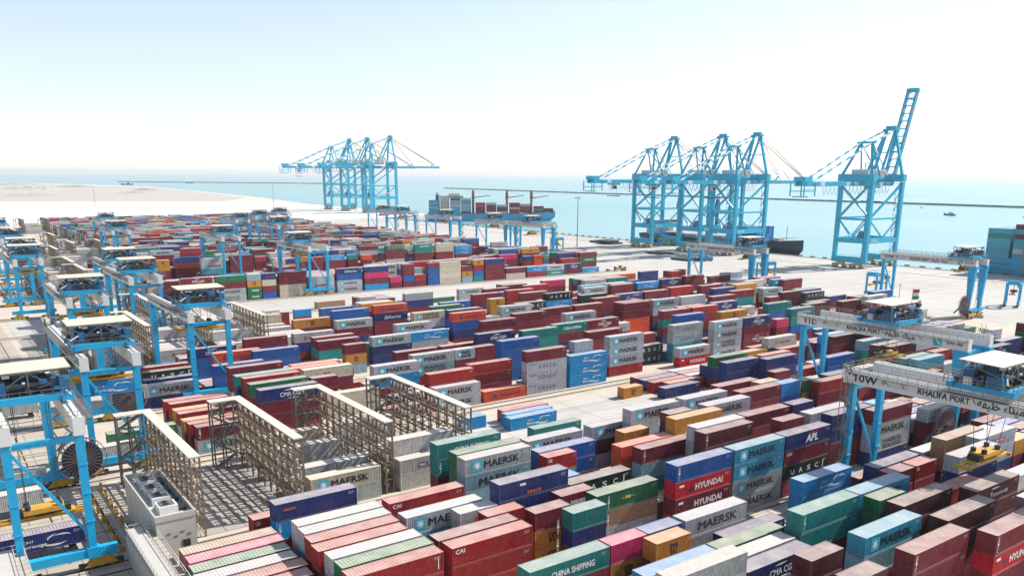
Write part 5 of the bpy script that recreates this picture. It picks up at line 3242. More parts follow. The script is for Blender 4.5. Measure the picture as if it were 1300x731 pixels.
-14 9 1442 4 270 120
-14 9 1572 4 390 0 0 0
-14 9 1702 2 210 180 0
-14 9 1832 4 0 240 270
-14 9 1962 2 210 150 480 0
-14 9 2092 2 0 0
-14 9 2222 2 120 300 300
-14 9 2352 4 270 0 120
-14 9 2482 2 30 300 0
-14 9 2612 4 180 0 390 90
-14 9 2742 4 120 0 0 210
-14 9 2872 4 300 0 120
-14 9 3002 4 120 120 90
-15 0 1052 4 510 90 300
-15 0 1182 2 0 120 210 390
-15 0 1312 4 270 30
-15 0 1442 4 0 300 300 390
-15 0 1572 4 90 0 420
-15 0 1702 4 0 0 0 180
-15 0 1832 4 240 30 120
-15 0 1962 4 120 0 120
-15 0 2092 4 30 510 120 150
-15 0 2222 4 0 420
-15 0 2352 2 0 330 30 0
-15 0 2482 4 480 0
-15 0 2612 4 180 0 90 420
-15 0 2742 4 480 330 0
-15 0 2872 4 120 120 0 0
-15 0 3002 2 0 0 210 0
-15 1 1052 4 480 480 390
-15 1 1182 2 510 0 390
-15 1 1312 4 420 120 150
-15 1 1442 4 30 300 300
-15 1 1572 4 120 120 120 330
-15 1 1702 4 420 390 0
-15 1 1832 2 150 150 330
-15 1 1962 4 240 390 480
-15 1 2092 4 120 120 0
-15 1 2222 4 0 0 120
-15 1 2352 2 420 300
-15 1 2482 4 300 120 0
-15 1 2612 4 0 120
-15 1 2742 4 0 120 480 180
-15 1 2872 2 420 120 240
-15 1 3002 4 210 240 180
-15 2 1052 4 311 0 120 120
-15 2 1182 4 210 30
-15 2 1312 4 120 0 210
-15 2 1442 2 210 390 120
-15 2 1572 2 30 0 150 510
-15 2 1702 4 240 120
-15 2 1832 4 0 0 180
-15 2 1962 2 240 330
-15 2 2092 4 120 300 0
-15 2 2222 2 210 480
-15 2 2352 4 210 210 240 0
-15 2 2482 4 300 270
-15 2 2612 4 330 330 120
-15 2 2742 4 120 30
-15 2 2872 2 240 330 420
-15 2 3002 4 420 0 0
-15 3 1052 2 300 0 0
-15 3 1182 4 0 180 30
-15 3 1312 2 120 30 330
-15 3 1442 4 120 240 120 390
-15 3 1572 4 240 150 0
-15 3 1702 4 0 0 120
-15 3 1832 4 0 270 120
-15 3 1962 4 0 330 240
-15 3 2092 4 0 120 270
-15 3 2222 4 270 0 120 90
-15 3 2352 4 390 30 210
-15 3 2482 2 330 0
-15 3 2612 2 0 0 30
-15 3 2742 4 120 330 0 150
-15 3 2872 4 0 0 0 120
-15 3 3002 4 120 120 120
-15 4 1052 4 0 0 0
-15 4 1182 4 0 420
-15 4 1312 2 300 120
-15 4 1442 4 0 120
-15 4 1572 4 0 0 0
-15 4 1702 4 120 120 210 420
-15 4 1832 4 30 0
-15 4 1962 4 0 240 210
-15 4 2092 2 0 300 120
-15 4 2222 2 30 0 210 120
-15 4 2352 4 120 120 120
-15 4 2482 2 30 0 0 30
-15 4 2612 4 0 210 180
-15 4 2742 4 330 330 120 120
-15 4 2872 4 210 0 120 240
-15 4 3002 4 0 120 300
-15 5 1052 4 120 0
-15 5 1182 2 30 240 0
-15 5 1312 2 300 390 0 0
-15 5 1442 4 0 240 390
-15 5 1572 4 300 0 240 120
-15 5 1702 4 300 0 0 0
-15 5 1832 4 180 0 420 480
-15 5 1962 2 210 120 480
-15 5 2092 4 330 510 270
-15 5 2222 2 390 30 210
-15 5 2352 4 0 0 0 0
-15 5 2482 4 0 210 300 120
-15 5 2612 2 0 300 150 330
-15 5 2742 2 120 120 0 120
-15 5 2872 4 330 0 0
-15 5 3002 4 210 270 180
-15 6 1052 4 120 420 0
-15 6 1182 4 0 210
-15 6 1312 2 210 0 210
-15 6 1442 4 0 0 0
-15 6 1572 4 0 0 480 390
-15 6 1702 4 210 0
-15 6 1832 4 510 270 0
-15 6 1962 4 216 0 0 150
-15 6 2092 4 240 390
-15 6 2222 4 420 270 0 480
-15 6 2352 4 300 90 0 0
-15 6 2482 4 90 300 330
-15 6 2612 4 480 0 240
-15 6 2742 4 240 0 120 210
-15 6 2872 4 120 300 0 300
-15 6 3002 4 210 480 0
-15 7 1052 4 0 90
-15 7 1182 4 300 0 0
-15 7 1312 4 510 120 480
-15 7 1442 4 120 510 90
-15 7 1572 2 180 240
-15 7 1702 4 0 390 240
-15 7 1832 4 120 0 0
-15 7 1962 4 0 120 510 90
-15 7 2092 4 30 180 390
-15 7 2222 4 300 0 0
-15 7 2352 4 510 300 0
-15 7 2482 4 150 150 120
-15 7 2612 2 0 0 0 0
-15 7 2742 4 510 210 390 0
-15 7 2872 2 330 30
-15 7 3002 4 120 0 120
-15 8 1052 4 330 30 0
-15 8 1182 2 330 240 120
-15 8 1312 2 120 120 330 0
-15 8 1442 2 300 210 210
-15 8 1572 4 120 0
-15 8 1702 4 0 210 510
-15 8 1832 4 120 150 390
-15 8 1962 4 510 0 420 0
-15 8 2092 4 180 90 300
-15 8 2222 4 210 240 420
-15 8 2352 4 30 180 270 0
-15 8 2482 4 120 0 0
-15 8 2612 4 0 120
-15 8 2742 2 0 120
-15 8 2872 4 0 330 420 120
-15 8 3002 2 420 210 210
-15 9 1052 2 240 270 0 330
-15 9 1182 4 480 120 390 300
-15 9 1312 4 30 0 0
-15 9 1442 4 270 240 210
-15 9 1572 2 240 0
-15 9 1702 4 120 120 0 300
-15 9 1832 4 390 270 300 0
-15 9 1962 4 0 120
-15 9 2092 2 270 330
-15 9 2222 4 0 120 300 210
-15 9 2352 4 0 300 480
-15 9 2482 2 420 30 180
-15 9 2612 4 120 270 30
-15 9 2742 4 0 150 30
-15 9 2872 4 330 120 0
-15 9 3002 4 120 0 240 210
-16 0 1052 2 0 330 0
-16 0 1182 4 30 330 330
-16 0 1312 4 120 420 510
-16 0 1442 4 0 90 210
-16 0 1572 4 420 0 90
-16 0 1702 4 120 270 390 150
-16 0 1832 2 0 0 0 0
-16 0 1962 4 0 120 180
-16 0 2092 4 510 120 480
-16 0 2222 4 120 420 240 30
-16 0 2352 4 240 120 120
-16 0 2482 4 210 210 240
-16 0 2612 4 0 180 240
-16 0 2742 4 120 480 150 0
-16 0 2872 4 300 30 210 330
-16 0 3002 4 90 120 120 510
-16 1 1052 4 510 90 30
-16 1 1182 4 300 420 150 30
-16 1 1312 2 90 0
-16 1 1442 4 30 330 270
-16 1 1572 4 0 120 0 510
-16 1 1702 4 270 270 0
-16 1 1832 4 420 0 330
-16 1 1962 2 120 0 150 0
-16 1 2092 4 30 210 30
-16 1 2222 4 0 0 90
-16 1 2352 4 150 0 240
-16 1 2482 2 30 270 510
-16 1 2612 4 0 30
-16 1 2742 4 510 0 30
-16 1 2872 4 270 30 0 0
-16 1 3002 2 0 0 120 30
-16 2 1052 2 120 0
-16 2 1182 4 120 240 120
-16 2 1312 4 30 120 270
-16 2 1442 4 270 210 210
-16 2 1572 4 150 0
-16 2 1702 4 0 0 0
-16 2 1832 4 0 480
-16 2 1962 4 120 330 210 300
-16 2 2092 4 120 0 120
-16 2 2222 4 0 120 390
-16 2 2352 4 30 210
-16 2 2482 4 30 180 90 420
-16 2 2612 4 120 240
-16 2 2742 4 0 180 330
-16 2 2872 4 420 0 120 210
-16 2 3002 4 270 210 0 120
-16 3 1052 4 330 30 330
-16 3 1182 4 420 0 210 120
-16 3 1312 4 0 330
-16 3 1442 4 180 90 0
-16 3 1572 4 270 90 330
-16 3 1702 4 300 0 0
-16 3 1832 4 120 0 210
-16 3 1962 2 510 480 0 0
-16 3 2092 4 270 270 210 0
-16 3 2222 4 0 510
-16 3 2352 4 330 0 0 210
-16 3 2482 4 210 180 120
-16 3 2612 4 210 120 90
-16 3 2742 4 0 30 150 90
-16 3 2872 2 0 0 0
-16 3 3002 4 120 120 30
-16 4 1052 4 0 30 510
-16 4 1182 2 180 120 90
-16 4 1312 2 210 120 90
-16 4 1442 4 330 0 270
-16 4 1572 4 0 240 240 90
-16 4 1702 4 30 90 120
-16 4 1832 4 510 30 30
-16 4 1962 4 30 0 0
-16 4 2092 4 270 0
-16 4 2222 4 0 150 330
-16 4 2352 2 0 210 30 210
-16 4 2482 2 210 300 510 330
-16 4 2612 4 390 120 150 270
-16 4 2742 4 420 120 0
-16 4 2872 4 0 0
-16 4 3002 4 0 0 330
-16 5 1052 2 240 0 150 300
-16 5 1182 4 120 30 0 0
-16 5 1312 2 0 150
-16 5 1442 4 0 0 120
-16 5 1572 2 240 480
-16 5 1702 4 0 0 300
-16 5 1832 4 0 120 330
-16 5 1962 4 0 120 270
-16 5 2092 2 0 120
-16 5 2222 4 210 120 480
-16 5 2352 4 0 0 240 120
-16 5 2482 4 150 480 210
-16 5 2612 4 240 120 390 180
-16 5 2742 4 240 0 210
-16 5 2872 4 0 300
-16 5 3002 4 120 420 0
-16 6 1052 4 330 240 120 90
-16 6 1182 4 0 30 480 210
-16 6 1312 2 120 120 210 0
-16 6 1442 4 0 120 90
-16 6 1572 2 0 210 0 0
-16 6 1702 4 0 30 0
-16 6 1832 4 0 0 240
-16 6 1962 2 510 120 120 330
-16 6 2092 4 30 0
-16 6 2222 4 120 210 510 0
-16 6 2352 4 0 480 0
-16 6 2482 4 210 150 0
-16 6 2612 2 480 270 210
-16 6 2742 4 240 330 0 480
-16 6 2872 4 150 300 0
-16 6 3002 4 120 210 240 90
-16 7 1052 4 300 120 0 120
-16 7 1182 4 0 120 0
-16 7 1312 4 330 270 90 90
-16 7 1442 4 330 0 0
-16 7 1572 2 0 0 210 330
-16 7 1702 2 120 330
-16 7 1832 2 240 270 0
-16 7 1962 4 0 120
-16 7 2092 4 0 0
-16 7 2222 4 0 120 0
-16 7 2352 4 300 0
-16 7 2482 4 480 0 300
-16 7 2612 4 480 240
-16 7 2742 4 210 150 0
-16 7 2872 2 0 120
-16 7 3002 2 120 330 120 330
-16 8 1052 4 0 0 390
-16 8 1182 2 510 270 0
-16 8 1312 4 0 120 210
-16 8 1442 4 120 0
-16 8 1572 4 210 0 0 270
-16 8 1702 4 0 150 240 0
-16 8 1832 4 0 0 120
-16 8 1962 4 0 0 210 120
-16 8 2092 4 0 0 180
-16 8 2222 4 0 120 240
-16 8 2352 2 0 120 0
-16 8 2482 4 120 0
-16 8 2612 4 480 210
-16 8 2742 2 120 210
-16 8 2872 4 120 390 240
-16 8 3002 4 330 420 0
-16 9 1052 4 0 420 330
-16 9 1182 4 30 300 30 0
-16 9 1312 4 90 0 90 0
-16 9 1442 4 270 0 240
-16 9 1572 4 0 120 0
-16 9 1702 4 30 120 90 0
-16 9 1832 4 120 150 390
-16 9 1962 2 210 30 0
-16 9 2092 4 240 0 180 210
-16 9 2222 2 0 120 0 330
-16 9 2352 4 90 240 240
-16 9 2482 4 240 270 240
-16 9 2612 2 240 150 240 120
-16 9 2742 4 0 210 0
-16 9 2872 4 0 390 0 30
-16 9 3002 4 240 180 300
-17 0 1052 4 420 120 120
-17 0 1182 4 510 210 120
-17 0 1312 4 90 0 270
-17 0 1442 4 300 210 30
-17 0 1572 4 0 120 0 240
-17 0 1702 4 150 240 120
-17 0 1832 4 420 240 30 0
-17 0 1962 4 0 90
-17 0 2092 4 0 120 0 120
-17 0 2222 2 0 120 0 120
-17 0 2352 4 0 420 0 210
-17 0 2482 4 30 330 0
-17 0 2612 4 480 330 180
-17 0 2742 2 150 0
-17 0 2872 2 330 0 120
-17 0 3002 4 120 330 300
-17 1 1052 4 180 30 270
-17 1 1182 4 300 180
-17 1 1312 4 120 0 240 0
-17 1 1442 4 150 0
-17 1 1572 4 120 0
-17 1 1702 4 120 120
-17 1 1832 4 120 0 300 120
-17 1 1962 4 0 270 30
-17 1 2092 4 150 90
-17 1 2222 4 30 0 0
-17 1 2352 4 30 0 0
-17 1 2482 4 150 0 120 30
-17 1 2612 4 240 210 0
-17 1 2742 4 0 390 0
-17 1 2872 2 0 240 0
-17 1 3002 4 0 0
-17 2 1052 4 0 420 240
-17 2 1182 4 120 0 180
-17 2 1312 4 510 270 510
-17 2 1442 4 240 210
-17 2 1572 4 90 390 420 0
-17 2 1702 4 420 480
-17 2 1832 4 120 0 240
-17 2 1962 4 300 240 480
-17 2 2092 2 0 300 120
-17 2 2222 4 0 90 0 30
-17 2 2352 4 0 240 330
-17 2 2482 4 510 480 210 30
-17 2 2612 4 300 390
-17 2 2742 4 390 0
-17 2 2872 4 0 30
-17 2 3002 4 120 0 0 0
-17 3 1052 4 120 210 0 30
-17 3 1182 4 0 0 390 30
-17 3 1312 4 150 390 120
-17 3 1442 4 210 0 0
-17 3 1572 2 300 480 30 0
-17 3 1702 4 390 240
-17 3 1832 4 30 270
-17 3 1962 4 300 420 120
-17 3 2092 4 210 120
-17 3 2222 2 390 0
-17 3 2352 4 30 0 0
-17 3 2482 4 90 30 30
-17 3 2612 4 210 180 330
-17 3 2742 4 270 420
-17 3 2872 4 0 120 0
-17 3 3002 4 330 180 0
-17 4 1052 4 120 0 0
-17 4 1182 4 90 0 120
-17 4 1312 4 180 300 90
-17 4 1442 2 0 270 390
-17 4 1572 4 240 210 0 180
-17 4 1702 4 330 120 30
-17 4 1832 4 240 0 300
-17 4 1962 4 0 240 300
-17 4 2092 4 0 300 90
-17 4 2222 2 0 240 480
-17 4 2352 2 270 30
-17 4 2482 2 120 0 30
-17 4 2612 4 0 0 270
-17 4 2742 4 0 30 120
-17 4 2872 4 180 480
-17 4 3002 4 240 120 150
-17 5 1052 4 480 330 0
-17 5 1182 4 0 0 90 120
-17 5 1312 4 0 0 150
-17 5 1442 4 120 330 180
-17 5 1572 4 90 300 300
-17 5 1702 4 240 0 270 0
-17 5 1832 4 120 0 390 0
-17 5 1962 4 390 210 480 120
-17 5 2092 4 180 0 120
-17 5 2222 4 420 0
-17 5 2352 4 90 270 0
-17 5 2482 4 0 0
-17 5 2612 4 120 420 120 0
-17 5 2742 4 210 240 30 210
-17 5 2872 2 0 30 330 0
-17 5 3002 4 240 120 330
-17 6 1052 4 120 510 0
-17 6 1182 2 330 30 0
-17 6 1312 4 0 120 300 120
-17 6 1442 2 270 240 420 30
-17 6 1572 4 30 330 0
-17 6 1702 4 270 0 120
-17 6 1832 2 30 120 210
-17 6 1962 4 120 0 0
-17 6 2092 4 210 300 480 510
-17 6 2222 4 330 270 510 300
-17 6 2352 4 180 0 150 0
-17 6 2482 4 30 510 0
-17 6 2612 4 210 120 0
-17 6 2742 4 120 30 120 120
-17 6 2872 4 0 210 0 210
-17 6 3002 4 0 120 120
-17 7 1052 4 150 330 0 420
-17 7 1182 2 30 0 30 0
-17 7 1312 4 510 0
-17 7 1442 4 150 150 180
-17 7 1572 4 210 120 240
-17 7 1702 4 300 0 210
-17 7 1832 4 90 480
-17 7 1962 2 120 30 150 210
-17 7 2092 4 330 480 120 300
-17 7 2222 4 150 120 210
-17 7 2352 4 210 480 270 210
-17 7 2482 4 120 270 90
-17 7 2612 2 330 0 300
-17 7 2742 4 480 30 120
-17 7 2872 4 420 0 0
-17 7 3002 4 120 300 210
-17 8 1052 4 0 210 0
-17 8 1182 4 120 330
-17 8 1312 4 210 270 300
-17 8 1442 2 180 0 330
-17 8 1572 4 330 120 120
-17 8 1702 4 240 0 120 210
-17 8 1832 4 510 330 240 300
-17 8 1962 2 300 90
-17 8 2092 4 30 0
-17 8 2222 2 0 150 120 120
-17 8 2352 4 0 510 0 0
-17 8 2482 2 210 330 0
-17 8 2612 4 120 120 120
-17 8 2742 4 120 270 210
-17 8 2872 4 150 0
-17 8 3002 4 300 0
-17 9 1052 4 0 120
-17 9 1182 4 120 210
-17 9 1312 4 120 270
-17 9 1442 4 30 0 240
-17 9 1572 4 30 0 150 300
-17 9 1702 4 0 420
-17 9 1832 2 240 180
-17 9 1962 4 120 330 330
-17 9 2092 4 300 120 0
-17 9 2222 4 0 0
-17 9 2352 4 0 240 120 330
-17 9 2482 4 0 0
-17 9 2612 2 120 150 210
-17 9 2742 4 480 120 120 120
-17 9 2872 2 510 210 240
-17 9 3002 4 240 210 120
-18 0 1442 4 210 270 90 0
-18 0 1572 4 30 0 300
-18 0 1702 2 390 0 120 120
-18 0 1832 4 390 210 330
-18 0 1962 4 0 0 180 210
-18 0 2092 4 120 120
-18 0 2222 4 120 330 120
-18 0 2352 4 0 0 390 0
-18 0 2482 4 120 210 0
-18 0 2612 4 0 0 480
-18 0 2742 4 0 0 0 300
-18 0 2872 4 0 120 0 210
-18 0 3002 4 390 330 120
-18 1 1442 4 390 0 0
-18 1 1572 4 120 120 0
-18 1 1702 4 270 0 30 120
-18 1 1832 4 120 120 210
-18 1 1962 4 120 150 240
-18 1 2092 4 120 180
-18 1 2222 4 120 0 330
-18 1 2352 4 0 210 90 300
-18 1 2482 4 0 240 30
-18 1 2612 4 120 120 510
-18 1 2742 4 0 330 0
-18 1 2872 4 0 390 240 0
-18 1 3002 4 120 120 180
-18 2 1442 4 180 210 120 90
-18 2 1572 4 210 270 300
-18 2 1702 4 150 0 330
-18 2 1832 4 30 30 120
-18 2 1962 4 270 240 240
-18 2 2092 4 0 120
-18 2 2222 4 300 180 240
-18 2 2352 4 120 0 0
-18 2 2482 4 0 240
-18 2 2612 4 0 150 0
-18 2 2742 4 240 0 0 510
-18 2 2872 4 270 120 120 330
-18 2 3002 2 90 300 210
-18 3 1442 4 0 330 390
-18 3 1572 4 330 120
-18 3 1702 4 300 30
-18 3 1832 2 0 210 0
-18 3 1962 4 0 210 0
-18 3 2092 4 330 480
-18 3 2222 2 210 0 330
-18 3 2352 4 0 150 120 180
-18 3 2482 4 120 120 330 210
-18 3 2612 4 300 120 0 90
-18 3 2742 4 150 330 120
-18 3 2872 4 420 330 210 330
-18 3 3002 4 30 120 0
-18 4 1442 4 0 420 0
-18 4 1572 4 0 150 210
-18 4 1702 4 480 0
-18 4 1832 4 300 420 270 330
-18 4 1962 4 150 510 90
-18 4 2092 4 300 120 0 0
-18 4 2222 4 180 510 0
-18 4 2352 4 120 0 330
-18 4 2482 4 210 210 120
-18 4 2612 4 480 420 90 0
-18 4 2742 4 120 300 300 90
-18 4 2872 4 480 0 240
-18 4 3002 4 0 120 0
-18 5 1442 4 120 210 270
-18 5 1572 4 0 330 0 240
-18 5 1702 4 120 180 0 120
-18 5 1832 4 120 150 210
-18 5 1962 2 120 240 300 0
-18 5 2092 4 120 210 30
-18 5 2222 4 0 240 0
-18 5 2352 4 210 120 150 0
-18 5 2482 4 330 210 240
-18 5 2612 4 240 210 120 0
-18 5 2742 4 120 240 0
-18 5 2872 4 0 330 0
-18 5 3002 4 0 30 0 0
-18 6 1442 4 330 300 120
-18 6 1572 4 0 0 0
-18 6 1702 4 300 30 120
-18 6 1832 2 90 120 300 0
-18 6 1962 2 0 0 210
-18 6 2092 2 0 330 510 510
-18 6 2222 4 330 0 0
-18 6 2352 2 330 0 0 120
-18 6 2482 4 210 270
-18 6 2612 4 120 120
-18 6 2742 4 120 0 0 390
-18 6 2872 4 210 210 510
-18 6 3002 4 0 120 0 120
-18 7 1442 4 0 0 270
-18 7 1572 4 0 120
-18 7 1702 2 240 90 0 0
-18 7 1832 2 150 330 300 120
-18 7 1962 4 210 120 0
-18 7 2092 2 0 120 510 0
-18 7 2222 4 120 180 90
-18 7 2352 4 0 0 0 420
-18 7 2482 4 210 0 300
-18 7 2612 4 330 0 480 120
-18 7 2742 4 210 390 120 330
-18 7 2872 4 240 0 0 210
-18 7 3002 4 120 120 330 120
-18 8 1442 4 0 330 120
-18 8 1572 4 0 210
-18 8 1702 4 120 0
-18 8 1832 2 90 390 420
-18 8 1962 4 300 0
-18 8 2092 4 300 330 120 150
-18 8 2222 4 240 0 210 0
-18 8 2352 2 90 210 480
-18 8 2482 4 0 330 120
-18 8 2612 4 240 480 330 240
-18 8 2742 4 390 180 120 240
-18 8 2872 4 510 120
-18 8 3002 4 300 30 120
-18 9 1442 4 0 120 0
-18 9 1572 2 120 210 390
-18 9 1702 2 480 510 30
-18 9 1832 4 300 120
-18 9 1962 4 0 330 300
-18 9 2092 4 30 120 0
-18 9 2222 4 120 120 0
-18 9 2352 2 0 330
-18 9 2482 4 270 0 30
-18 9 2612 4 0 300 150
-18 9 2742 4 300 210 120 0
-18 9 2872 4 30 0 0 240
-18 9 3002 2 210 90 0
-19 0 1052 4 120 30 0
-19 0 1182 4 120 210 0
-19 0 1312 2 0 0 240
-19 0 1442 2 510 0 510
-19 0 1572 4 120 0 30 300
-19 0 1702 2 390 210
-19 0 1832 4 120 0 30 180
-19 0 1962 2 180 90 420
-19 0 2092 4 120 0 0
-19 0 2222 4 330 120 0 0
-19 0 2352 4 30 120 330
-19 0 2482 4 300 120 0
-19 0 2612 4 300 30 330
-19 0 2742 4 120 180
-19 0 2872 4 0 480 180
-19 0 3002 4 0 0
-19 1 1052 4 30 0 0 120
-19 1 1182 2 480 0 0 120
-19 1 1312 4 124 0 0 0
-19 1 1442 4 150 330 240
-19 1 1572 4 390 120 240
-19 1 1702 4 240 0 0
-19 1 1832 4 0 510 0
-19 1 1962 2 0 0 210
-19 1 2092 4 480 30 210 210
-19 1 2222 4 510 180 330
-19 1 2352 4 150 90 120 300
-19 1 2482 2 210 300 180 0
-19 1 2612 4 150 300 330
-19 1 2742 4 510 120 0 0
-19 1 2872 4 330 330 30 210
-19 1 3002 4 90 210 0
-19 2 1052 2 150 0 0 0
-19 2 1182 4 0 270 0
-19 2 1312 4 180 0
-19 2 1442 4 0 30 0
-19 2 1572 4 120 30 210
-19 2 1702 4 480 0 0
-19 2 1832 2 480 0 150 0
-19 2 1962 4 420 210 300 330
-19 2 2092 4 180 420 0
-19 2 2222 4 240 0 210
-19 2 2352 4 0 330 180
-19 2 2482 4 210 210 390 0
-19 2 2612 4 0 300 270 120
-19 2 2742 4 0 0
-19 2 2872 4 0 300 210
-19 2 3002 4 0 0 0
-19 3 1052 4 30 180 510 0
-19 3 1182 4 120 30 210
-19 3 1312 4 120 420 210
-19 3 1442 4 0 120 300 330
-19 3 1572 4 120 90 300
-19 3 1702 4 210 0 240
-19 3 1832 4 0 0 330 180
-19 3 1962 4 0 0 330
-19 3 2092 4 0 30 240
-19 3 2222 2 120 330 390 510
-19 3 2352 4 120 30 120 120
-19 3 2482 4 120 210 0 0
-19 3 2612 4 0 0
-19 3 2742 2 0 390 270 120
-19 3 2872 2 0 120
-19 3 3002 4 0 240 120
-19 4 1052 4 120 240 0 210
-19 4 1182 4 30 0 330 120
-19 4 1312 4 210 30 300
-19 4 1442 4 420 120 150 30
-19 4 1572 4 510 120 300 480
-19 4 1702 4 30 300 120
-19 4 1832 4 390 240 120 270
-19 4 1962 4 0 30 120 0
-19 4 2092 2 240 0 210
-19 4 2222 4 0 90
-19 4 2352 2 0 300 210 210
-19 4 2482 4 0 300 330
-19 4 2612 4 0 270 270
-19 4 2742 2 240 90
-19 4 2872 2 0 240 0
-19 4 3002 4 390 120
-19 5 1052 4 240 510 0
-19 5 1182 4 90 330 0
-19 5 1312 4 150 330 240
-19 5 1442 2 240 210
-19 5 1572 4 0 30 0
-19 5 1702 4 330 120 0 0
-19 5 1832 4 210 0 0 510
-19 5 1962 4 30 0 210
-19 5 2092 2 0 240 330 0
-19 5 2222 4 0 120 90 0
-19 5 2352 4 0 30
-19 5 2482 2 210 390
-19 5 2612 4 300 210 240
-19 5 2742 4 270 300 0
-19 5 2872 4 120 120 0 240
-19 5 3002 4 120 0 0 210
-19 6 1052 4 480 210 120
-19 6 1182 4 90 30
-19 6 1312 4 120 90 0
-19 6 1442 2 480 0 0
-19 6 1572 4 210 0 150
-19 6 1702 4 210 30 210
-19 6 1832 4 30 30 480
-19 6 1962 4 0 120 0
-19 6 2092 2 120 0 120
-19 6 2222 4 330 120 270 120
-19 6 2352 4 120 0
-19 6 2482 4 0 30 0 240
-19 6 2612 4 120 0 510
-19 6 2742 4 210 0
-19 6 2872 2 270 420 0 330
-19 6 3002 4 480 510 270
-19 7 1052 4 120 120 0
-19 7 1182 2 120 240 210
-19 7 1312 2 90 0 0
-19 7 1442 4 30 300 0
-19 7 1572 4 510 390
-19 7 1702 4 120 30 0 0
-19 7 1832 4 210 0 120 150
-19 7 1962 4 330 270
-19 7 2092 4 0 330
-19 7 2222 2 0 300 240 240
-19 7 2352 2 0 30 120
-19 7 2482 4 0 420 120 510
-19 7 2612 4 0 0 480 480
-19 7 2742 4 480 270 270
-19 7 2872 4 0 210
-19 7 3002 4 0 0 480
-19 8 1052 4 120 210 0
-19 8 1182 4 120 0 150 210
-19 8 1312 2 390 0 90 120
-19 8 1442 4 330 120 480 210
-19 8 1572 4 390 120 0 0
-19 8 1702 4 0 0 120
-19 8 1832 4 120 510 0 0
-19 8 1962 4 0 0 300 420
-19 8 2092 4 210 0
-19 8 2222 4 0 300 420
-19 8 2352 4 390 390 210
-19 8 2482 4 480 30 0
-19 8 2612 4 120 120 330
-19 8 2742 4 0 0 480 0
-19 8 2872 4 240 30 390
-19 8 3002 4 390 510 0
-19 9 1052 4 210 0 240 210
-19 9 1182 2 0 0 120 240
-19 9 1312 2 0 150 210
-19 9 1442 4 420 0 0 240
-19 9 1572 4 30 30 120
-19 9 1702 4 150 330 0
-19 9 1832 4 120 420 120
-19 9 1962 4 120 0 0 120
-19 9 2092 4 120 420 0
-19 9 2222 4 0 120 120 120
-19 9 2352 4 210 0 0
-19 9 2482 4 300 120 420 0
-19 9 2612 4 0 420 0 0
-19 9 2742 4 0 330 120 0
-19 9 2872 4 120 0 390 120
-19 9 3002 4 510 0 0
'''
LABELS = {}
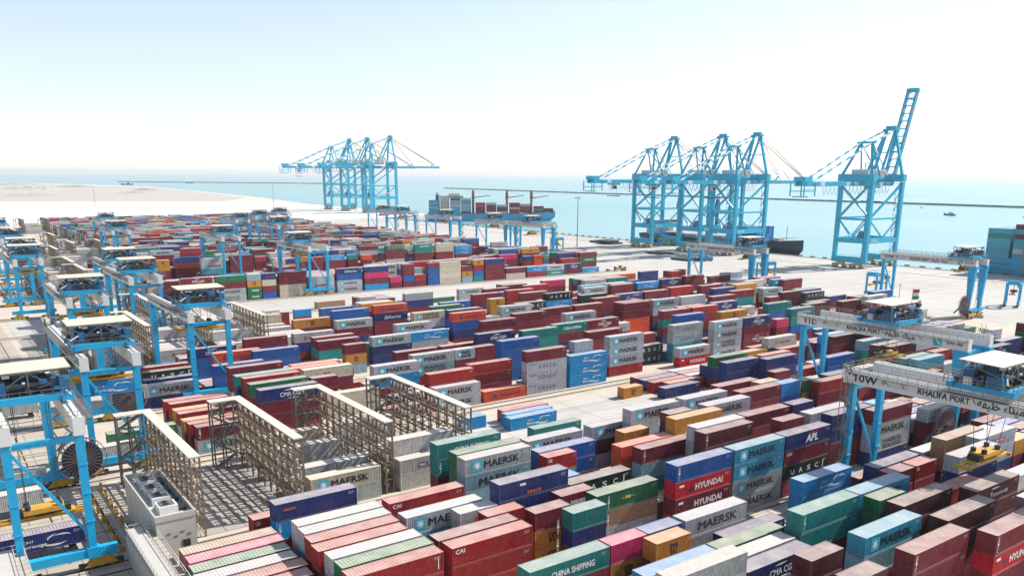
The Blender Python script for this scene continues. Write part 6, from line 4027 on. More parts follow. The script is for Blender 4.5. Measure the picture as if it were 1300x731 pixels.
for _l in '''
2 0 486 0 1 long red container with white letters at one corner, before a maroon-topped stack
3 1 876 0 1 long maroon container with white letters down one end, on maroon one
3 3 871 0 1 long turquoise-grey container, topping a stack of four, on pale blue one
3 10 526 0 1 long teal container with white block lettering, beside a magenta-topped stack
2 9 359 0 1 long navy container with small orange letters, topping a stack of three
2 0 352 0 1 long red container, topping a stack of three, before a green-topped stack
3 6 869 0 1 long teal container with white letters down one end, topping a stack of four
3 5 606 0 1 long white container, topping a stack of four, behind a navy-topped stack
2 3 615 0 1 long navy container with small orange letters, topping a stack of four
3 10 782 0 1 long grey container with plain black lettering, following a blue-topped stack
2 7 632 0 1 long grey container with star badge and black lettering, behind a teal-topped stack
3 0 1006 0 1 long maroon container, topping a stack of four, on scarlet one
3 2 1002 0 1 long dark brown container, topping a stack of four, before a turquoise-grey-topped stack
2 0 873 0 1 long blue container with white letters down one end
3 3 766 0 1 short dark brown container, topping a stack of four, behind a grey-topped stack
2 1 743 0 1 long green container with small yellow emblem
2 4 485 0 1 long grey container, topping a stack of three, on turquoise-grey one
3 4 1001 0 1 long dark brown container, in the block below the 10W crane, second from the left
3 10 1033 0 1 long sky-blue container with white wave mark, in the block below the 10W crane
3 5 731 0 1 long navy container, topping a stack of three, behind a cream-topped stack
2 0 486 1 1 long red container, on red one, under red one
2 6 490 0 1 long red container with white letters at one corner, on maroon one
1 0 464 0 1 long cream container, on white one, in the block of the four big racks
1 6 469 0 1 long white container, in the block of the four big racks, first from the left
3 6 1256 0 1 long grey container with star badge and black lettering, following a teal-topped stack
3 3 1132 0 1 long dark brown container with slanted white lettering
3 9 700 0 1 short mustard container with small black stacked mark, topping a stack of three
2 3 350 0 1 long red container, topping a stack of three, behind a white-topped stack
2 0 1002 0 1 long turquoise-grey container, topping a stack of four, before a mustard-topped stack
2 2 355 0 1 long white container, topping a stack of three, behind a green-topped stack
2 3 1029 0 1 long dark brown container with white letters down one end
2 1 355 0 1 long green container, topping a stack of three, behind a red-topped stack
2 0 873 1 1 long scarlet container with bold white lettering, under blue one
0 0 396 0 1 long maroon container with white letters down one end, topping a stack of two
1 1 622 0 1 long white container, in the block of the four big racks, eighth from the right
2 5 943 0 1 long maroon container with white letters down one end, topping a stack of three
2 0 676 0 1 short teal container with white letters down one end
3 10 651 0 1 short magenta container, on mustard one
2 6 225 0 1 long green container, before a magenta-topped stack
2 10 634 0 1 long teal container, topping a stack of four, in the rear row
1 9 469 0 1 long cream container, on cream one, in the block of the four big racks
3 0 1006 1 1 long scarlet container with bold white lettering, in the block below the 10W crane
1 9 622 0 1 long white container, on grey one, in the block of the four big racks
2 4 353 0 1 long red container, topping a stack of three, behind a red-topped stack
2 0 1128 0 1 long navy container with bold white letters
0 0 521 0 1 long navy container with white letters under a swoosh, following a maroon-topped stack
2 1 634 0 1 short maroon container, on mustard one, in the block below the 11L crane
2 8 228 0 1 long tan container, topping a stack of two
2 7 228 0 1 long magenta container, topping a stack of two
1 2 469 0 1 long white container, in the block of the four big racks, fourth from the left
2 5 223 0 1 long white container, beside a white-topped stack
2 1 484 0 1 long maroon container, topping a stack of three, behind a red-topped stack
3 6 869 1 1 long teal container, under teal one, beside a turquoise-grey-topped stack
2 0 873 2 1 long maroon container with bold white lettering
2 5 356 0 1 long white container, on turquoise-grey one
2 0 1386 0 1 long maroon container, on grey one, in the block below the 11L crane
2 3 741 0 1 long black-green container with widely spaced white letters, behind a tan-topped stack
2 6 358 0 1 long white container, topping a stack of three, beside a red-topped stack
2 9 1025 0 1 long grey container, topping a stack of four, on grey one, behind a blue-topped stack
3 7 752 0 1 long green container, in the block below the 10W crane
3 6 994 0 1 long turquoise-grey container, topping a stack of four, behind a green-topped stack
2 1 743 1 1 long tan container, on grey one
2 7 632 1 1 long pale blue container with plain black lettering
3 7 627 0 1 long sky-blue container, beside a green-topped stack
2 6 1049 0 1 long mustard container, topping a stack of four, following an orange-topped stack
3 8 1323 0 1 long tan container, topping a stack of four
0 0 396 1 1 long grey container, under maroon one, beside a navy-topped stack
2 0 1002 1 1 long turquoise-grey container, on grey one, beside a navy-topped stack
0 0 521 1 1 long maroon container, under navy one, following a maroon-topped stack
2 8 792 0 1 long blue container, on blue one, in the block below the 11L crane
0 3 700 0 1 long cream container, topping a stack of two, before a maroon-topped stack
2 0 1002 2 1 long grey container, third from the top of its stack, under turquoise-grey one
-1 0 386 0 1 long grey container, topping a stack of two, on navy one
2 1 1298 0 1 long navy container, in the block below the 11L crane, seventh from the left
3 5 994 0 1 short green container, topping a stack of four, on green one
0 0 521 2 1 long maroon container, on red one, under maroon one, before a grey-topped stack
1 6 973 0 1 long sky-blue container, alone on the ground, before a sky-blue-topped stack
3 1 876 1 1 long maroon container, in the block below the 10W crane, seventh from the left
2 0 1572 0 1 long grey container, in the block below the 11L crane, beside a grey-topped stack
3 7 1376 0 1 long grey container with red and blue mark, beside a mustard-topped stack
1 0 622 0 1 long white container with red and blue mark, in the block of the four big racks
0 0 919 0 1 long grey container, topping a stack of two, beside an orange-topped stack
2 0 676 1 1 short navy container with white letters down one end
2 10 812 0 1 long grey container, topping a stack of three, behind a maroon-topped stack, in the rear row
0 1 920 0 1 long red container, behind a grey-topped stack, before a maroon-topped stack
2 3 551 0 1 short white container with small red letters
2 0 1128 1 1 long maroon container with white letters at one corner
0 0 792 0 1 long maroon container, alone on the ground, beside a grey-topped stack, in the front row
2 4 1168 0 1 long maroon container, topping a stack of four, following a white-topped stack
3 6 735 0 1 long white container, following a grey-topped stack
2 0 1702 0 1 long grey container, topping a stack of four, on an orange one
2 4 226 0 1 long red container, behind a red-topped stack, beside a red-topped stack
2 0 1386 1 1 long grey container with plain black lettering, before a navy-topped stack
1 9 622 1 1 long grey container, under white one, in the block of the four big racks
2 6 922 0 1 long orange container, topping a stack of three, beside a mustard-topped stack
2 0 1386 2 1 long grey container with two lines of black lettering, on navy one
3 9 1180 0 1 long navy container, on navy one, beside a grey-topped stack
0 6 853 0 1 long grey container, topping a stack of three, on sky-blue one
0 3 700 1 1 long cream container, at the bottom of its stack, before a maroon-topped stack
2 7 1162 0 1 long grey container, in the block below the 11L crane, tenth from the left
2 10 956 0 1 long grey container, topping a stack of three, on dark brown one
2 8 1294 0 1 long maroon container, topping a stack of four, behind a grey-topped stack, beside a sky-blue-topped stack
0 0 1052 0 1 long orange container, alone on the ground, beside a maroon-topped stack
2 9 1590 0 1 long red container, in the block below the 11L crane, following a green-topped stack
3 1 760 0 1 short dark brown container, behind a maroon-topped stack
2 7 788 0 1 short red container, topping a stack of three, on teal one
-2 0 349 0 1 long white container with red and blue mark, on grey one
2 9 1162 0 1 long grey container, in the block below the 11L crane, eighth from the left
3 9 832 0 1 long navy container, topping a stack of two, in the block below the 10W crane
0 0 1177 0 1 long maroon container, on grey one, following an orange-topped stack
2 0 1128 2 1 long black-green container with widely spaced white letters, on maroon one
2 8 635 0 1 long green container, topping a stack of four, in the block below the 11L crane
3 3 871 1 1 long pale blue container, under turquoise-grey one
2 0 1572 1 1 long maroon container, under grey one, before a grey-topped stack
2 2 702 0 1 short maroon container with white lettering
-1 4 679 0 1 long blue container, topping a stack of three, behind a dark brown-topped stack
1 6 1426 0 1 long navy container, alone on the ground, before a red-topped stack
2 2 576 0 1 short red container, behind a maroon-topped stack
1 0 622 1 1 long white container, in the block of the four big racks, fourth from the right
0 0 919 1 1 long grey container, at the bottom of its stack, beside an orange-topped stack
2 0 1002 3 0 long grey container, at the bottom of its stack, following a blue-topped stack
0 2 1050 0 0 long red container, topping a stack of three, following a maroon-topped stack
0 8 533 0 0 long maroon container, in the block edging the bare paving, sixth from the left
3 8 1240 0 0 short red container, topping a stack of three, behind a navy-topped stack
1 4 1574 0 0 long navy container, topping a stack of three, beside a teal-topped stack
2 1 634 1 0 short mustard container, on mustard one, under maroon one
1 3 970 0 0 long teal container, alone on the ground, in the block of the four big racks
0 8 703 0 0 long cream container with small red letters
-2 0 349 1 0 long grey container, under white one, in the front row
2 5 943 1 0 long pale blue container, under maroon one
0 6 853 1 0 long sky-blue container, under grey one
0 8 989 0 0 long grey container, on pale blue one, beside a grey-topped stack
0 5 1200 0 0 long blue container, topping a stack of four, beside a red-topped stack
0 4 393 0 0 long red container, on grey one, beside a red-topped stack
-1 5 585 0 0 long orange container, topping a stack of three, on blue one
-1 10 712 0 0 long maroon container, on navy one, behind a blue-topped stack
0 0 1177 1 0 long grey container, under maroon one, beside a sky-blue-topped stack
1 3 1690 0 0 long navy container, topping a stack of three, on navy one, before a teal-topped stack
0 0 1312 0 0 long sky-blue container, topping a stack of three, in the block edging the bare paving
0 2 522 0 0 long green container, following a mustard-topped stack
2 8 1935 0 0 long maroon container, topping a stack of two, before a turquoise-grey-topped stack
-2 6 509 0 0 long white container, topping a stack of three, far left
1 6 469 1 0 long white container, in the block of the four big racks, second from the left
1 8 888 0 0 short sky-blue container, alone on the ground
-2 5 349 0 0 long cream container, in the third block past the bare paving, second from the left
0 1 1470 0 0 long grey container, in the block edging the bare paving, eleventh from the right
0 0 1177 2 0 long grey container with spaced black letters, third from the top of its stack
2 2 1193 0 0 short maroon container, topping a stack of four, behind a blue-topped stack
-1 4 1014 0 0 long grey container, topping a stack of three, beside a sky-blue-topped stack
2 0 1832 0 0 long cream container, before a green-topped stack
-2 2 669 0 0 long white container, in the third block past the bare paving, ninth from the right
2 9 1995 0 0 long turquoise-grey container, topping a stack of three, before a teal-topped stack
2 4 1041 0 0 long white container, topping a stack of four, in the block below the 11L crane
2 9 1590 1 0 long maroon container, under red one, following a green-topped stack
3 10 714 0 0 short blue container, on navy one
3 6 1256 1 0 long navy container, under grey one, behind a maroon-topped stack
0 9 1203 0 0 long navy container, topping a stack of four, beside a mustard-topped stack
2 10 1793 0 0 long grey container, on maroon one, following a navy-topped stack
-1 8 549 0 0 long navy container, topping a stack of three, on blue one
2 2 1274 0 0 long grey container, in the block below the 11L crane, behind a navy-topped stack
0 7 397 0 0 long red container, topping a stack of two, beside a maroon-topped stack
2 1 1298 1 0 long navy container, under navy one, before a grey-topped stack
3 10 651 1 0 short mustard container with small black stacked mark, on navy one
2 1 1298 2 0 long maroon container, third from the top of its stack, right
2 8 982 0 0 short mustard container, behind a cream-topped stack
2 3 615 1 0 long navy container, on navy one, under navy one
0 4 528 0 0 long red container, topping a stack of four, before a teal-topped stack
0 0 1312 2 0 long sky-blue container with white wave mark, at the bottom of its stack
0 0 1312 1 0 long sky-blue container, on sky-blue one, under sky-blue one
0 0 1177 3 0 long grey container, at the bottom of its stack, following an orange-topped stack
-1 5 867 0 0 long maroon container, topping a stack of three, on teal one, behind a grey-topped stack
1 3 1947 0 0 long blue container, topping a stack of two, on blue one
-1 5 416 0 0 long black-green container, topping a stack of two, on grey one
2 0 1386 3 0 long navy container, at the bottom of its stack, in the block below the 11L crane
-1 1 1325 0 0 long maroon container, topping a stack of four, on maroon one, beside a teal-topped stack
-2 0 349 2 0 long white container, under grey one, before a white-topped stack
2 9 1865 0 0 long red container, topping a stack of two, beside a turquoise-grey-topped stack
0 0 1707 0 0 long grey container, topping a stack of two, on scarlet one
-1 4 1138 0 0 long sky-blue container, topping a stack of three, following a grey-topped stack
2 0 1702 1 0 long orange container with dark blue lettering, under grey one
1 0 2095 0 0 long dark brown container, beside a grey-topped stack
-3 0 459 0 0 long white container, topping a stack of three, on white one, in the front row
2 1 743 2 0 long grey container, under tan one
2 8 1935 1 0 long maroon container, at the bottom of its stack, right
2 9 2252 0 0 long blue container, behind a navy-topped stack, before a maroon-topped stack
-2 1 1042 0 0 long grey container with star badge and black lettering, on maroon one, before a blue-topped stack
2 8 2291 0 0 long navy container, topping a stack of three, before a blue-topped stack
2 10 1293 0 0 long maroon container, topping a stack of four, on maroon one, in the rear row
-2 4 938 0 0 long mustard container with small black stacked mark, beside a pale blue-topped stack
-2 9 829 0 0 long cream container, in the third block past the bare paving, fifth from the left
1 0 464 1 0 long white container, under cream one, in the block of the four big racks
1 9 1917 0 0 long white container with red lettering, on black-green one
-2 2 1044 0 0 long blue container, topping a stack of four, in the third block past the bare paving
3 5 1147 0 0 long red container, in the block below the 10W crane
0 1 1470 1 0 long grey container, on grey one, under grey one, before a grey-topped stack
0 2 1737 0 0 long grey container with spaced black letters, on grey one, before a blue-topped stack
-1 9 1164 0 0 long grey container, behind a maroon-topped stack, before a turquoise-grey-topped stack
3 0 1006 2 0 long maroon container, on maroon one, under scarlet one
0 2 1050 1 0 long maroon container, on maroon one, under red one, following a maroon-topped stack
-1 7 1329 0 0 long orange container, topping a stack of four, on blue one
1 0 2222 0 0 long grey container with two lines of black lettering, following a dark brown-topped stack
-1 0 386 1 0 long navy container, before a dark brown-topped stack
0 8 1332 0 0 long teal container, topping a stack of four, on teal one, behind a red-topped stack
2 10 337 0 0 short red container with white letters at one corner, topping a stack of two
0 1 1470 2 0 long grey container, on red one, under grey one
1 6 2092 0 0 long dark brown container, on maroon one, beside a maroon-topped stack
-3 0 619 0 0 long grey container, in the last block before the wide pale lane, third from the left
0 1 390 0 0 long red container, on maroon one, before a mustard-topped stack
0 1 1470 3 0 long red container, under grey one, before a grey-topped stack
3 10 1033 1 0 long sky-blue container, on navy one, under sky-blue one
0 4 1469 0 0 long maroon container, topping a stack of four, behind an orange-topped stack, before a teal-topped stack
-1 4 1014 1 0 long navy container, on navy one, under grey one
0 1 1877 0 0 long grey container, topping a stack of four, on grey one, beside a navy-topped stack
-2 3 1199 0 0 long orange container, topping a stack of four, before an orange-topped stack
0 9 1464 0 0 long teal container, beside a maroon-topped stack, before a navy-topped stack
3 3 1132 1 0 long dark brown container, second from the top of its stack, behind a maroon-topped stack
3 8 1174 0 0 short maroon container, topping a stack of three, behind a navy-topped stack
1 3 2237 0 0 long turquoise-grey container, topping a stack of four, beside a maroon-topped stack
2 0 1702 2 0 long dark brown container, under orange one
0 9 1588 0 0 long maroon container with white letters under a swoosh, on red one
-1 10 853 0 0 long white container with red lettering, on navy one
-1 0 545 0 0 long blue container, topping a stack of three, before a turquoise-grey-topped stack
0 2 1737 1 0 long grey container, on turquoise-grey one, before a blue-topped stack
3 10 1572 0 0 long maroon container, on red one, in the rear row
0 5 688 0 0 short maroon container, topping a stack of three, behind a maroon-topped stack, before a blue-topped stack
1 8 1347 0 0 short mustard container with small black stacked mark, alone on the ground
-2 6 669 0 0 long white container, topping a stack of three, behind a grey-topped stack, before a grey-topped stack
-2 0 509 0 0 long white container with red pennant lettering, in the front row
1 6 1598 0 0 long green container, topping a stack of three, on navy one
0 0 1707 1 0 long scarlet container with bold white lettering, under grey one
1 4 1574 1 0 long navy container, under navy one, beside a teal-topped stack
2 4 1301 0 0 short navy container, topping a stack of four, behind a maroon-topped stack
3 10 782 1 0 long grey container, under grey one, behind a navy-topped stack
2 9 2122 0 0 long grey container, topping a stack of two, on cream one
-1 2 400 0 0 long navy container, beside an orange-topped stack
2 8 1418 0 0 short sky-blue container, in the block below the 11L crane
-2 1 1313 0 0 long cream container with two lines of black lettering
-1 0 1613 0 0 long grey container with star badge and black lettering, on mustard one
0 10 973 0 0 long maroon container, topping a stack of three, behind a navy-topped stack, beside a maroon-topped stack
0 1 1877 1 0 long grey container, in the block edging the bare paving, fifth from the right
-1 3 1479 0 0 long maroon container, topping a stack of four, behind a maroon-topped stack, beside a green-topped stack
0 2 387 0 0 long mustard container, on red one
2 10 634 1 0 long teal container with white letters down one end, on maroon one
0 3 854 0 0 short navy container, alone on the ground
2 8 2291 1 0 long navy container, under navy one, before a blue-topped stack
2 9 359 1 0 long sky-blue container with white letters down one end
2 1 1298 3 0 long maroon container, at the bottom of its stack, right
-1 8 1531 0 0 long grey container, topping a stack of four, on grey one, following a grey-topped stack
0 1 2009 0 0 long navy container, on maroon one, before a sky-blue-topped stack
2 8 792 1 0 long blue container, under blue one, in the block below the 11L crane
0 6 1871 0 0 long blue container, in the block edging the bare paving, sixth from the left
0 8 989 1 0 long pale blue container with two lines of black lettering
2 9 1865 1 0 long maroon container, under red one, beside a turquoise-grey-topped stack
2 3 1832 0 0 long turquoise-grey container, topping a stack of three, on sky-blue one
2 8 2291 2 0 long maroon container, at the bottom of its stack, under navy one, before a blue-topped stack
-2 3 1199 1 0 long navy container with white script lettering, on maroon one
-1 2 906 0 0 short maroon container, on mustard one, in the second block past the bare paving
0 1 1877 2 0 long grey container with two lines of black lettering, on grey one, under grey one
-1 2 1907 0 0 long maroon container, topping a stack of four, right of centre
-1 7 417 0 0 long red container, topping a stack of two, in the second block past the bare paving
0 1 1349 0 0 short grey container, topping a stack of four, behind a sky-blue-topped stack
1 3 2103 0 0 long pale blue container, topping a stack of three
0 5 2038 0 0 long mustard container with small black stacked mark, behind a red-topped stack
0 2 2272 0 0 long teal container with white block lettering, before a green-topped stack
2 3 221 0 0 long red container, topping a stack of two, behind a maroon-topped stack, before a red-topped stack
1 0 2352 0 0 long grey container with spaced black letters, on green one
0 6 853 2 0 long maroon container, under sky-blue one, in the block edging the bare paving
0 5 521 0 0 long teal container, following a mustard-topped stack
2 0 1832 1 0 long maroon container, on white one, under cream one
-2 9 349 0 0 long white container, in the third block past the bare paving, first from the left
0 5 392 0 0 long mustard container, topping a stack of two, beside a teal-topped stack
1 4 1832 0 0 long red container, alone on the ground, beside a maroon-topped stack
0 8 393 0 0 long red container, in the block edging the bare paving, first from the left
-1 7 1329 1 0 long blue container, under orange one
1 8 1445 0 0 long red container, alone on the ground, behind a red-topped stack
2 10 1664 0 0 long navy container, topping a stack of three, in the rear row
2 10 2122 0 0 long red container, topping a stack of three, in the rear row
0 6 2302 0 0 long teal container, on blue one, before a navy-topped stack
1 7 984 0 0 long sky-blue container with white wave mark, behind a sky-blue-topped stack
-1 2 1907 1 0 long maroon container, on an orange one, under maroon one
1 6 2092 1 0 long maroon container, under dark brown one, beside a maroon-topped stack
0 1 2009 1 0 long maroon container, under navy one, before a sky-blue-topped stack
-2 0 1839 0 0 long black-green container with widely spaced white letters, on sky-blue one
-1 2 2045 0 0 long grey container, on grey one, before a green-topped stack
2 10 1984 0 0 long teal container, behind a turquoise-grey-topped stack
-1 4 1138 1 0 long grey container, on navy one, under sky-blue one
-3 2 1508 0 0 long grey container, on navy one, beside a teal-topped stack
0 8 1114 0 0 short grey container with two lines of black lettering
-1 4 1611 0 0 long maroon container, topping a stack of four, behind a green-topped stack, before a grey-topped stack
-2 1 1042 1 0 long maroon container, on navy one, before a blue-topped stack
'''.strip().split('\n'):
    _a = _l.split(' ', 5); LABELS[tuple(int(x) for x in _a[:4])] = (bool(int(_a[4])), _a[5])
# ---------------------------------------------------------------- ground, quay, sea, far shore
def sheet(name, pts, z, mat, kind='structure'):
    me = bpy.data.meshes.new(name); me.from_pydata([tuple(W(u, v, z)) for u, v in pts], [], [tuple(range(len(pts)))[::-1]])
    me.materials.append(mat); me.update()
    if me.polygons[0].normal.z < 0: me.flip_normals()
    return tag(link(name, me), kind=kind)
def rect(u0, u1, v0, v1): return [(u0, v0), (u1, v0), (u1, v1), (u0, v1)]
S_ = 42000
sheet('sea', [(-S_, -S_), (S_, -S_), (S_, S_), (-S_, S_)], -3.2, SEA)
LAND = [(485, 900), (485, -960), (582, -990), (590, -1300), (600, -1500), (665, -1900), (745, -2700), (830, -3700), (760, -4300), (640, -4900), (450, -5500), (-500, -6300), (-4000, -7000), (-4000, 900)]
mb = MB(); n = len(LAND)
mb.v = [tuple(W(u, v, 0)) for u, v in LAND]+[tuple(W(u+(0 if i < 4 or i > 9 else 14), v, -6)) for i, (u, v) in enumerate(LAND)]
mb.f = [tuple(range(n))]+[(i, i+n, (i+1) % n+n, (i+1) % n) for i in range(n)]; mb.m = [0]*(n+1)
o = tag(mb.build('ground', SANDM), kind='structure'); bm = bmesh.new(); bm.from_mesh(o.data); bmesh.ops.recalc_face_normals(bm, faces=bm.faces); bm.to_mesh(o.data); bm.free()
sheet('reclaimed_land', [(-2500, -1900), (150, -1880), (520, -1700), (640, -1950), (730, -2700), (800, -3600), (430, -5300), (-2500, -5600)], .02, EARTH)
sheet('paved_area', [(-900, -860), (300, -880), (475, -1120), (575, -1200), (585, -1500), (590, -1640), (130, -1780), (-900, -1800)], .06, PALE)
sheet('yard_pavement', rect(-300, 322, -880, 120), .03, YARD)
sheet('quay_apron', rect(322, 484.6, -955, 250), .035, APRON); sheet('far_apron', [(322, -955.5), (484, -955.5), (581, -992), (588, -1290), (322, -1125)], .035, PALE)
sheet('transfer_lanes', rect(-250, 22, -860, 40), .045, TRANSFER)
sheet('bare_paving', rect(86, 142, -148.5, -120), .045, APRON)
sheet('wide_lane', rect(24, 330, -351, -307), .045, APRON)
for m in (1, -2, -3): sheet('rack_paving', rect(24, 84 if m == 1 else 92, V0+VP*m-32.5, V0+VP*m-.4), .05, PAVE)
tr = MB(); kb = MB()
for m in range(3, -20, -1):
    vk = V0+VP*m
    for v in (vk+1.5, vk-34.5):
        tr.box(-6, 322, -v-.09, -v+.09, .04, .16)
        for d in (-.62, .62): kb.box(-6, 322, -v+d-.22, -v+d+.22, .035, .10)
tag(tr.build('rail_track', RAILM), kind='structure'); tag(kb.build('track_bed', KERB), kind='structure')
tr = MB()
for u in (450, 480.5):
    tr.box(u-.08, u+.08, -240, 950, .04, .12); tr.box(u-.5, u-.35, -240, 950, .036, .06)
tag(tr.build('quay_rail_track', RAILM), kind='structure')
cope = MB(); cope.box(484.2, 485.4, -240, 958, -.6, .32); tag(cope.build('quay_edge_kerb', KERB), kind='structure')
lm = MB()
for u in (345, 349, 371, 375, 397, 401, 423, 427): lm.box(u-.09, u+.09, -200, 1100, .036, .044)
for v in range(-560, 60, 36): lm.box(330, 440, -v-.08, -v+.08, .036, .043)
tag(lm.build('lane_markings', STRIPE), kind='structure')
def mound(name, u, v, rx, ry, h, mat, n=26):
    m2 = MB(); r = random.Random(int(u+v))
    for j in range(n+1):
        for i in range(n+1):
            x, y = 2*i/n-1, 2*j/n-1; d = max(0, 1-x*x-y*y)
            m2.v.append(tuple(W(u+x*rx, v+y*ry, -.3+h*d*(.6+.8*r.random()))))
    for j in range(n):
        for i in range(n):
            a = j*(n+1)+i; m2.f.append((a, a+1, a+n+2, a+n+1)); m2.m.append(0)
    return tag(m2.build(name, mat), kind='structure')
for i, (u, v, rx, ry, h) in enumerate([(360,-3300,90,300,7),(150,-3000,120,260,6),(560,-3700,60,300,6),(420,-4300,120,350,8),(250,-2300,60,120,4),(640,-2900,40,160,5),(-100,-3500,150,300,7),(520,-2500,50,100,4),(60,-4300,120,300,8)]):
    mound('earth_hill', u, v, rx, ry, h, EARTH)
def brk(name, pts, wd, h, label):
    m2 = MB(); r = random.Random(3)
    for (a, b), (c, d) in zip(pts, pts[1:]):
        L = math.hypot(c-a, d-b); k = int(L/18)
        for i in range(k):
            t0, t1 = i/k, (i+1)/k; p = W(a+(c-a)*t0, b+(d-b)*t0); q = W(a+(c-a)*t1, b+(d-b)*t1)
            nn = (q-p).cross(Vector((0,0,1))).normalized(); hh = h*(.75+.4*r.random()); ww = wd*(.9+.25*r.random())
            m2.hexa([p-nn*ww+Vector((0,0,-4)), q-nn*ww+Vector((0,0,-4)), q+nn*ww+Vector((0,0,-4)), p+nn*ww+Vector((0,0,-4))],
                    [p-nn*ww*.4+Vector((0,0,hh)), q-nn*ww*.4+Vector((0,0,hh)), q+nn*ww*.4+Vector((0,0,hh)), p+nn*ww*.4+Vector((0,0,hh))])
    return tag(m2.build(name, ROCK), label, 'breakwater')
brk('breakwater', [(1640, 300), (1674, -732), (1757, -2243), (1830, -3050)], 3, .5, 'long dark rock breakwater crossing the sea behind the quay cranes')
brk('breakwater', [(2000, -4300), (2052, -4707), (1500, -5700), (1187, -6192)], 7, 2.2, 'thin dark rock breakwater far out beyond the sandy spit')
hl = MB(); r = random.Random(9)
P0, P1 = W(10800, -2500), W(9000, 1800)
for k in range(60):
    a, b = P0.lerp(P1, k/60), P0.lerp(P1, (k+1)/60); nn = Vector((b.y-a.y, a.x-b.x, 0)).normalized()*-600
    h = (8+22*r.random()*math.sin(math.pi*min(1, (k+2)/30)))
    hl.hexa([a+Vector((0,0,-5)), b+Vector((0,0,-5)), b-nn+Vector((0,0,-5)), a-nn+Vector((0,0,-5))], [a+Vector((0,0,h*.4)), b+Vector((0,0,h*.4)), b-nn+Vector((0,0,h)), a-nn+Vector((0,0,h))])
tag(hl.build('far_shore_hills', ROCK), kind='structure')

# ---------------------------------------------------------------- yard gantry cranes
GA = 36.0
ar = '\ufe94\ufed4\ufef4\ufee0\ufea7 \u0621\ufe8e\ufee8\ufef4\ufee3'
def girder_mesh(num=None, text=True):
    mb = MB(); mb.box(-.62, .62, -1.2, 37.3, 19.4, 21.6, 0)
    for y in (-1.2, 37.3): mb.box(-.72, .72, y-.12, y+.12, 19.3, 21.7, 0)
    for i in range(1, 9): y = -1.2+38.5*i/9; mb.box(-.65, .65, y-.03, y+.03, 19.38, 21.62, 0)
    mb.box(-.1, .1, -1, 37.1, 21.6, 21.75, 3)
    if text:
        F = Matrix(((0,0,-1,-.655),(-1,0,0,36.8),(0,1,0,19.4),(0,0,0,1)))   # text runs from the far end to the near end
        if num: put_text(mb, num, 1.4, .5, natural(num, 1.2)*1.22, 1.2, 1, F, .035)
        put_text(mb, '\ufebb\ufed4\ufef4\ufee8\ufee4\ufedf\ufe8d \ufef2\ufe92\ufec7\ufeee\ufe91\ufe83', 7.2, 1.3, 3.2, .42, 4, F, .01)
        put_text(mb, 'ABU DHABI TERMINALS', 7.2, .75, 3.2, .28, 4, F, .01)
        mb.add([(6.3+.42*math.cos(i*.785), 1.2+.42*math.sin(i*.785), 0) for i in range(8)], [tuple(range(8))], 4, F)
        put_text(mb, 'KHALIFA PORT', 12.0, .6, 7.8, .95, 1, F, .035)
        put_text(mb, ar, 20.9, .3, 6.4, 1.6, 1, F, .02)
        mb.add([(31.2, .25, 0), (32.9, .25, 0), (32.9, 1.95, 0), (31.2, 1.95, 0)], [(0,1,2,3)], 2, F)
        mb.add([(31.5, 1.65, .01), (31.7, 1.8, .01), (32.7, .6, .01), (32.5, .45, .01)], [(3,2,1,0)], 3, F)
        put_text(mb, 'SWL 40T', 34.1, .9, 3.0, .55, 1, F, .03)
    return mb.mesh('girder', [OFFW, BLACK, STAR, WHITE, KERB])
GIRDER = girder_mesh(None, False); GIRDER_T = girder_mesh(None, True)
def leg_narrow():
    mb = MB(); mb.hexa([(-.45,-.4,3),(.45,-.4,3),(.45,.4,3),(-.45,.4,3)], [(-.55,-.5,19.3),(.55,-.5,19.3),(.55,.5,19.3),(-.55,.5,19.3)])
    for z in (7, 11, 15): mb.box(-.6, .6, -.55, .55, z, z+.12)
    return mb.mesh('leg', [CRANE])
def leg_wide():
    mb = MB(); mb.hexa([(-.5,-.55,3),(.5,-.55,3),(.5,.55,3),(-.5,.55,3)], [(-.75,-1.5,19.3),(.75,-1.5,19.3),(.75,1.5,19.3),(-.75,1.5,19.3)])
    mb.box(-.85, .85, -1.6, 1.6, 18.9, 19.4)
    return mb.mesh('leg', [CRANE])
def sill():
    mb = MB(); mb.box(-7.2, 7.2, -.55, .55, 1.9, 3.1)
    for x in (-4.2, 4.2): mb.box(x-.8, x+.8, -.65, .65, 1.8, 3.3)
    return mb.mesh('sill_beam', [CRANE])
def bogie():
    mb = MB(); mb.hexa([(-2.2,-.4,.5),(2.2,-.4,.5),(2.2,.4,.5),(-2.2,.4,.5)], [(-.7,-.45,1.9),(.7,-.45,1.9),(.7,.45,1.9),(-.7,.45,1.9)], 0)
    for x in (-1.9, -.65, .65, 1.9): mb.tube((x, -.25, .55), (x, .25, .55), .42, 12, 1)
    mb.box(2.2, 2.8, -.3, .3, .4, 1.0, 1); mb.box(-2.8, -2.2, -.3, .3, .4, 1.0, 1); mb.box(-.4, .4, .4, .95, .8, 1.7, 0)
    return mb.mesh('bogie', [YEL, DARK])
def tie():
    mb = MB(); mb.bar((-3.8, 0, 17.8), (3.8, 0, 5.4), .38); return mb.mesh('diagonal_brace', [CRANE])
def end_beam():
    mb = MB(); mb.box(-3.55, 3.55, -.3, .3, 18.3, 19.1); return mb.mesh('end_beam', [CRANE])
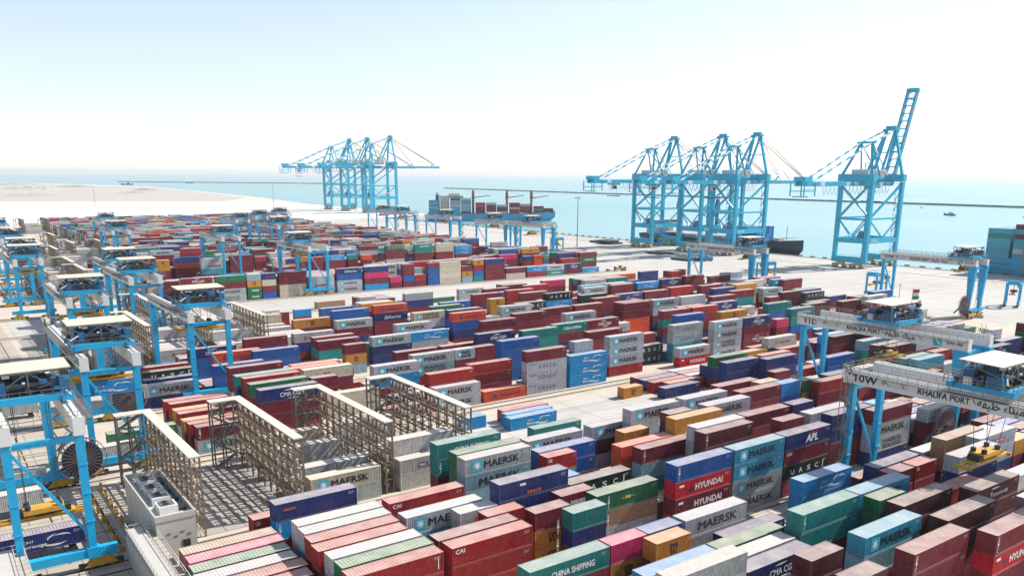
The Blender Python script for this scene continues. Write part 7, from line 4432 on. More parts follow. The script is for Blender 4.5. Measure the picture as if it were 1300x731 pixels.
def walkway():
    mb = MB()
    mb.box(-5.95, -4.9, -1.2, 37.3, 21.35, 21.45, 0); mb.box(4.9, 5.95, -1.2, 37.3, 21.35, 21.45, 0)
    for x in (-5.9, 5.9): mb.rail((x, -1.2, 21.45), (x, 37.3, 21.45), 1.1, 1.6, .06)
    for x in (-4.0, 4.0): mb.rail((x*.9, -1.2, 22), (x*.9, 37.3, 22), .9, 2.4, .05)
    for y in (-1.2, 37.3): mb.rail((-5.9, y, 21.45), (5.9, y, 21.45), 1.1, 1.6, .06)
    for i in range(14): y = i*2.7; mb.bar((-4.85, y, 20.3), (-5.9, y, 21.35), .09, .09)
    return mb.mesh('walkway', [GALV])
def stair():
    mb = MB(); z = 1.0; k = 0
    while z < 20:
        a, b = (1.2, 3.6) if k % 2 == 0 else (3.6, 1.2)
        for y in (.95, 1.75): mb.bar((a, y, z), (b, y, z+2.7), .12, .25); mb.bar((a, y, z+1), (b, y, z+3.7), .06, .06)
        for i in range(7): t = i/7; mb.box(a+(b-a)*t-.12, a+(b-a)*t+.12, .95, 1.75, z+2.7*t, z+2.7*t+.05)
        mb.box(min(a, b)-.5 if k % 2 else max(a, b)-.3, min(a, b)+.3 if k % 2 else max(a, b)+.5, .9, 1.8, z+2.65, z+2.72)
        z += 2.7; k += 1
    for x, y in ((.8, .9), (4.0, .9), (.8, 1.8), (4.0, 1.8)): mb.bar((x, y, 1), (x, y, 21), .09, .09)
    return mb.mesh('stair', [GALV])
def reel():
    mb = MB(); n = 30
    for y in (-.22, .22):
        for i in range(n):
            a, b = 2*math.pi*i/n, 2*math.pi*(i+1)/n; c, s = math.cos(a), math.sin(a)
            mb.bar((c*.4, y, s*.4), (c*3.3, y, s*3.8), .08, .08, 0); mb.bar((c*3.8, y, s*3.8), (math.cos(b)*3.8, y, math.sin(b)*3.8), .12, .12, 0)
    mb.tube((0,-.19,0), (0,.19,0), 3.2, 28, 1); mb.tube((0,-.5,0), (0,.6,0), .55, 14, 1); mb.box(-.5, .5, .3, 1.1, -.7, .7, 2); mb.bar((0, .7, 0), (-5.5, .7, -2.4), .4, .4, 2)
    return mb.mesh('cable_reel', [simple('reel_spoke', (.22,.15,.16), .6, 0, .3, 1), DARK, DBLUE])
def trolley_frame():
    mb = MB()
    for y in (-4.0, 4.0): mb.box(-5.2, 5.2, y-.4, y+.4, 22.2, 23.1, 0)
    for x in (-4.2, 4.2): mb.box(x-.5, x+.5, -4.8, 4.8, 22.1, 22.9, 0)
    mb.box(-3.7, 3.7, -3.6, 3.6, 22.4, 22.7, 1)
    mb.rail((-5.2, -4.9, 22.9), (5.2, -4.9, 22.9), 1.1, 1.3, .06, 2); mb.rail((-5.2, 4.9, 22.9), (5.2, 4.9, 22.9), 1.1, 1.3, .06, 2)
    mb.rail((-5.4, -4.9, 22.9), (-5.4, 4.9, 22.9), 1.1, 1.3, .06, 2); mb.rail((5.4, -4.9, 22.9), (5.4, 4.9, 22.9), 1.1, 1.3, .06, 2)
    return mb.mesh('trolley', [CRANE, DARK, GALV])
def machinery():
    mb = MB(); r = random.Random(4)
    for y in (-2.2, 2.2):
        mb.tube((-2.6, y, 24.2), (2.6, y, 24.2), .75, 14, 0); mb.box(-3.7, -2.7, y-.8, y+.8, 22.7, 25.0, 1); mb.box(2.7, 3.9, y-.7, y+.7, 22.7, 24.6, 1)
    mb.box(-1.5, 1.5, -.9, .9, 22.7, 25.4, 1); mb.box(-4.7, -4.0, -3.0, -.8, 22.9, 24.6, 1); mb.box(-4.7, -4.0, 1.2, 2.4, 22.9, 24.0, 3); mb.box(3.6, 4.8, -4.2, -1.4, 22.9, 25.0, 1)
    for i in range(46):
        x, y, z = r.uniform(-4.8, 4.8), r.uniform(-4.2, 4.2), r.uniform(22.9, 25.6); q = r.uniform(.15, .5)
        mb.box(x-q, x+q, y-q*.7, y+q*.7, z, z+q*1.2, r.choice([0, 0, 1, 2, 3]))
    for i in range(26):
        x, y, z = r.uniform(-4.5, 4.5), r.uniform(-4.2, 4.2), r.uniform(23, 25.5)
        mb.bar((x, y, z), (x+r.uniform(-1.6, 1.6), y+r.uniform(-1.6, 1.6), z+r.uniform(-.6, 1.2)), .12, .12, r.choice([0, 2, 3]))
    return mb.mesh('hoist_machinery', [DARK, DBLUE, GALV, OFFW])
def canopy():
    mb = MB(); mb.hexa([(-5.3,-3.1,26.3),(5.3,-3.1,26.3),(5.3,3.1,26.5),(-5.3,3.1,26.5)], [(-5.3,-3.1,26.42),(5.3,-3.1,26.42),(5.3,3.1,26.62),(-5.3,3.1,26.62)], 0)
    for x in (-4.6, 0, 4.6):
        for y in (-2.9, 2.9):
            mb.bar((x, y, 22.9), (x, y, 26.3), .16, .16, 1)
        mb.bar((x, -2.9, 24.6), (x, 2.9, 26.2), .1, .1, 1)
    for y in (-2.9, 2.9):
        mb.bar((-4.6, y, 26.15), (4.6, y, 26.15), .18, .18, 1); mb.bar((-4.6, y, 23), (0, y, 26.1), .09, .09, 1); mb.bar((4.6, y, 23), (0, y, 26.1), .09, .09, 1)
    return mb.mesh('canopy', [CANOPY, GALV])
def spreader(drop):
    mb = MB(); z = 19-drop
    for y in (-.55, .55): mb.box(-5.9, 5.9, y-.16, y+.16, z, z+.42, 0)
    for x in (-6.0, 6.0): mb.box(x-.16, x+.16, -1.22, 1.22, z-.1, z+.4, 0)
    for x in (-2.6, 2.6): mb.box(x-1.4, x+1.4, -1.0, 1.0, z+.42, z+.62, 0)
    mb.box(-2.6, 2.6, -1.15, 1.15, z+1.0, z+1.7, 0); mb.box(-1.2, 1.2, -.6, .6, z+.6, z+1.2, 1); mb.box(-3.4, -2.7, -.9, .9, z+.6, z+1.5, 1); mb.box(2.7, 3.4, -.9, .9, z+.6, z+1.5, 1)
    for x in (-2.0, 2.0):
        for y in (-.8, .8): mb.tube((x, y, z+1.7), (x, y, z+2.3), .4, 10, 1)
    return mb.mesh('spreader', [YEL, DARK])
def ropes(drop):
    mb = MB()
    for x in (-2.0, 2.0):
        for y in (-.8, .8): mb.tube((x, y, 21-drop), (x*1.1, y*2.4, 23.6), .045, 5)
    return mb.mesh('hoist_rope', [DARK])
ASC = dict(leg_n=leg_narrow(), leg_w=leg_wide(), sill=sill(), bogie=bogie(), tie=tie(), endb=end_beam(), walk=walkway(), stair=stair(), reel=reel(), trol=trolley_frame(), mach=machinery(), can=canopy())
_sp = {}
def gantry(m, uL, tv, flip, drop, label, num=None, text=True, rl=None, sp=None):
    """m block, uL position of the girder nearer the landside, tv trolley position (v), flip: wide legs on the near side"""
    vk = V0+VP*m; root = empty('gantry_crane', W(uL+4.2, vk+1.5)); tag(root, label, 'gantry crane', 'yard gantry cranes over the container blocks')
    for i, x in enumerate((-4.2, 4.2)):
        link('girder', (girder_mesh(num) if num else GIRDER_T if text else GIRDER) if i == 0 else GIRDER, root, (x, 0, 0))
        link('leg', ASC['leg_w' if flip else 'leg_n'], root, (x, 0, 0)); link('leg', ASC['leg_n' if flip else 'leg_w'], root, (x, GA, 0))
    for y in (0, GA):
        link('sill_beam', ASC['sill'], root, (0, y, 0)); link('end_beam', ASC['endb'], root, (0, y, 0))
        for x in (-5, 5): link('bogie', ASC['bogie'], root, (x, y, 0))
    link('diagonal_brace', ASC['tie'], root, (0, GA if flip else 0, 0)); link('walkway', ASC['walk'], root)
    link('stair', ASC['stair'], root, sp or (4.2, 0 if flip else GA, 0)); link('cable_reel', ASC['reel'], root, rl or ((8.6, GA-1, 4.8) if not flip else (-8.5, -.6, 5.0)))
    ty = vk+1.5-tv; ty = min(max(ty, 5), 31)
    t = link('trolley', ASC['trol'], root, (0, ty, 0)); link('hoist_machinery', ASC['mach'], t); link('canopy', ASC['can'], t)
    if drop not in _sp: _sp[drop] = (spreader(drop), ropes(drop))
    s = link('spreader', _sp[drop][0], root, (0, ty, 0)); link('hoist_rope', _sp[drop][1], s)
    return root
G3 = [(3, 123.0, -56, True, 8.2, 'white-girdered gantry crane marked 10W, nearest the right edge', '10W'),
 (2, 164.0, -97, True, 5.0, 'white-girdered gantry crane marked 11L with a tan canopy at mid-span', '11L'),
 (0, 325.5, -151, True, 2.0, 'gantry crane marked 13W standing on the pale apron before the blue ship', '13W'),
 (-2, 294.5, -226, True, 2.0, 'gantry crane with tan canopy in front of the dark navy ship and quay cranes', '14L'),
 (1, 6.2, -130, False, 14.6, 'gantry crane over the blue container on a trailer, nearest the bottom-left corner', '07L'),
 (0, 21.4, -165, False, 3.4, 'gantry crane holding up a sky-blue container with a yellow spreader', None),
 (-1, 49.6, -203, False, 2.6, 'gantry crane standing over the two orange containers, canopy above its middle', None),
 (-2, 30.6, -242, False, 3.0, 'gantry crane with its yellow spreader raised, beside the tan reefer racks and transfer lanes', None),
 (-3, 53.0, -284, False, 2.2, 'gantry crane with wide blue legs before the maroon and orange stack', None),
 (-4, 56.0, -325, False, 2.2, 'gantry crane directly behind the one with wide blue legs, only its canopy and girders clear', None),
 (-5, 30.0, -360, False, 3.0, 'gantry crane at the far left with blue legs beside grey and maroon stacks', None),
 (-5, 141.8, -374, False, 2.6, 'gantry crane whose thin blue legs stand on the wide pale lane', None),
 (-6, 33, -400, False, 3.0, 'gantry crane far left, second behind the pale lane at the land end', None),
 (-7, 128, -444, False, 2.2, 'gantry crane over the middle of the far stacks, left of the lane crane', None),
 (-9, 92, -520, False, 2.2, 'lower gantry crane of the pair on the land side below the white paving', None),
 (-8, 36, -480, False, 2.2, 'gantry crane at the left picture edge among the far stacks', None),
 (-11, 40, -600, False, 2.2, 'farthest gantry crane along the left picture edge', None),
 (-12, 108, -640, False, 2.2, 'upper gantry crane of the pair standing against the white paving', None),
 (-9, 186, -520, True, 2.2, 'gantry crane left of the row beside the far quay cranes, standing within the stacks', None),
 (-7, 331, -448, True, 5.0, 'gantry crane with open spreader frame, right-hand end of the far row by the lamp mast', None),
 (-8, 329, -489, True, 2.2, 'gantry crane standing under the bow of the blue ship', None),
 (-10, 333, -560, True, 2.2, 'gantry crane under the stern half of the blue ship', None),
 (-12, 338, -640, True, 2.2, 'gantry crane just right of the feet of the far quay cranes', None),
 (-13, 340, -680, True, 2.2, 'gantry crane before the feet of the far quay cranes', None),
 (-11, 185, -590, True, 2.2, 'gantry crane in the far stacks left of the far quay cranes, front of three', None),
 (-12, 212, -630, True, 2.2, 'gantry crane in the far stacks left of the far quay cranes, middle of three', None),
 (-13, 243, -672, True, 2.2, 'gantry crane at the edge of the stacks, rear of three by the sand', None)]
for m, uL, tv, fl, dr, lb, *nm in G3: gantry(m, uL, tv, fl, dr, lb, nm[0] if nm else None, m > -6, *(((-8.5, -.6, 5.0), (-7.6, GA-1.3, 0)) if m == 3 else ()))

# ---------------------------------------------------------------- reefer racks
def rack_meshes():
    fr = MB(); Lr = 30.0; D = 1.35; n = 11; H = 12.5
    for i in range(n):
        y = Lr*i/(n-1)
        for x in (-D/2, D/2): fr.box(x-.13, x+.13, y-.13, y+.13, 0, H)
        for z in (2.5, 5.0, 7.5, 10.0): fr.box(-D/2, D/2, y-.07, y+.07, z-.1, z+.1)
    for z in (2.5, 5.0, 7.5, 10.0):
        for x in (-D/2, D/2): fr.box(x-.08, x+.08, 0, Lr, z-.14, z+.14)
        for x in (-D/2-.12, D/2+.12): fr.box(x-.035, x+.035, 0, Lr, z+1.06, z+1.13)
    for i in range(n-1):
        y = Lr*i/(n-1)
        if i % 3 == 0:
            for z in (0, 2.5, 5, 7.5): fr.bar((0, y+.1, z+.1), (0, y+2.9, z+2.4), .1, .1)
    dk = MB()
    for z in (2.5, 5.0, 7.5, 10.0):
        for i in range(n-1): y = Lr*i/(n-1); dk.box(-D/2+.1, -.1, y+.12, y+1.6, z-.02, z+.05)
    sk = MB()
    for z in (0.2, 2.6, 5.1, 7.6, 10.1):
        for i in range(n-1):
            y = Lr*i/(n-1)+.5
            for d in (0, 1.15): sk.box(-.12, .1, y+d, y+d+.42, z+.75, z+1.4)
    top = MB(); top.box(-.8, .8, -.3, Lr+.3, H, H+.2); top.box(-5.2, -.8, Lr-1.9, Lr+.3, H+.003, H+.223)
    st = MB()
    for x in (-5.0, -3.0):
        for y in (Lr-1.7, Lr+.1): st.box(x-.12, x+.12, y-.12, y+.12, 0, H)
    for k in range(5):
        z = 2.5*k
        a, b = (-5.0, -.9) if k % 2 == 0 else (-.9, -5.0)
        for y in (Lr-1.6, Lr-.8): st.bar((a, y, z+.05), (b, y, z+2.45), .14, .28); st.bar((a, y, z+1.0), (b, y, z+3.3 if k < 4 else z+2.5), .07, .07)
        for i in range(8): t = (i+.5)/8; st.box(a+(b-a)*t-.16, a+(b-a)*t+.16, Lr-1.6, Lr-.8, z+2.45*t, z+2.45*t+.05)
        st.box(-5.1, -.7, Lr-.6, Lr+.2, z+2.4, z+2.5)
    fr.add(dk.v, dk.f, 0); fr.add(sk.v, sk.f, 1)
    return [m2.mesh(nm, mt) for m2, nm, mt in ((fr, 'frame', [RACK, RACKTOP]), (top, 'roof', [RACKTOP]), (st, 'stair', [GALV]))]
RM = rack_meshes()
RACKS = [(1, 29.2), (1, 44.8), (1, 60.4), (1, 76.0), (-2, 33), (-2, 49), (-2, 65), (-2, 81), (-3, 44), (-3, 60), (-6, 44), (-6, 59), (-6, 75), (-7, 44), (-7, 60), (-9, 48), (-9, 64), (-10, 62), (-10, 78), (-10, 94), (-12, 60), (-12, 78), (-18, 84), (-18, 104), (-18, 124)]
ordn = ['first', 'second', 'third', 'fourth']
bp = {1: 'tall steel reefer rack with pale roof strip, {} from the white electrical house', -2: 'reefer rack beyond the two orange containers, {} along from the transfer lanes', -3: 'reefer rack in the block below the wide-legged crane, {} from the land end',
      -6: 'reefer rack beside stacks just beyond the pale lane, {} from the land end', -7: 'reefer rack in the second block beyond the pale lane, {} from land end', -9: 'distant reefer rack, nearer line, {} from the land end', -10: 'distant reefer rack at left, middle line, {} from the land end', -12: 'distant reefer rack at left, farther line, {} from the land end', -18: 'tiny reefer rack standing against the white paving, {} from the land end'}
cnt = {}
for m, u in RACKS:
    i = cnt.get(m, 0); cnt[m] = i+1
    o = empty('reefer_rack', W(u, V0+VP*m-.4)); tag(o, bp[m].format(ordn[i]), 'reefer rack', 'steel reefer racks at the land end of the blocks')
    for me, nm in zip(RM, ('frame', 'roof', 'stair')): link(nm, me, o)
load_containers()
# ---------------------------------------------------------------- quay cranes
def striped(mb, a, b, w, h, n, m0=0, m1=1, start=0):
    a, b = Vector(a), Vector(b)
    for i in range(n): mb.bar(a.lerp(b, i/n), a.lerp(b, (i+1)/n), w, h, m0 if (i+start) % 2 == 0 else m1)
def quay_parts():
    P = {}; X = 30.5; H = 10.0
    mb = MB(); mb.hexa([(-1.2,-.95,3.4),(1.2,-.95,3.4),(1.2,.95,3.4),(-1.2,.95,3.4)], [(-1.2,-1.05,49),(1.2,-1.05,49),(1.2,1.05,49),(-1.2,1.05,49)]); P['leg'] = mb.mesh('leg', [CRANE_Q])
    mb = MB(); mb.box(-1.2, 1.2, -H-1.2, H+1.2, 3.0, 6.4); mb.rail((-.8, -9, 6.4), (-.8, 9, 6.4), 1.1, 1.6, .07); P['sill'] = mb.mesh('sill_beam', [CRANE_Q])
    mb = MB(); mb.box(-1.1, 1.1, -8.8, 8.8, 14.4, 17.2); P['portal_y'] = mb.mesh('portal_beam', [CRANE_Q])
    mb = MB(); mb.box(1.6, X-1.6, -1.0, 1.0, 14.4, 17.2)
    F = Matrix(((1,0,0,0),(0,0,-1,-1.02),(0,1,0,0),(0,0,0,1))); put_text(mb, 'ADT 05', 3, 15.2, 6, 1.3, 1, F, .03)
    P['portal_x'] = mb.mesh('portal_beam', [CRANE_Q, WHITE])
    mb = MB(); mb.box(1.6, X-1.6, -.4, .4, 27.8, 28.8); mb.bar((1.4, 0, 27.4), (X/2, 0, 17.2), .65); mb.bar((X-1.4, 0, 27.4), (X/2, 0, 17.2), .65); mb.bar((1, 0, 28.8), (X-1, 0, 47.5), 1.05); P['side_brace'] = mb.mesh('brace', [CRANE_Q])
    mb = MB(); mb.box(-.5, .5, -8.8, 8.8, 27.4, 28.6); mb.bar((0, -9, 27.4), (0, 0, 17.2), .6); mb.bar((0, 9, 27.4), (0, 0, 17.2), .6); mb.bar((0, -9.2, 30), (0, 9.2, 46.5), 1.0); P['front_brace'] = mb.mesh('brace', [CRANE_Q])
    mb = MB(); mb.box(-1.7, 1.7, -H-1.4, H+1.4, 49.2, 53.4); mb.rail((-1.6, -11, 53.4), (-1.6, 11, 53.4), 1.1, 1.8, .08); P['cross'] = mb.mesh('cross_girder', [CRANE_Q])
    mb = MB()
    for y in (-3.3, 3.3):
        mb.bar((-52, y, 48.0), (X+1, y, 48.0), 1.3, 2.4)
        for k in (1, 4, 5, 8, 9): mb.bar((-48+8*k, y, 48.0), (-43.5+8*k, y, 48.0), 1.36, 2.0, 0, 1) if False else mb.box(-48+8*k, -43.8+8*k, y-.68, y+.68, 47.0, 49.0, 1)
    for i in range(13): x = -51+6.4*i; mb.box(x-.25, x+.25, -3, 3, 47.6, 48.3, 0)
    mb.rail((-52, -4.6, 47.3), (X, -4.6, 47.3), 1.2, 3, .09); mb.rail((-52, 4.6, 47.3), (X, 4.6, 47.3), 1.2, 3, .09)
    mb.box(-52, X, -4.9, -4.1, 47.2, 47.3); mb.box(-52, X, 4.1, 4.9, 47.2, 47.3)
    P['girder'] = mb.mesh('girder', [CRANE_Q, STRIPE])
    mb = MB(); B = 56.0
    for y in (-2.8, 2.8): striped(mb, (0, y, 0), (B, y, 0), 1.2, 2.2, 6 if False else 12, 0, 2)
    for i in range(12):
        x = 1+4.6*i; mb.box(x-.25, x+.25, -2.5, 2.5, -.3, .4)
        mb.bar((x, -2.6, 0), (min(B, x+4.6), 2.6, 0), .3, .3)
    for y in (-3.9, 3.9): mb.rail((0, y, -.9), (B, y, -.9), 1.2, 3, .09)
    mb.box(B-.6, B+1.2, -3.6, 3.6, -1.2, 1.2); mb.bar((24, -2.8, 1), (24, 0, 4.2), .6); mb.bar((24, 2.8, 1), (24, 0, 4.2), .6); mb.bar((50, -2.8, 1), (50, 0, 4.2), .6); mb.bar((50, 2.8, 1), (50, 0, 4.2), .6)
    P['boom'] = mb.mesh('boom', [CRANE_Q, STRIPE, BOOMG])
    mb = MB(); mb.box(2, 19, -5.2, 5.2, 50.4, 55.6, 1); mb.box(1.7, 19.3, -5.5, 5.5, 55.6, 56.0, 1); mb.box(2, 19, -5.25, -5.2, 50.4, 52.2, 0)
    for x in (5, 9, 13, 17): mb.box(x-.8, x+.8, -5.27, -5.2, 52.8, 54.6, 2)
    mb.box(14.9, 18.4, -5.3, -5.2, 51.4, 55.0, 2); mb.bar((7, 0, 56), (7, 0, 60), .4, .4, 0); mb.bar((7, 0, 59.8), (12, 0, 59.8), .4, .4, 0); P['house'] = mb.mesh('machinery_house', [CRANE_Q, OFFW, KERB])
    mb = MB()
    for y, t in ((-9.6, -3.4), (9.6, 3.4)): mb.bar((-1, y, 52.2), (6, t, 71), 1.3, 1.3); mb.bar((13, y*.62, 52.2), (6, t, 71), .8, .8)
    mb.box(5, 7, -5.6, 5.6, 70.4, 71.6); P['mast'] = mb.mesh('land_mast', [CRANE_Q])
    mb = MB()
    for y, t in ((-9.6, -2.6), (9.6, 2.6)): mb.bar((X, y, 52.2), (X-1, t, 79), 1.4, 1.4); mb.bar((X-16, y*.5, 51), (X-1, t, 78.5), 1.2, 1.2)
    mb.box(X-2.6, X+.8, -4.4, 4.4, 78.2, 79.4); mb.box(X-2, X, -3, 3, 79.4, 81); mb.bar((X, -5.6, 66), (X, 5.6, 66), .6); P['apex'] = mb.mesh('apex_frame', [CRANE_Q])
    mb = MB()
    for y in (-3, 3): striped(mb, (X-1, y, 78.8), (6, y*1.2, 71), .8, .8, 7); striped(mb, (6, y*1.2, 71), (-46, y, 49.3), .8, .8, 13, 0, 1, 1)
    for y in (-3, 3): striped(mb, (6, y*1.2, 71), (X-2, y, 50), .6, .6, 7)
    P['stays'] = mb.mesh('stay', [CRANE_Q, STRIPE])
    mb = MB()
    for y in (-2.8, 2.8):
        for x, z in ((X+24, 53), (X+50, 53), (X+55, 50)): mb.bar((X-1, y*.7, 79), (x, y*.3, z), .26, .26)
    mb.bar((X-1, 0, 79), (X+37, 0, 50), .2, .2); P['boom_stay'] = mb.mesh('boom_stay', [MASTR])
    mb = MB(); mb.hexa([(-4.6,-.9,1.5),(4.6,-.9,1.5),(4.6,.9,1.5),(-4.6,.9,1.5)], [(-1,-.8,3.4),(1,-.8,3.4),(1,.8,3.4),(-1,.8,3.4)], 0)
    for k in (-3.2, 3.2): mb.hexa([(k-1.9,-.7,.6),(k+1.9,-.7,.6),(k+1.9,.7,.6),(k-1.9,.7,.6)], [(k-.6,-.7,1.9),(k+.6,-.7,1.9),(k+.6,.7,1.9),(k-.6,.7,1.9)], 0)
    for x in (-4.7, -3.6, -2.6, -1.6, 1.6, 2.6, 3.6, 4.7): mb.tube((x, -.35, .5), (x, .35, .5), .45, 10, 1)
    for x in (-4, -2.3, 2.3, 4): mb.box(x-.6, x+.6, -1.5, -.8, .6, 2.2, 0); mb.box(x-.6, x+.6, .8, 1.5, .6, 2.2, 0)
    P['bogie'] = mb.mesh('bogie', [simple('bogie_ochre', (.58,.45,.24), .6, 0, .3, 1.2), DARK])
    mb = MB(); mb.box(-3, 3, -3.6, 3.6, 45.6, 46.6, 0); mb.box(-1.4, 1.6, -1.1, 1.1, 42.6, 45.4, 1); mb.box(-1.5, 1.7, -1.2, -1.1, 43.0, 44.6, 2); mb.box(-1.3, 1.3, -6, 6, 37.6, 38.1, 3)
    for x in (-2.4, 2.4): mb.bar((x, 0, 38), (x, 0, 45.6), .12, .12, 2)
    P['trolley'] = mb.mesh('trolley', [CRANE_Q, OFFW, GLASS, DARK])
    mb = MB(); mb.box(-55, -45, -4.6, 4.6, 44.0, 44.4, 0)
    for x in (-54.8, -45.2):
        for y in (-4.4, 4.4): mb.bar((x, y, 41.5), (x, y, 48.5), .5, .5)
    mb.box(-55, -49, -3, 3, 41, 41.5, 0); mb.box(-53.6, -47, -3.6, 3.6, 49.2, 51.8, 0); mb.rail((-55, -4.6, 44.4), (-45, -4.6, 44.4), 1.2, 1.6, .1)
    P['rear'] = mb.mesh('rear_platform', [CRANE_Q])
    mb = MB(); z = 3; k = 0
    while z < 46:
        y0, y1 = (1.4, 3.8) if k % 2 else (3.8, 1.4)
        mb.bar((0, y0, z), (0, y1, z+3.0), .7, .25); mb.box(-.7, .7, 1.1, 4.2, z+2.9, z+3.05)
        z += 3; k += 1
    mb.bar((.5, 4.1, 2), (.5, 4.1, 46), .15, .15); P['stair'] = mb.mesh('stair', [CRANE_Q])
    mb = MB(); n = 20
    mb.tube((0, -.35, 0), (0, .35, 0), 3.0, 24); mb.tube((0, -.7, 0), (0, .7, 0), .8, 12); P['reel'] = mb.mesh('cable_reel', [DBLUE])
    mb = MB()
    for i in range(18):
        x = -40+3.6*i
        for j in range(6):
            a, b = j/6, (j+1)/6; mb.bar((x+3.6*a, -5.3, 46.6-4.2*math.sin(math.pi*a)), (x+3.6*b, -5.3, 46.6-4.2*math.sin(math.pi*b)), .12, .12)
    P['festoon'] = mb.mesh('festoon_cable', [GALV])
    return P
BOOMG = simple('boom_grey_paint', (.20,.33,.42), .5, 0, .15, .3)
QP = quay_parts()
def quay_crane(v, raised, tx, label, u=450, sc_=1, group='ship-to-shore cranes along the quay'):
    o = empty('quay_crane', W(u, v)); o.scale = (sc_,)*3; tag(o, label, 'quay crane', group); X = 30.5; H = 10
    for x in (0, X):
        for y in (-H, H):
            link('leg', QP['leg'], o, (x, y, 0))
            b = link('bogie', QP['bogie'], o, (x, y*.56, 0), math.pi/2)
        link('sill_beam', QP['sill'], o, (x, 0, 0)); link('cross_girder', QP['cross'], o, (x, 0, 0))
        link('portal_beam', QP['portal_y'], o, (x, 0, 0))
    link('brace', QP['front_brace'], o)
    for y in (-H, H): link('portal_beam', QP['portal_x'], o, (0, y, 0)); link('brace', QP['side_brace'], o, (0, y, 0))
    for n, k in (('girder', 'girder'), ('machinery_house', 'house'), ('land_mast', 'mast'), ('apex_frame', 'apex'), ('stay', 'stays'), ('rear_platform', 'rear'), ('festoon_cable', 'festoon')): link(n, QP[k], o)
    b = link('boom', QP['boom'], o, (X+1.2, 0, 48.0))
    if raised: b.rotation_euler.y = -math.radians(73)
    else: link('boom_stay', QP['boom_stay'], o)
    link('trolley', QP['trolley'], o, (tx, 0, 0)); link('stair', QP['stair'], o, (X, -H-2.6+2.4, 0)); link('cable_reel', QP['reel'], o, (1.5, -H+5, 18.6))
    return o
quay_crane(-289, True, 16, 'quay crane at the right with its boom raised high into the sky')
quay_crane(-386, False, -12, 'quay crane with lowered boom, first of three together beside the dark navy ship')
quay_crane(-416, False, -38, 'middle quay crane of three with lowered booms by the dark navy ship')
quay_crane(-463, False, -30, 'leftmost of the three quay cranes with lowered booms by the dark navy ship')
quay_crane(-1094, False, 5, 'far quay crane left of the blue ship, the one nearest that ship', 530, 1.3)
quay_crane(-1166, False, -20, 'far quay crane in the middle of the distant trio left of the blue ship', 530, 1.3)
quay_crane(-1228, False, -34, 'farthest quay crane, left edge of the distant trio', 530, 1.3)

# ---------------------------------------------------------------- ships
def hull_mesh(L, B, D, sheer, mats, flare=.25, draft=3.0, keel=None):
    mb = MB(); st = []; N = 26
    for i in range(N+1):
        t = i/N; x = L*t
        wd = 1.0 if t < .68 else max(0.02, (1-((t-.68)/.32)**2.2)); ww = 1.0 if t < .55 else max(.015, 1-((t-.55)/.42)**1.7 if t < .97 else .015)
        if t < .06: wd = .82+.18*t/.06; ww = .45+.4*t/.06
        elif t < .2: ww = min(ww, .85+.15*(t-.06)/.14)
        z = D+sheer*max(0, (t-.72)/.28)**1.4+(1.0 if t < .12 else 0)*.4
        xw = x-max(0, t-.9)/.1*L*.035
        st.append([(xw, 0, -draft), (xw, B/2*ww*.96, -draft), (xw, B/2*ww, 0), (x, B/2*(wd*.7+ww*.3), D*.6), (x, B/2*wd, z)])
    for s in (1, -1):
        for a, b in zip(st, st[1:]):
            for k in range(4):
                q = [(p[0], p[1]*s, p[2]) for p in (a[k], b[k], b[k+1], a[k+1])]
                mb.quad(q if s < 0 else q[::-1], 1 if k < 1 else 0)
    for a, b in zip(st, st[1:]): mb.quad([(a[4][0], -a[4][1], a[4][2]-.9), (b[4][0], -b[4][1], b[4][2]-.9), (b[4][0], b[4][1], b[4][2]-.9), (a[4][0], a[4][1], a[4][2]-.9)], 2)
    a = st[0]; mb.quad([(p[0], p[1], p[2]) for p in a[1:]]+[(p[0], -p[1], p[2]) for p in a[:0:-1]], 0)
    return mb.mesh('hull', mats)
def ship_boxes(Mx, x0, n, cols, rows, tiers, z0, B, pal, rr):
    for i in range(n):
        for j in range(rows):
            t = max(1, tiers+rr.choice([-1, 0, 0, 0]))
            for k in range(t):
                c = tint(rr.choice(pal), rnd); x = x0+i*13.0; y = -rows*2.5/2+j*2.5
                b = len(far.v); far.box(x, x+12.19, y, y+2.44, z0+k*2.62, z0+k*2.62+2.58)
                for q in range(b, b+8): far.v[q] = tuple(Mx @ Vector(far.v[q]))
                far_c.extend([c]*24)
rr = random.Random(21)
# blue feeder ship heading out behind the gantry row
p0, p1 = W(528, -921, -3.2), W(654, -838, -3.2); d = p1-p0; L1 = 158; rz = math.atan2(d.y, d.x)
s1 = empty('container_ship', p0, rz); tag(s1, 'blue-hulled cargo ship with three red deck cranes leaving the quay at centre distance', 'ship', 'ships at the quay')
link('hull', hull_mesh(L1, 24, 9.0, 3.5, [HULLB, MASTR, DECKM]), s1)
Mx = Matrix.Translation(p0) @ Matrix.Rotation(rz, 4, 'Z')
ship_boxes(Mx, 2.0, 1, 0, 9, 6, 9.6, 24, 'lugllguc', rr)
for x0, rows, t, pal in ((28, 9, 7, 'lulgluc'), (41.3, 9, 7, 'lulgcmu'), (59, 9, 5, 'mmpmrm'), (72.2, 9, 5, 'cgmrgm'), (85.4, 9, 4, 'gscmgm'), (101, 9, 5, 'mgmrmm'), (114.2, 8, 4, 'mgmrk'), (131, 6, 3, 'mmtr'), (143, 3, 2, 'mr')): ship_boxes(Mx, x0, 1, 0, rows, t, 9.3 if x0 < 110 else 10.4, 24, pal, rr)
mb = MB(); mb.box(16, 26, -10.5, 10.5, 9, 28, 0)
for k in range(5):
    z = 11+3*k
    for y in range(-9, 10, 3): mb.box(26.0, 26.05, y-.5, y+.5, z, z+1, 1)
    for x in (17.5, 20, 22.5, 25): mb.box(x-.45, x+.45, -10.55, -10.5, z, z+1, 1)
    mb.box(15.2, 26.8, -11.2, 11.2, z+1.8, z+1.95, 0)
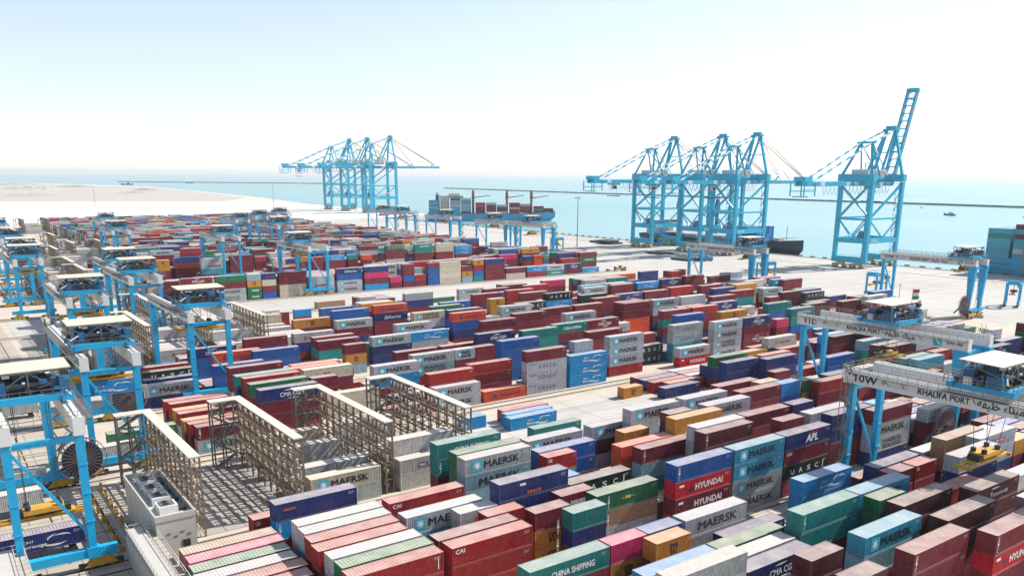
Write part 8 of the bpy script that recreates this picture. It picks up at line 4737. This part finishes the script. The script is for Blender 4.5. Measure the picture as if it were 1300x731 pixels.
mb.box(14, 44, -12.6, 12.6, 28, 30.6, 0); mb.box(26, 44.05, -12.65, 12.65, 29, 30, 1); mb.tube((30, 0, 30.6), (30, 0, 38), .25, 8, 0); mb.box(26, 40, -6, 6, 30.6, 33, 0)
mb.build('bridge_house', [WHITEBOX, GLASS], s1)
mb = MB(); mb.hexa([(9.5,-3,9),(15,-3,9),(15,3,9),(9.5,3,9)], [(10,-2.4,31),(14,-2.4,31),(14,2.4,32),(10,2.4,32)], 0); mb.tube((12, 0, 31), (11.4, 0, 34), .7, 10, 1); mb.build('funnel', [DBLUE, DARK], s1)
for k, (x, y) in enumerate(((56, 9.5), (98, -9.5+19), (128, -2))):
    mb = MB(); mb.tube((x, y, 8.5), (x, y, 27), 1.5, 12); mb.hexa([(x-2,y-1.8,27),(x+2,y-1.8,27),(x+2,y+1.8,27),(x-2,y+1.8,27)], [(x-1.2,y-1.1,37),(x+1.2,y-1.1,37),(x+1.2,y+1.1,37),(x-1.2,y+1.1,37)])
    mb.build('crane_mast', MASTR, s1)
    mb = MB(); mb.bar((x+1.5, y-.9, 28), (x+21, y-.3, 30.5), .9, 1.2, 0, .5, .7); mb.bar((x+1.5, y+.9, 28), (x+21, y+.3, 30.5), .9, 1.2, 0, .5, .7); mb.bar((x, y, 36.5), (x+20, y, 30.8), .14, .14); mb.bar((x+20.5, y, 30), (x+20.5, y, 26), .12, .12)
    mb.build('crane_jib', MASTR, s1)
mb = MB(); mb.tube((142, 0, 12), (142, 0, 21), .25, 8); mb.tube((138, 3, 11.5), (138, 3, 19), .2, 8); mb.box(141.4, 142.6, -1.2, 1.2, 17, 17.2); mb.rail((120, -9, 10.6), (141, -5, 12.2), 1.1, 2.5, .09); mb.build('foremast', WHITEBOX, s1)
# dark navy ship alongside, half hidden by the three cranes
p0 = W(500, -507, -3.2); L2 = 150; rz = -math.pi/2
s2 = empty('container_ship', p0, rz); tag(s2, 'dark navy ship moored behind the three quay cranes, bow pointing right', 'ship', 'ships at the quay')
link('hull', hull_mesh(L2, 27, 9.5, 3.2, [HULLD, MASTR, DECKM]), s2)
Mx = Matrix.Translation(p0) @ Matrix.Rotation(rz, 4, 'Z')
ship_boxes(Mx, 92, 2, 0, 8, 4, 10, 27, 'cccbb', rr); ship_boxes(Mx, 64, 2, 0, 9, 1, 9.6, 27, 'mgcb', rr); ship_boxes(Mx, 24, 3, 0, 9, 1, 9.6, 27, 'gmcbe', rr)
mb = MB(); mb.box(7, 19, -9, 9, 9.5, 18.5, 0); mb.box(9, 19.4, -12.4, 12.4, 18.5, 21, 0); mb.box(9.5, 19.45, -12.45, 12.45, 19.2, 20.4, 1)
for k in range(0):
    for y in range(-9, 10, 3): mb.box(22, 22.05, y-.5, y+.5, 11+3*k, 12+3*k, 1); mb.box(9.95, 10, y-.5, y+.5, 11+3*k, 12+3*k, 1)
mb.tube((13, 0, 21), (13, 0, 29), .3, 8, 0); mb.build('bridge_house', [WHITEBOX, GLASS], s2)
for x in (22, 62):
    mb = MB(); mb.tube((x, 11.5, 9), (x, 11.5, 30), 1.4, 12); mb.hexa([(x-1.8,10,30),(x+1.8,10,30),(x+1.8,13,30),(x-1.8,13,30)], [(x-1,10.6,38),(x+1,10.6,38),(x+1,12.4,38),(x-1,12.4,38)]); mb.build('crane_mast', DBLUE, s2)
mb = MB(); mb.tube((136, 0, 12), (136, 0, 22), .25, 8); mb.box(135.5, 136.5, -1.6, 1.6, 18.5, 18.7); mb.rail((118, -11, 11), (144, -3, 13), 1.1, 2.5, .09); mb.rail((118, 11, 11), (144, 3, 13), 1.1, 2.5, .09); mb.box(127, 132, -3, 3, 11, 13); mb.build('foremast', WHITEBOX, s2)
# light blue ship at the right edge, stern towards the gap
p0 = W(502, -231, -3.2); L3 = 270
s3 = empty('container_ship', p0, -math.pi/2); tag(s3, 'sky-blue hulled ship stacked with turquoise containers at the right edge', 'ship', 'ships at the quay')
link('hull', hull_mesh(L3, 32, 12.0, 4, [HULLB, MASTR, DECKM]), s3)
Mx = Matrix.Translation(p0) @ Matrix.Rotation(-math.pi/2, 4, 'Z')
ship_boxes(Mx, 1.5, 1, 0, 12, 6, 12.4, 32, 'uuctuuu', rr); ship_boxes(Mx, 15.5, 1, 0, 12, 7, 12.4, 32, 'uugukuuu', rr); ship_boxes(Mx, 29.5, 10, 0, 12, 7, 12.4, 32, 'uuguumuu', rr)
mb = MB(); mb.box(164, 178, -14, 14, 12, 42, 0); mb.box(166, 178.4, -16, 16, 42, 45, 0); mb.box(166.5, 178.45, -16.05, 16.05, 43, 44.4, 1); mb.build('bridge_house', [WHITEBOX, GLASS], s3)
mb = MB(); mb.box(-.25, -.05, -4, 4, 8.6, 9.4); mb.box(1, 15, -16.07, -16.0, 8.8, 9.6); mb.build('hull_mark', DBLUE, s3)
def small_boat(u, v, L, rz, label):
    o = empty('small_boat', W(u, v, -3.2), rz); tag(o, label, 'boat', 'small craft out on the water')
    link('hull', hull_mesh(L, L*.26, L*.09, L*.05, [HULLD, MASTR, DECKM], draft=.8), o)
    mb = MB(); mb.box(L*.22, L*.45, -L*.09, L*.09, L*.08, L*.22, 0); mb.box(L*.26, L*.46, -L*.092, L*.092, L*.15, L*.19, 1); mb.tube((L*.35, 0, L*.22), (L*.35, 0, L*.4), L*.008, 6, 0); mb.build('cabin', [WHITEBOX, GLASS], o)
for u, v, L, rz, lb in ((1010, -2250, 26, .4, 'small dark boat between the blue ship and the far breakwater'), (950, -4600, 60, 2.6, 'small work vessel just off the sandy spit'), (1250, -640, 22, 1.2, 'small boat in open water above the dark navy ship'), (1390, -5300, 48, .3, 'low vessel beside the thin far breakwater at upper left'), (1500, -830, 9, .2, 'tiny launch near the long breakwater at the right')):
    small_boat(u, v, L, rz, lb)

# ---------------------------------------------------------------- shuttle carriers, hatch covers, fenders, masts
def carrier_meshes():
    ch = MB()
    for y in (-2.4, 2.4):
        ch.box(-4.8, 4.8, y-.45, y+.45, 1.2, 2.3)
        for x in (-3.9, 3.9): ch.box(x-.35, x+.35, y-.35, y+.35, 2.3, 9.2)
        ch.box(-4.4, 4.4, y-.35, y+.35, 9.2, 9.9)
    for x in (-3.9, 3.9): ch.box(x-.35, x+.35, -2.1, 2.1, 9.2, 9.9)
    ch.box(-4.8, -3.2, -2.1, 2.1, 9.9, 11.0); ch.rail((-4.4, -2.8, 9.9), (4.4, -2.8, 9.9), 1.0, 1.5, .07); ch.rail((-4.4, 2.8, 9.9), (4.4, 2.8, 9.9), 1.0, 1.5, .07)
    cab = MB(); cab.box(4.3, 5.9, -2.6, -.9, 7.2, 9.2, 0); cab.box(4.25, 5.95, -2.65, -.85, 7.9, 8.9, 1)
    sp = MB(); sp.box(-5.9, 5.9, -.5, .5, 5.4, 6.0, 0); sp.box(-6.1, -5.8, -1.2, 1.2, 5.3, 5.9, 0); sp.box(5.8, 6.1, -1.2, 1.2, 5.3, 5.9, 0); sp.box(-1.5, 1.5, -1.2, 1.2, 6, 6.8, 1)
    for x in (-2, 2): sp.bar((x, 0, 6.4), (x, 0, 9.4), .12, .12, 1)
    wh = MB(); wh.tube((0, -.3, 0), (0, .3, 0), .78, 18, 0); wh.tube((0, -.32, 0), (0, .32, 0), .4, 14, 1)
    return ch.mesh('portal_frame', [CRANE]), cab.mesh('cab', [OFFW, GLASS]), sp.mesh('spreader', [YEL, DARK]), wh.mesh('wheel', [RUBBER, OFFW])
CM = carrier_meshes()
for u, v, rz, lb in ((350, -210, 0, 'blue shuttle carrier beneath the left leg of the gantry crane marked 13W'), (370, -161, .35, 'blue shuttle carrier at the right edge below the sky-blue ship'), (348, -269, 1.35, 'blue shuttle carrier just right of the gantry crane marked 14L'),
                     (409, -363, 1.2, 'blue shuttle carrier behind the gantry crane marked 14L'), (468, -463, 1.5, 'blue shuttle carrier between the legs of the leftmost near quay crane'), (362, -455, 1.5, 'blue shuttle carrier under the far gantry by the lamp mast')):
    o = empty('shuttle_carrier', W(u, v, .04), rz); tag(o, lb, 'shuttle carrier', 'shuttle carriers on the quay apron')
    link('portal_frame', CM[0], o); link('cab', CM[1], o); link('spreader', CM[2], o)
    for x in (-3.6, -1.3, 1.3, 3.6):
        for y in (-2.4, 2.4): link('wheel', CM[3], o, (x, y, .8))
mb = MB(); mb.box(-7, 7, -6, 6, .6, 1.3, 0)
for i in range(6): mb.box(-6.6+2.5*i, -6.4+2.5*i, -5.9, 5.9, 0, .6, 1); mb.box(-6.8+2.6*i, -6.2+2.6*i, -5.8, 5.8, 1.3, 1.42, 0)
hc = mb.mesh('hatch_cover', [simple('hatch_cover_paint', (.05,.09,.10), .6, 0, .3, .4), DARK])
for i, (u, v, z, lb) in enumerate(((452, -512, 0, 'dark steel hatch cover on the apron, left of the leftmost near quay crane'), (450, -497, 0, 'dark steel hatch cover lying next to the one left of the near quay cranes'), (447, -498, 1.45, 'dark hatch cover stacked on another beside the near quay cranes'), (420, -414, 0, 'dark hatch cover in front of the middle near quay crane'), (402, -374, 0, 'dark hatch cover behind the gantry crane marked 14L'))):
    o = link('hatch_cover', hc, None, W(u, v, .04+z), math.pi/2); tag(o, lb, 'hatch cover', 'hatch covers set down on the apron')
mb = MB(); mb.box(-.55, .55, -1.5, 1.5, -1.4, .75); mb.box(-.65, -.55, -1.2, 1.2, -1, .6); fm = mb.mesh('quay_fender', [TIMBER])
for k in range(100):
    v = -950+k*9.4
    if v > -170: break
    o = link('quay_fender', fm, None, W(485.9, v, .1)); tag(o, 'black rubber fender block in the long row on the quay edge', 'fender', 'fenders along the quay edge')
def lamp(u, v, h, label, big=True):
    o = empty('lamp_mast', W(u, v)); tag(o, label, 'lamp mast', 'lamp masts over the terminal')
    mb = MB(); mb.box(-.9, .9, -.9, .9, 0, .5, 0) if big else None
    mb.tube((0, 0, .3), (0, 0, h), .42 if big else .14, 10, 1, .2 if big else .09); mb.build('pole', [KERB, GALV], o)
    mb = MB()
    if big:
        mb.tube((0, 0, h-1.2), (0, 0, h-.9), 1.9, 16, 0)
        for i in range(12): a = i*math.pi/6; mb.box(math.cos(a)*2.1-.35, math.cos(a)*2.1+.35, math.sin(a)*2.1-.35, math.sin(a)*2.1+.35, h-1.7, h-.8, 1)
    else: mb.box(-.8, .8, -.2, .2, h-.2, h+.1, 0); mb.box(-.9, -.3, -.3, .3, h-.35, h, 1); mb.box(.3, .9, -.3, .3, h-.35, h, 1)
    mb.build('floodlight', [GALV, OFFW], o)
lamp(410, -491, 37, 'tall lamp mast on the apron left of the near quay cranes'); lamp(482, -208, 33, 'tall lamp mast before the sky-blue ship at the right edge'); lamp(452, -1250, 37, 'tall lamp mast left of the far quay cranes')
lamp(400, -780, 35, 'tall lamp mast before the blue ship with red deck cranes'); lamp(-60, -1500, 32, 'lamp mast on the white paving at far left'); lamp(250, -1500, 32, 'lamp mast on the white paving left of the far quay cranes')
for u, v, h, lb in ((338, -192, 8, 'slim light pole right of the left leg of gantry 13W'), (300, -120, 9, 'slim light pole at the right edge among navy containers'), (333, -395, 7, 'slim light pole near the ends of stacks before the middle near quay crane'), (327, -300, 8, 'slim light pole right of the stacks, left of gantry 14L')): lamp(u, v, h, lb, False)
mb = MB(); mb.box(-.3, .3, -1.6, 1.6, 0, .9, 0); mb.box(-.15, .15, -1.5, 1.5, .9, 1.1, 1); bm_ = mb.mesh('barrier', [KERB, YEL])
r = random.Random(8); pos = [(316+r.random()*12, V0+VP*m-33-r.random()*6) for m in range(2, -8, -1) for k in range(3)]
for u, v in pos: o = link('barrier', bm_, None, W(u, v, .05), r.random()*3); tag(o, 'low concrete barrier among those at the seaward ends of the stacks', 'barrier', 'barriers at the seaward stack ends')
mb = MB(); mb.box(-3.2, 3.2, -.9, .9, .7, 1.7, 0); mb.box(-3.6, -2.4, -.5, .5, 0, 2.3, 1); mb.box(2.2, 3.4, -.6, .6, 0, 2.1, 1); mb.box(-.8, .8, -.7, .7, 1.7, 2.9, 2); bf = mb.mesh('rail_buffer', [YEL, DARK, GALV])
for m in range(2, -9, -1):
    o = link('rail_buffer', bf, None, W(325, V0+VP*m-36, .05), .1*m); tag(o, 'ochre rail buffer among those at the seaward ends of the crane rails', 'buffer', 'rail buffers at the ends of the crane rails')

# ---------------------------------------------------------------- land-side details
h = empty('electrical_house', W(24.6, -114)); tag(h, 'white flat-roofed electrical house with roof cooling units beside the nearest rack', 'building')
mb = MB(); mb.box(-2.6, 2.6, 0, 20, 0, 6.2, 0)
for y in (4.2, 8.5, 12.8, 16.5): mb.box(-2.62, 2.62, y-.03, y+.03, 0, 6.19, 1)
mb.build('wall', [WHITEBOX, KERB], h)
mb = MB()
for a, b, c, d in ((-2.7, 2.7, -.1, .12), (-2.7, 2.7, 19.88, 20.1), (-2.7, -2.48, .12, 19.88), (2.48, 2.7, .12, 19.88)): mb.box(a, b, c, d, 6.19, 7.0)
mb.build('parapet', WHITEBOX, h)
for y in (2.4, 6.4, 10.4, 14.4):
    mb = MB(); mb.box(-1.5, 1.0, y, y+2.6, 6.2, 7.3, 0); mb.box(-1.2, .7, y+.3, y+2.3, 7.3, 7.4, 1); mb.tube((-.4, y+.8, 7.4), (-.4, y+.8, 7.5), .42, 14, 2); mb.tube((-.4, y+1.8, 7.4), (-.4, y+1.8, 7.5), .42, 14, 2); mb.box(1.1, 2.1, y+.2, y+2.2, 6.2, 6.7, 2); mb.box(-1.5, 2.2, y+2.7, y+3.3, 6.2, 6.5, 2)
    mb.build('cooling_unit', [OFFW, GALV, DARK], h)
mb = MB(); mb.box(.6, 1.7, -.06, -.002, 1.6, 3.0, 0); mb.box(.7, 1.6, -.07, -.06, 1.7, 2.9, 1); mb.build('window', [GALV, GLASS], h)
mb = MB(); mb.box(-2.66, -2.6, 5, 6.1, .1, 2.3); mb.box(-2.66, -2.6, 10, 11.1, .1, 2.3); mb.build('door', GALV, h)
mb = MB()
for i in range(5): mb.box(-2.2+i*.9, -1.7+i*.9, -.05, -.002, 3.6+(.5 if i % 2 else 0), 3.8+(.5 if i % 2 else 0))
mb.build('vent', GALV, h)
for u, v, lb in ((20.4, -117.2, 'raised access platform with white side wall and railings in front of the electrical house'), (5.0, -119, 'raised access platform with railings in the bottom-left corner')):
    o = empty('access_platform', W(u, v)); tag(o, lb, 'platform', 'access platforms at the land end')
    mb = MB(); mb.box(-1.7, 1.7, -34, 0, 4.0, 4.25, 0); mb.box(-1.75, -1.6, -34, 0, 0, 4.0, 1); mb.box(-1.6, .2, -34, -.2, 4.25, 5.0, 1); mb.build('deck', [KERB, WHITEBOX], o)
    mb = MB(); mb.rail((1.6, -34, 4.25), (1.6, 0, 4.25), 1.2, 1.5, .07); mb.rail((-1.7, -.1, 4.25), (1.6, -.1, 4.25), 1.2, 1.1, .07); mb.rail((-1.7, -34, 4.25), (-1.7, 0, 4.25), 1.6, 1.5, .07); mb.rail((.35, -34, 4.25), (.35, 0, 4.25), 1.2, 1.5, .06); mb.build('railing', WHITEBOX, o)
    mb = MB()
    for y in (-33, -22, -11, -1): mb.box(-1.4, -1.1, y-.15, y+.15, 0, 4.0); mb.box(1.1, 1.4, y-.15, y+.15, 0, 4.0)
    mb.build('post', GALV, o)
def trailer_meshes():
    ch = MB(); ch.box(-6.2, 6.2, -.45, .45, 1.0, 1.28, 0)
    for x in (-6, -3, 0, 3, 6): ch.box(x-.12, x+.12, -1.2, 1.2, 1.05, 1.27, 0)
    wh = MB(); wh.tube((0, -1.2, 0), (0, -.65, 0), .5, 16, 0); wh.tube((0, .65, 0), (0, 1.2, 0), .5, 16, 0); wh.tube((0, -.65, 0), (0, .65, 0), .12, 8, 1)
    cab = MB(); cab.hexa([(-2.6,-1.2,.6),(2.2,-1.2,.6),(2.2,1.2,.6),(-2.6,1.2,.6)], [(-2.6,-1.2,1.1),(2.2,-1.2,1.1),(2.2,1.2,1.1),(-2.6,1.2,1.1)], 0)
    cab.hexa([(.4,-1.15,1.1),(2.2,-1.15,1.1),(2.2,.35,1.1),(.4,.35,1.1)], [(.5,-1.1,2.9),(1.9,-1.1,2.9),(1.9,.3,2.9),(.5,.3,2.9)], 0); cab.box(.6, 2.1, -1.18, .38, 1.9, 2.6, 1)
    return ch.mesh('chassis', [DBLUE]), wh.mesh('axle', [RUBBER, DARK]), cab.mesh('body', [WHITEBOX, GLASS])
TMs = trailer_meshes()
def truck(u, v, rz, lb, tractor=True):
    o = empty('trailer', W(u, v, .05), rz); tag(o, lb, 'trailer', 'yard trailers in the transfer lanes')
    link('chassis', TMs[0], o)
    for x in (-5.2, -4.0, 4.6): link('axle', TMs[1], o, (x, 0, .5))
    if tractor:
        t = empty('yard_tractor', W(u+9*math.cos(rz), v-9*math.sin(rz), .05), rz); tag(t, 'white yard tractor coupled to the '+lb.split(' ', 1)[1], 'tractor', 'yard tractors in the transfer lanes'); link('body', TMs[2], t)
        for x in (-1.8, 1.5): link('axle', TMs[1], t, (x, 0, .5))
truck(8.5, -126.2, 0, 'blue trailer under the dark blue container at bottom left', False)
container(W(8.5, -126.2, 1.36), 12.19, 'n', 'B', 'dark blue container with white wave mark on a trailer in the bottom-left transfer lane', True, 'containers in the transfer lanes', False)
for u, v, c, lg, L, lb in ((5.5, -145, 'w', '-', 12.19, 'long white container on a trailer behind the dark blue trailer load'), (10.5, -155, 'w', '-', 6.06, 'short white container on a trailer left of the cable reel'), (26, -162, 'w', '-', 6.06, 'short white container with dark frame on a blue trailer right of the cable reel'),
                            (4, -283, 'w', '-', 12.19, 'white container on a trailer in the far left transfer lane'), (8, -320, 'w', '-', 12.19, 'second white container on a trailer in the far left transfer lane'),
                            (12, -206, 'w', '-', 12.19, 'white container on a trailer between the first and second left gantry cranes'), (14, -243, 'o', '-', 12.19, 'orange container on a trailer in the left transfer lanes'), (2, -216, 'g', '-', 6.06, 'short grey container on a trailer in the left transfer lanes')):
    truck(u, v, 0, 'blue trailer under the '+lb.split(' on a')[0], False)
    container(W(u, v, 1.36), L, c, lg, lb, False, 'containers in the transfer lanes', False)
rf = MB(); rf.box(-3.0, 3.0, -1.2, 1.2, 0, 2.6, 0)
for x in (-2, 0, 2):
    rf.box(x-.85, x+.85, -1.35, -1.2, .3, 2.3, 1)
    for z in (.85, 1.75): rf.tube((x-.3, -1.38, z), (x-.3, -1.35, z), .34, 14, 2); rf.tube((x+.42, -1.38, z), (x+.42, -1.35, z), .3, 14, 2)
o = rf.build('cooling_skid', [WHITEBOX, OFFW, DARK]); o.location = W(33.2, -159.5, .1); tag(o, 'white cooling skid with six round dark fans beneath the dark green container', 'cooling unit')
container(W(31, -164.5, 2.8), 12.19, 'e', 'G', 'dark green container with white lettering above the cooling skid with round fans', False, turn=False)
container(W(31, -164.5, .1), 12.19, 'm', '-', 'maroon container underneath the dark green lettered one by the cooling skid', False, turn=False)
uL, tv = 19.8, -166
container(W(25.6, -165, 19-3.4-.1-CH), 12.19, 'c', 'B', 'sky-blue container hanging from a raised yellow spreader at left', True, 'containers lifted by gantry cranes', False)
isl = MB(); grv = MB(); r = random.Random(17)
for m in range(1, -6, -1):
    vk = V0+VP*m
    for k in range(6):
        v = vk-4.5-k*4.6; isl.box(-34, 17, -v-.28, -v+.28, .045, .2)
        for x in (-20, -6, 8): isl.box(x, x+2.2, -v-.5, -v+.5, .2, .34)
    for x in (-30, -16, -2, 12, 19): grv.box(x-.14, x+.14, -vk+2, -vk+32, .05, .054)
    for k in range(5): grv.box(-36, 20, -vk+5+k*5.7, -vk+5.25+k*5.7, .05, .055)
tag(isl.build('lane_kerb', KERB), kind='structure'); tag(grv.build('slab_joint', RAILM), kind='structure')
for k, (u, v, L, z) in enumerate(((19.5, -122, 26, 0), (80.5, -152.5, 1, 0))):
    if k: break
    o = empty('railing', W(u, v-L/2)); tag(o, 'low white pipe railing beside the electrical house', 'railing'); mb = MB(); mb.rail((0, -L/2, 0), (0, L/2, 0), 1.3, 2.2, .07); mb.build('pipes', WHITEBOX, o)
rb = MB(); rb.box(-.25, .25, -.25, .25, 0, 1.15, 0); rb.tube((0, 0, 1.15), (0, 0, 1.5), .12, 8, 1); rbm = rb.mesh('bollard', [YEL, DARK])
for k in range(14):
    o = link('bollard', rbm, None, W(18.5+(k % 2)*2.2, -121.5-k*2.1, .05)); tag(o, 'small post among those beside the electrical house and transfer lanes', 'bollard', 'posts by the transfer lanes')
fl = empty('flag', W(167, -92, 0)); tag(fl, 'red and green flag on the gantry crane marked 11L', 'flag')
mb = MB(); mb.tube((0, 0, 22.9), (0, 0, 30), .06, 8); mb.build('pole', GALV, fl)
mb = MB(); n = 8
for i in range(n):
    for k, (z, m) in enumerate(((28.9, 0), (28.2, 1), (27.5, 2))):
        x0, x1 = .1+2.6*i/n, .1+2.6*(i+1)/n; mb.quad([(x0, .25*math.sin(x0*2.4), z), (x1, .25*math.sin(x1*2.4), z), (x1, .25*math.sin(x1*2.4), z+.7), (x0, .25*math.sin(x0*2.4), z+.7)], m)
mb.build('cloth', [FLAGR, OFFW, FLAGG], fl)
finish_far()
# ---------------------------------------------------------------- sea air
def haze_box():
    m = bpy.data.materials.new('haze_air'); m.use_nodes = True; N = m.node_tree.nodes; N.clear()
    out = N.new('ShaderNodeOutputMaterial'); p = N.new('ShaderNodeVolumePrincipled')
    p.inputs['Color'].default_value = (.93, .97, 1, 1); p.inputs['Density'].default_value = .00006; p.inputs['Anisotropy'].default_value = .2
    m.node_tree.links.new(p.outputs[0], out.inputs['Volume'])
    mb = MB(); mb.box(-43000, 43000, -43000, 43000, -7.5, 150); o = mb.build('haze', m); tag(o, kind='stuff')
haze_box()
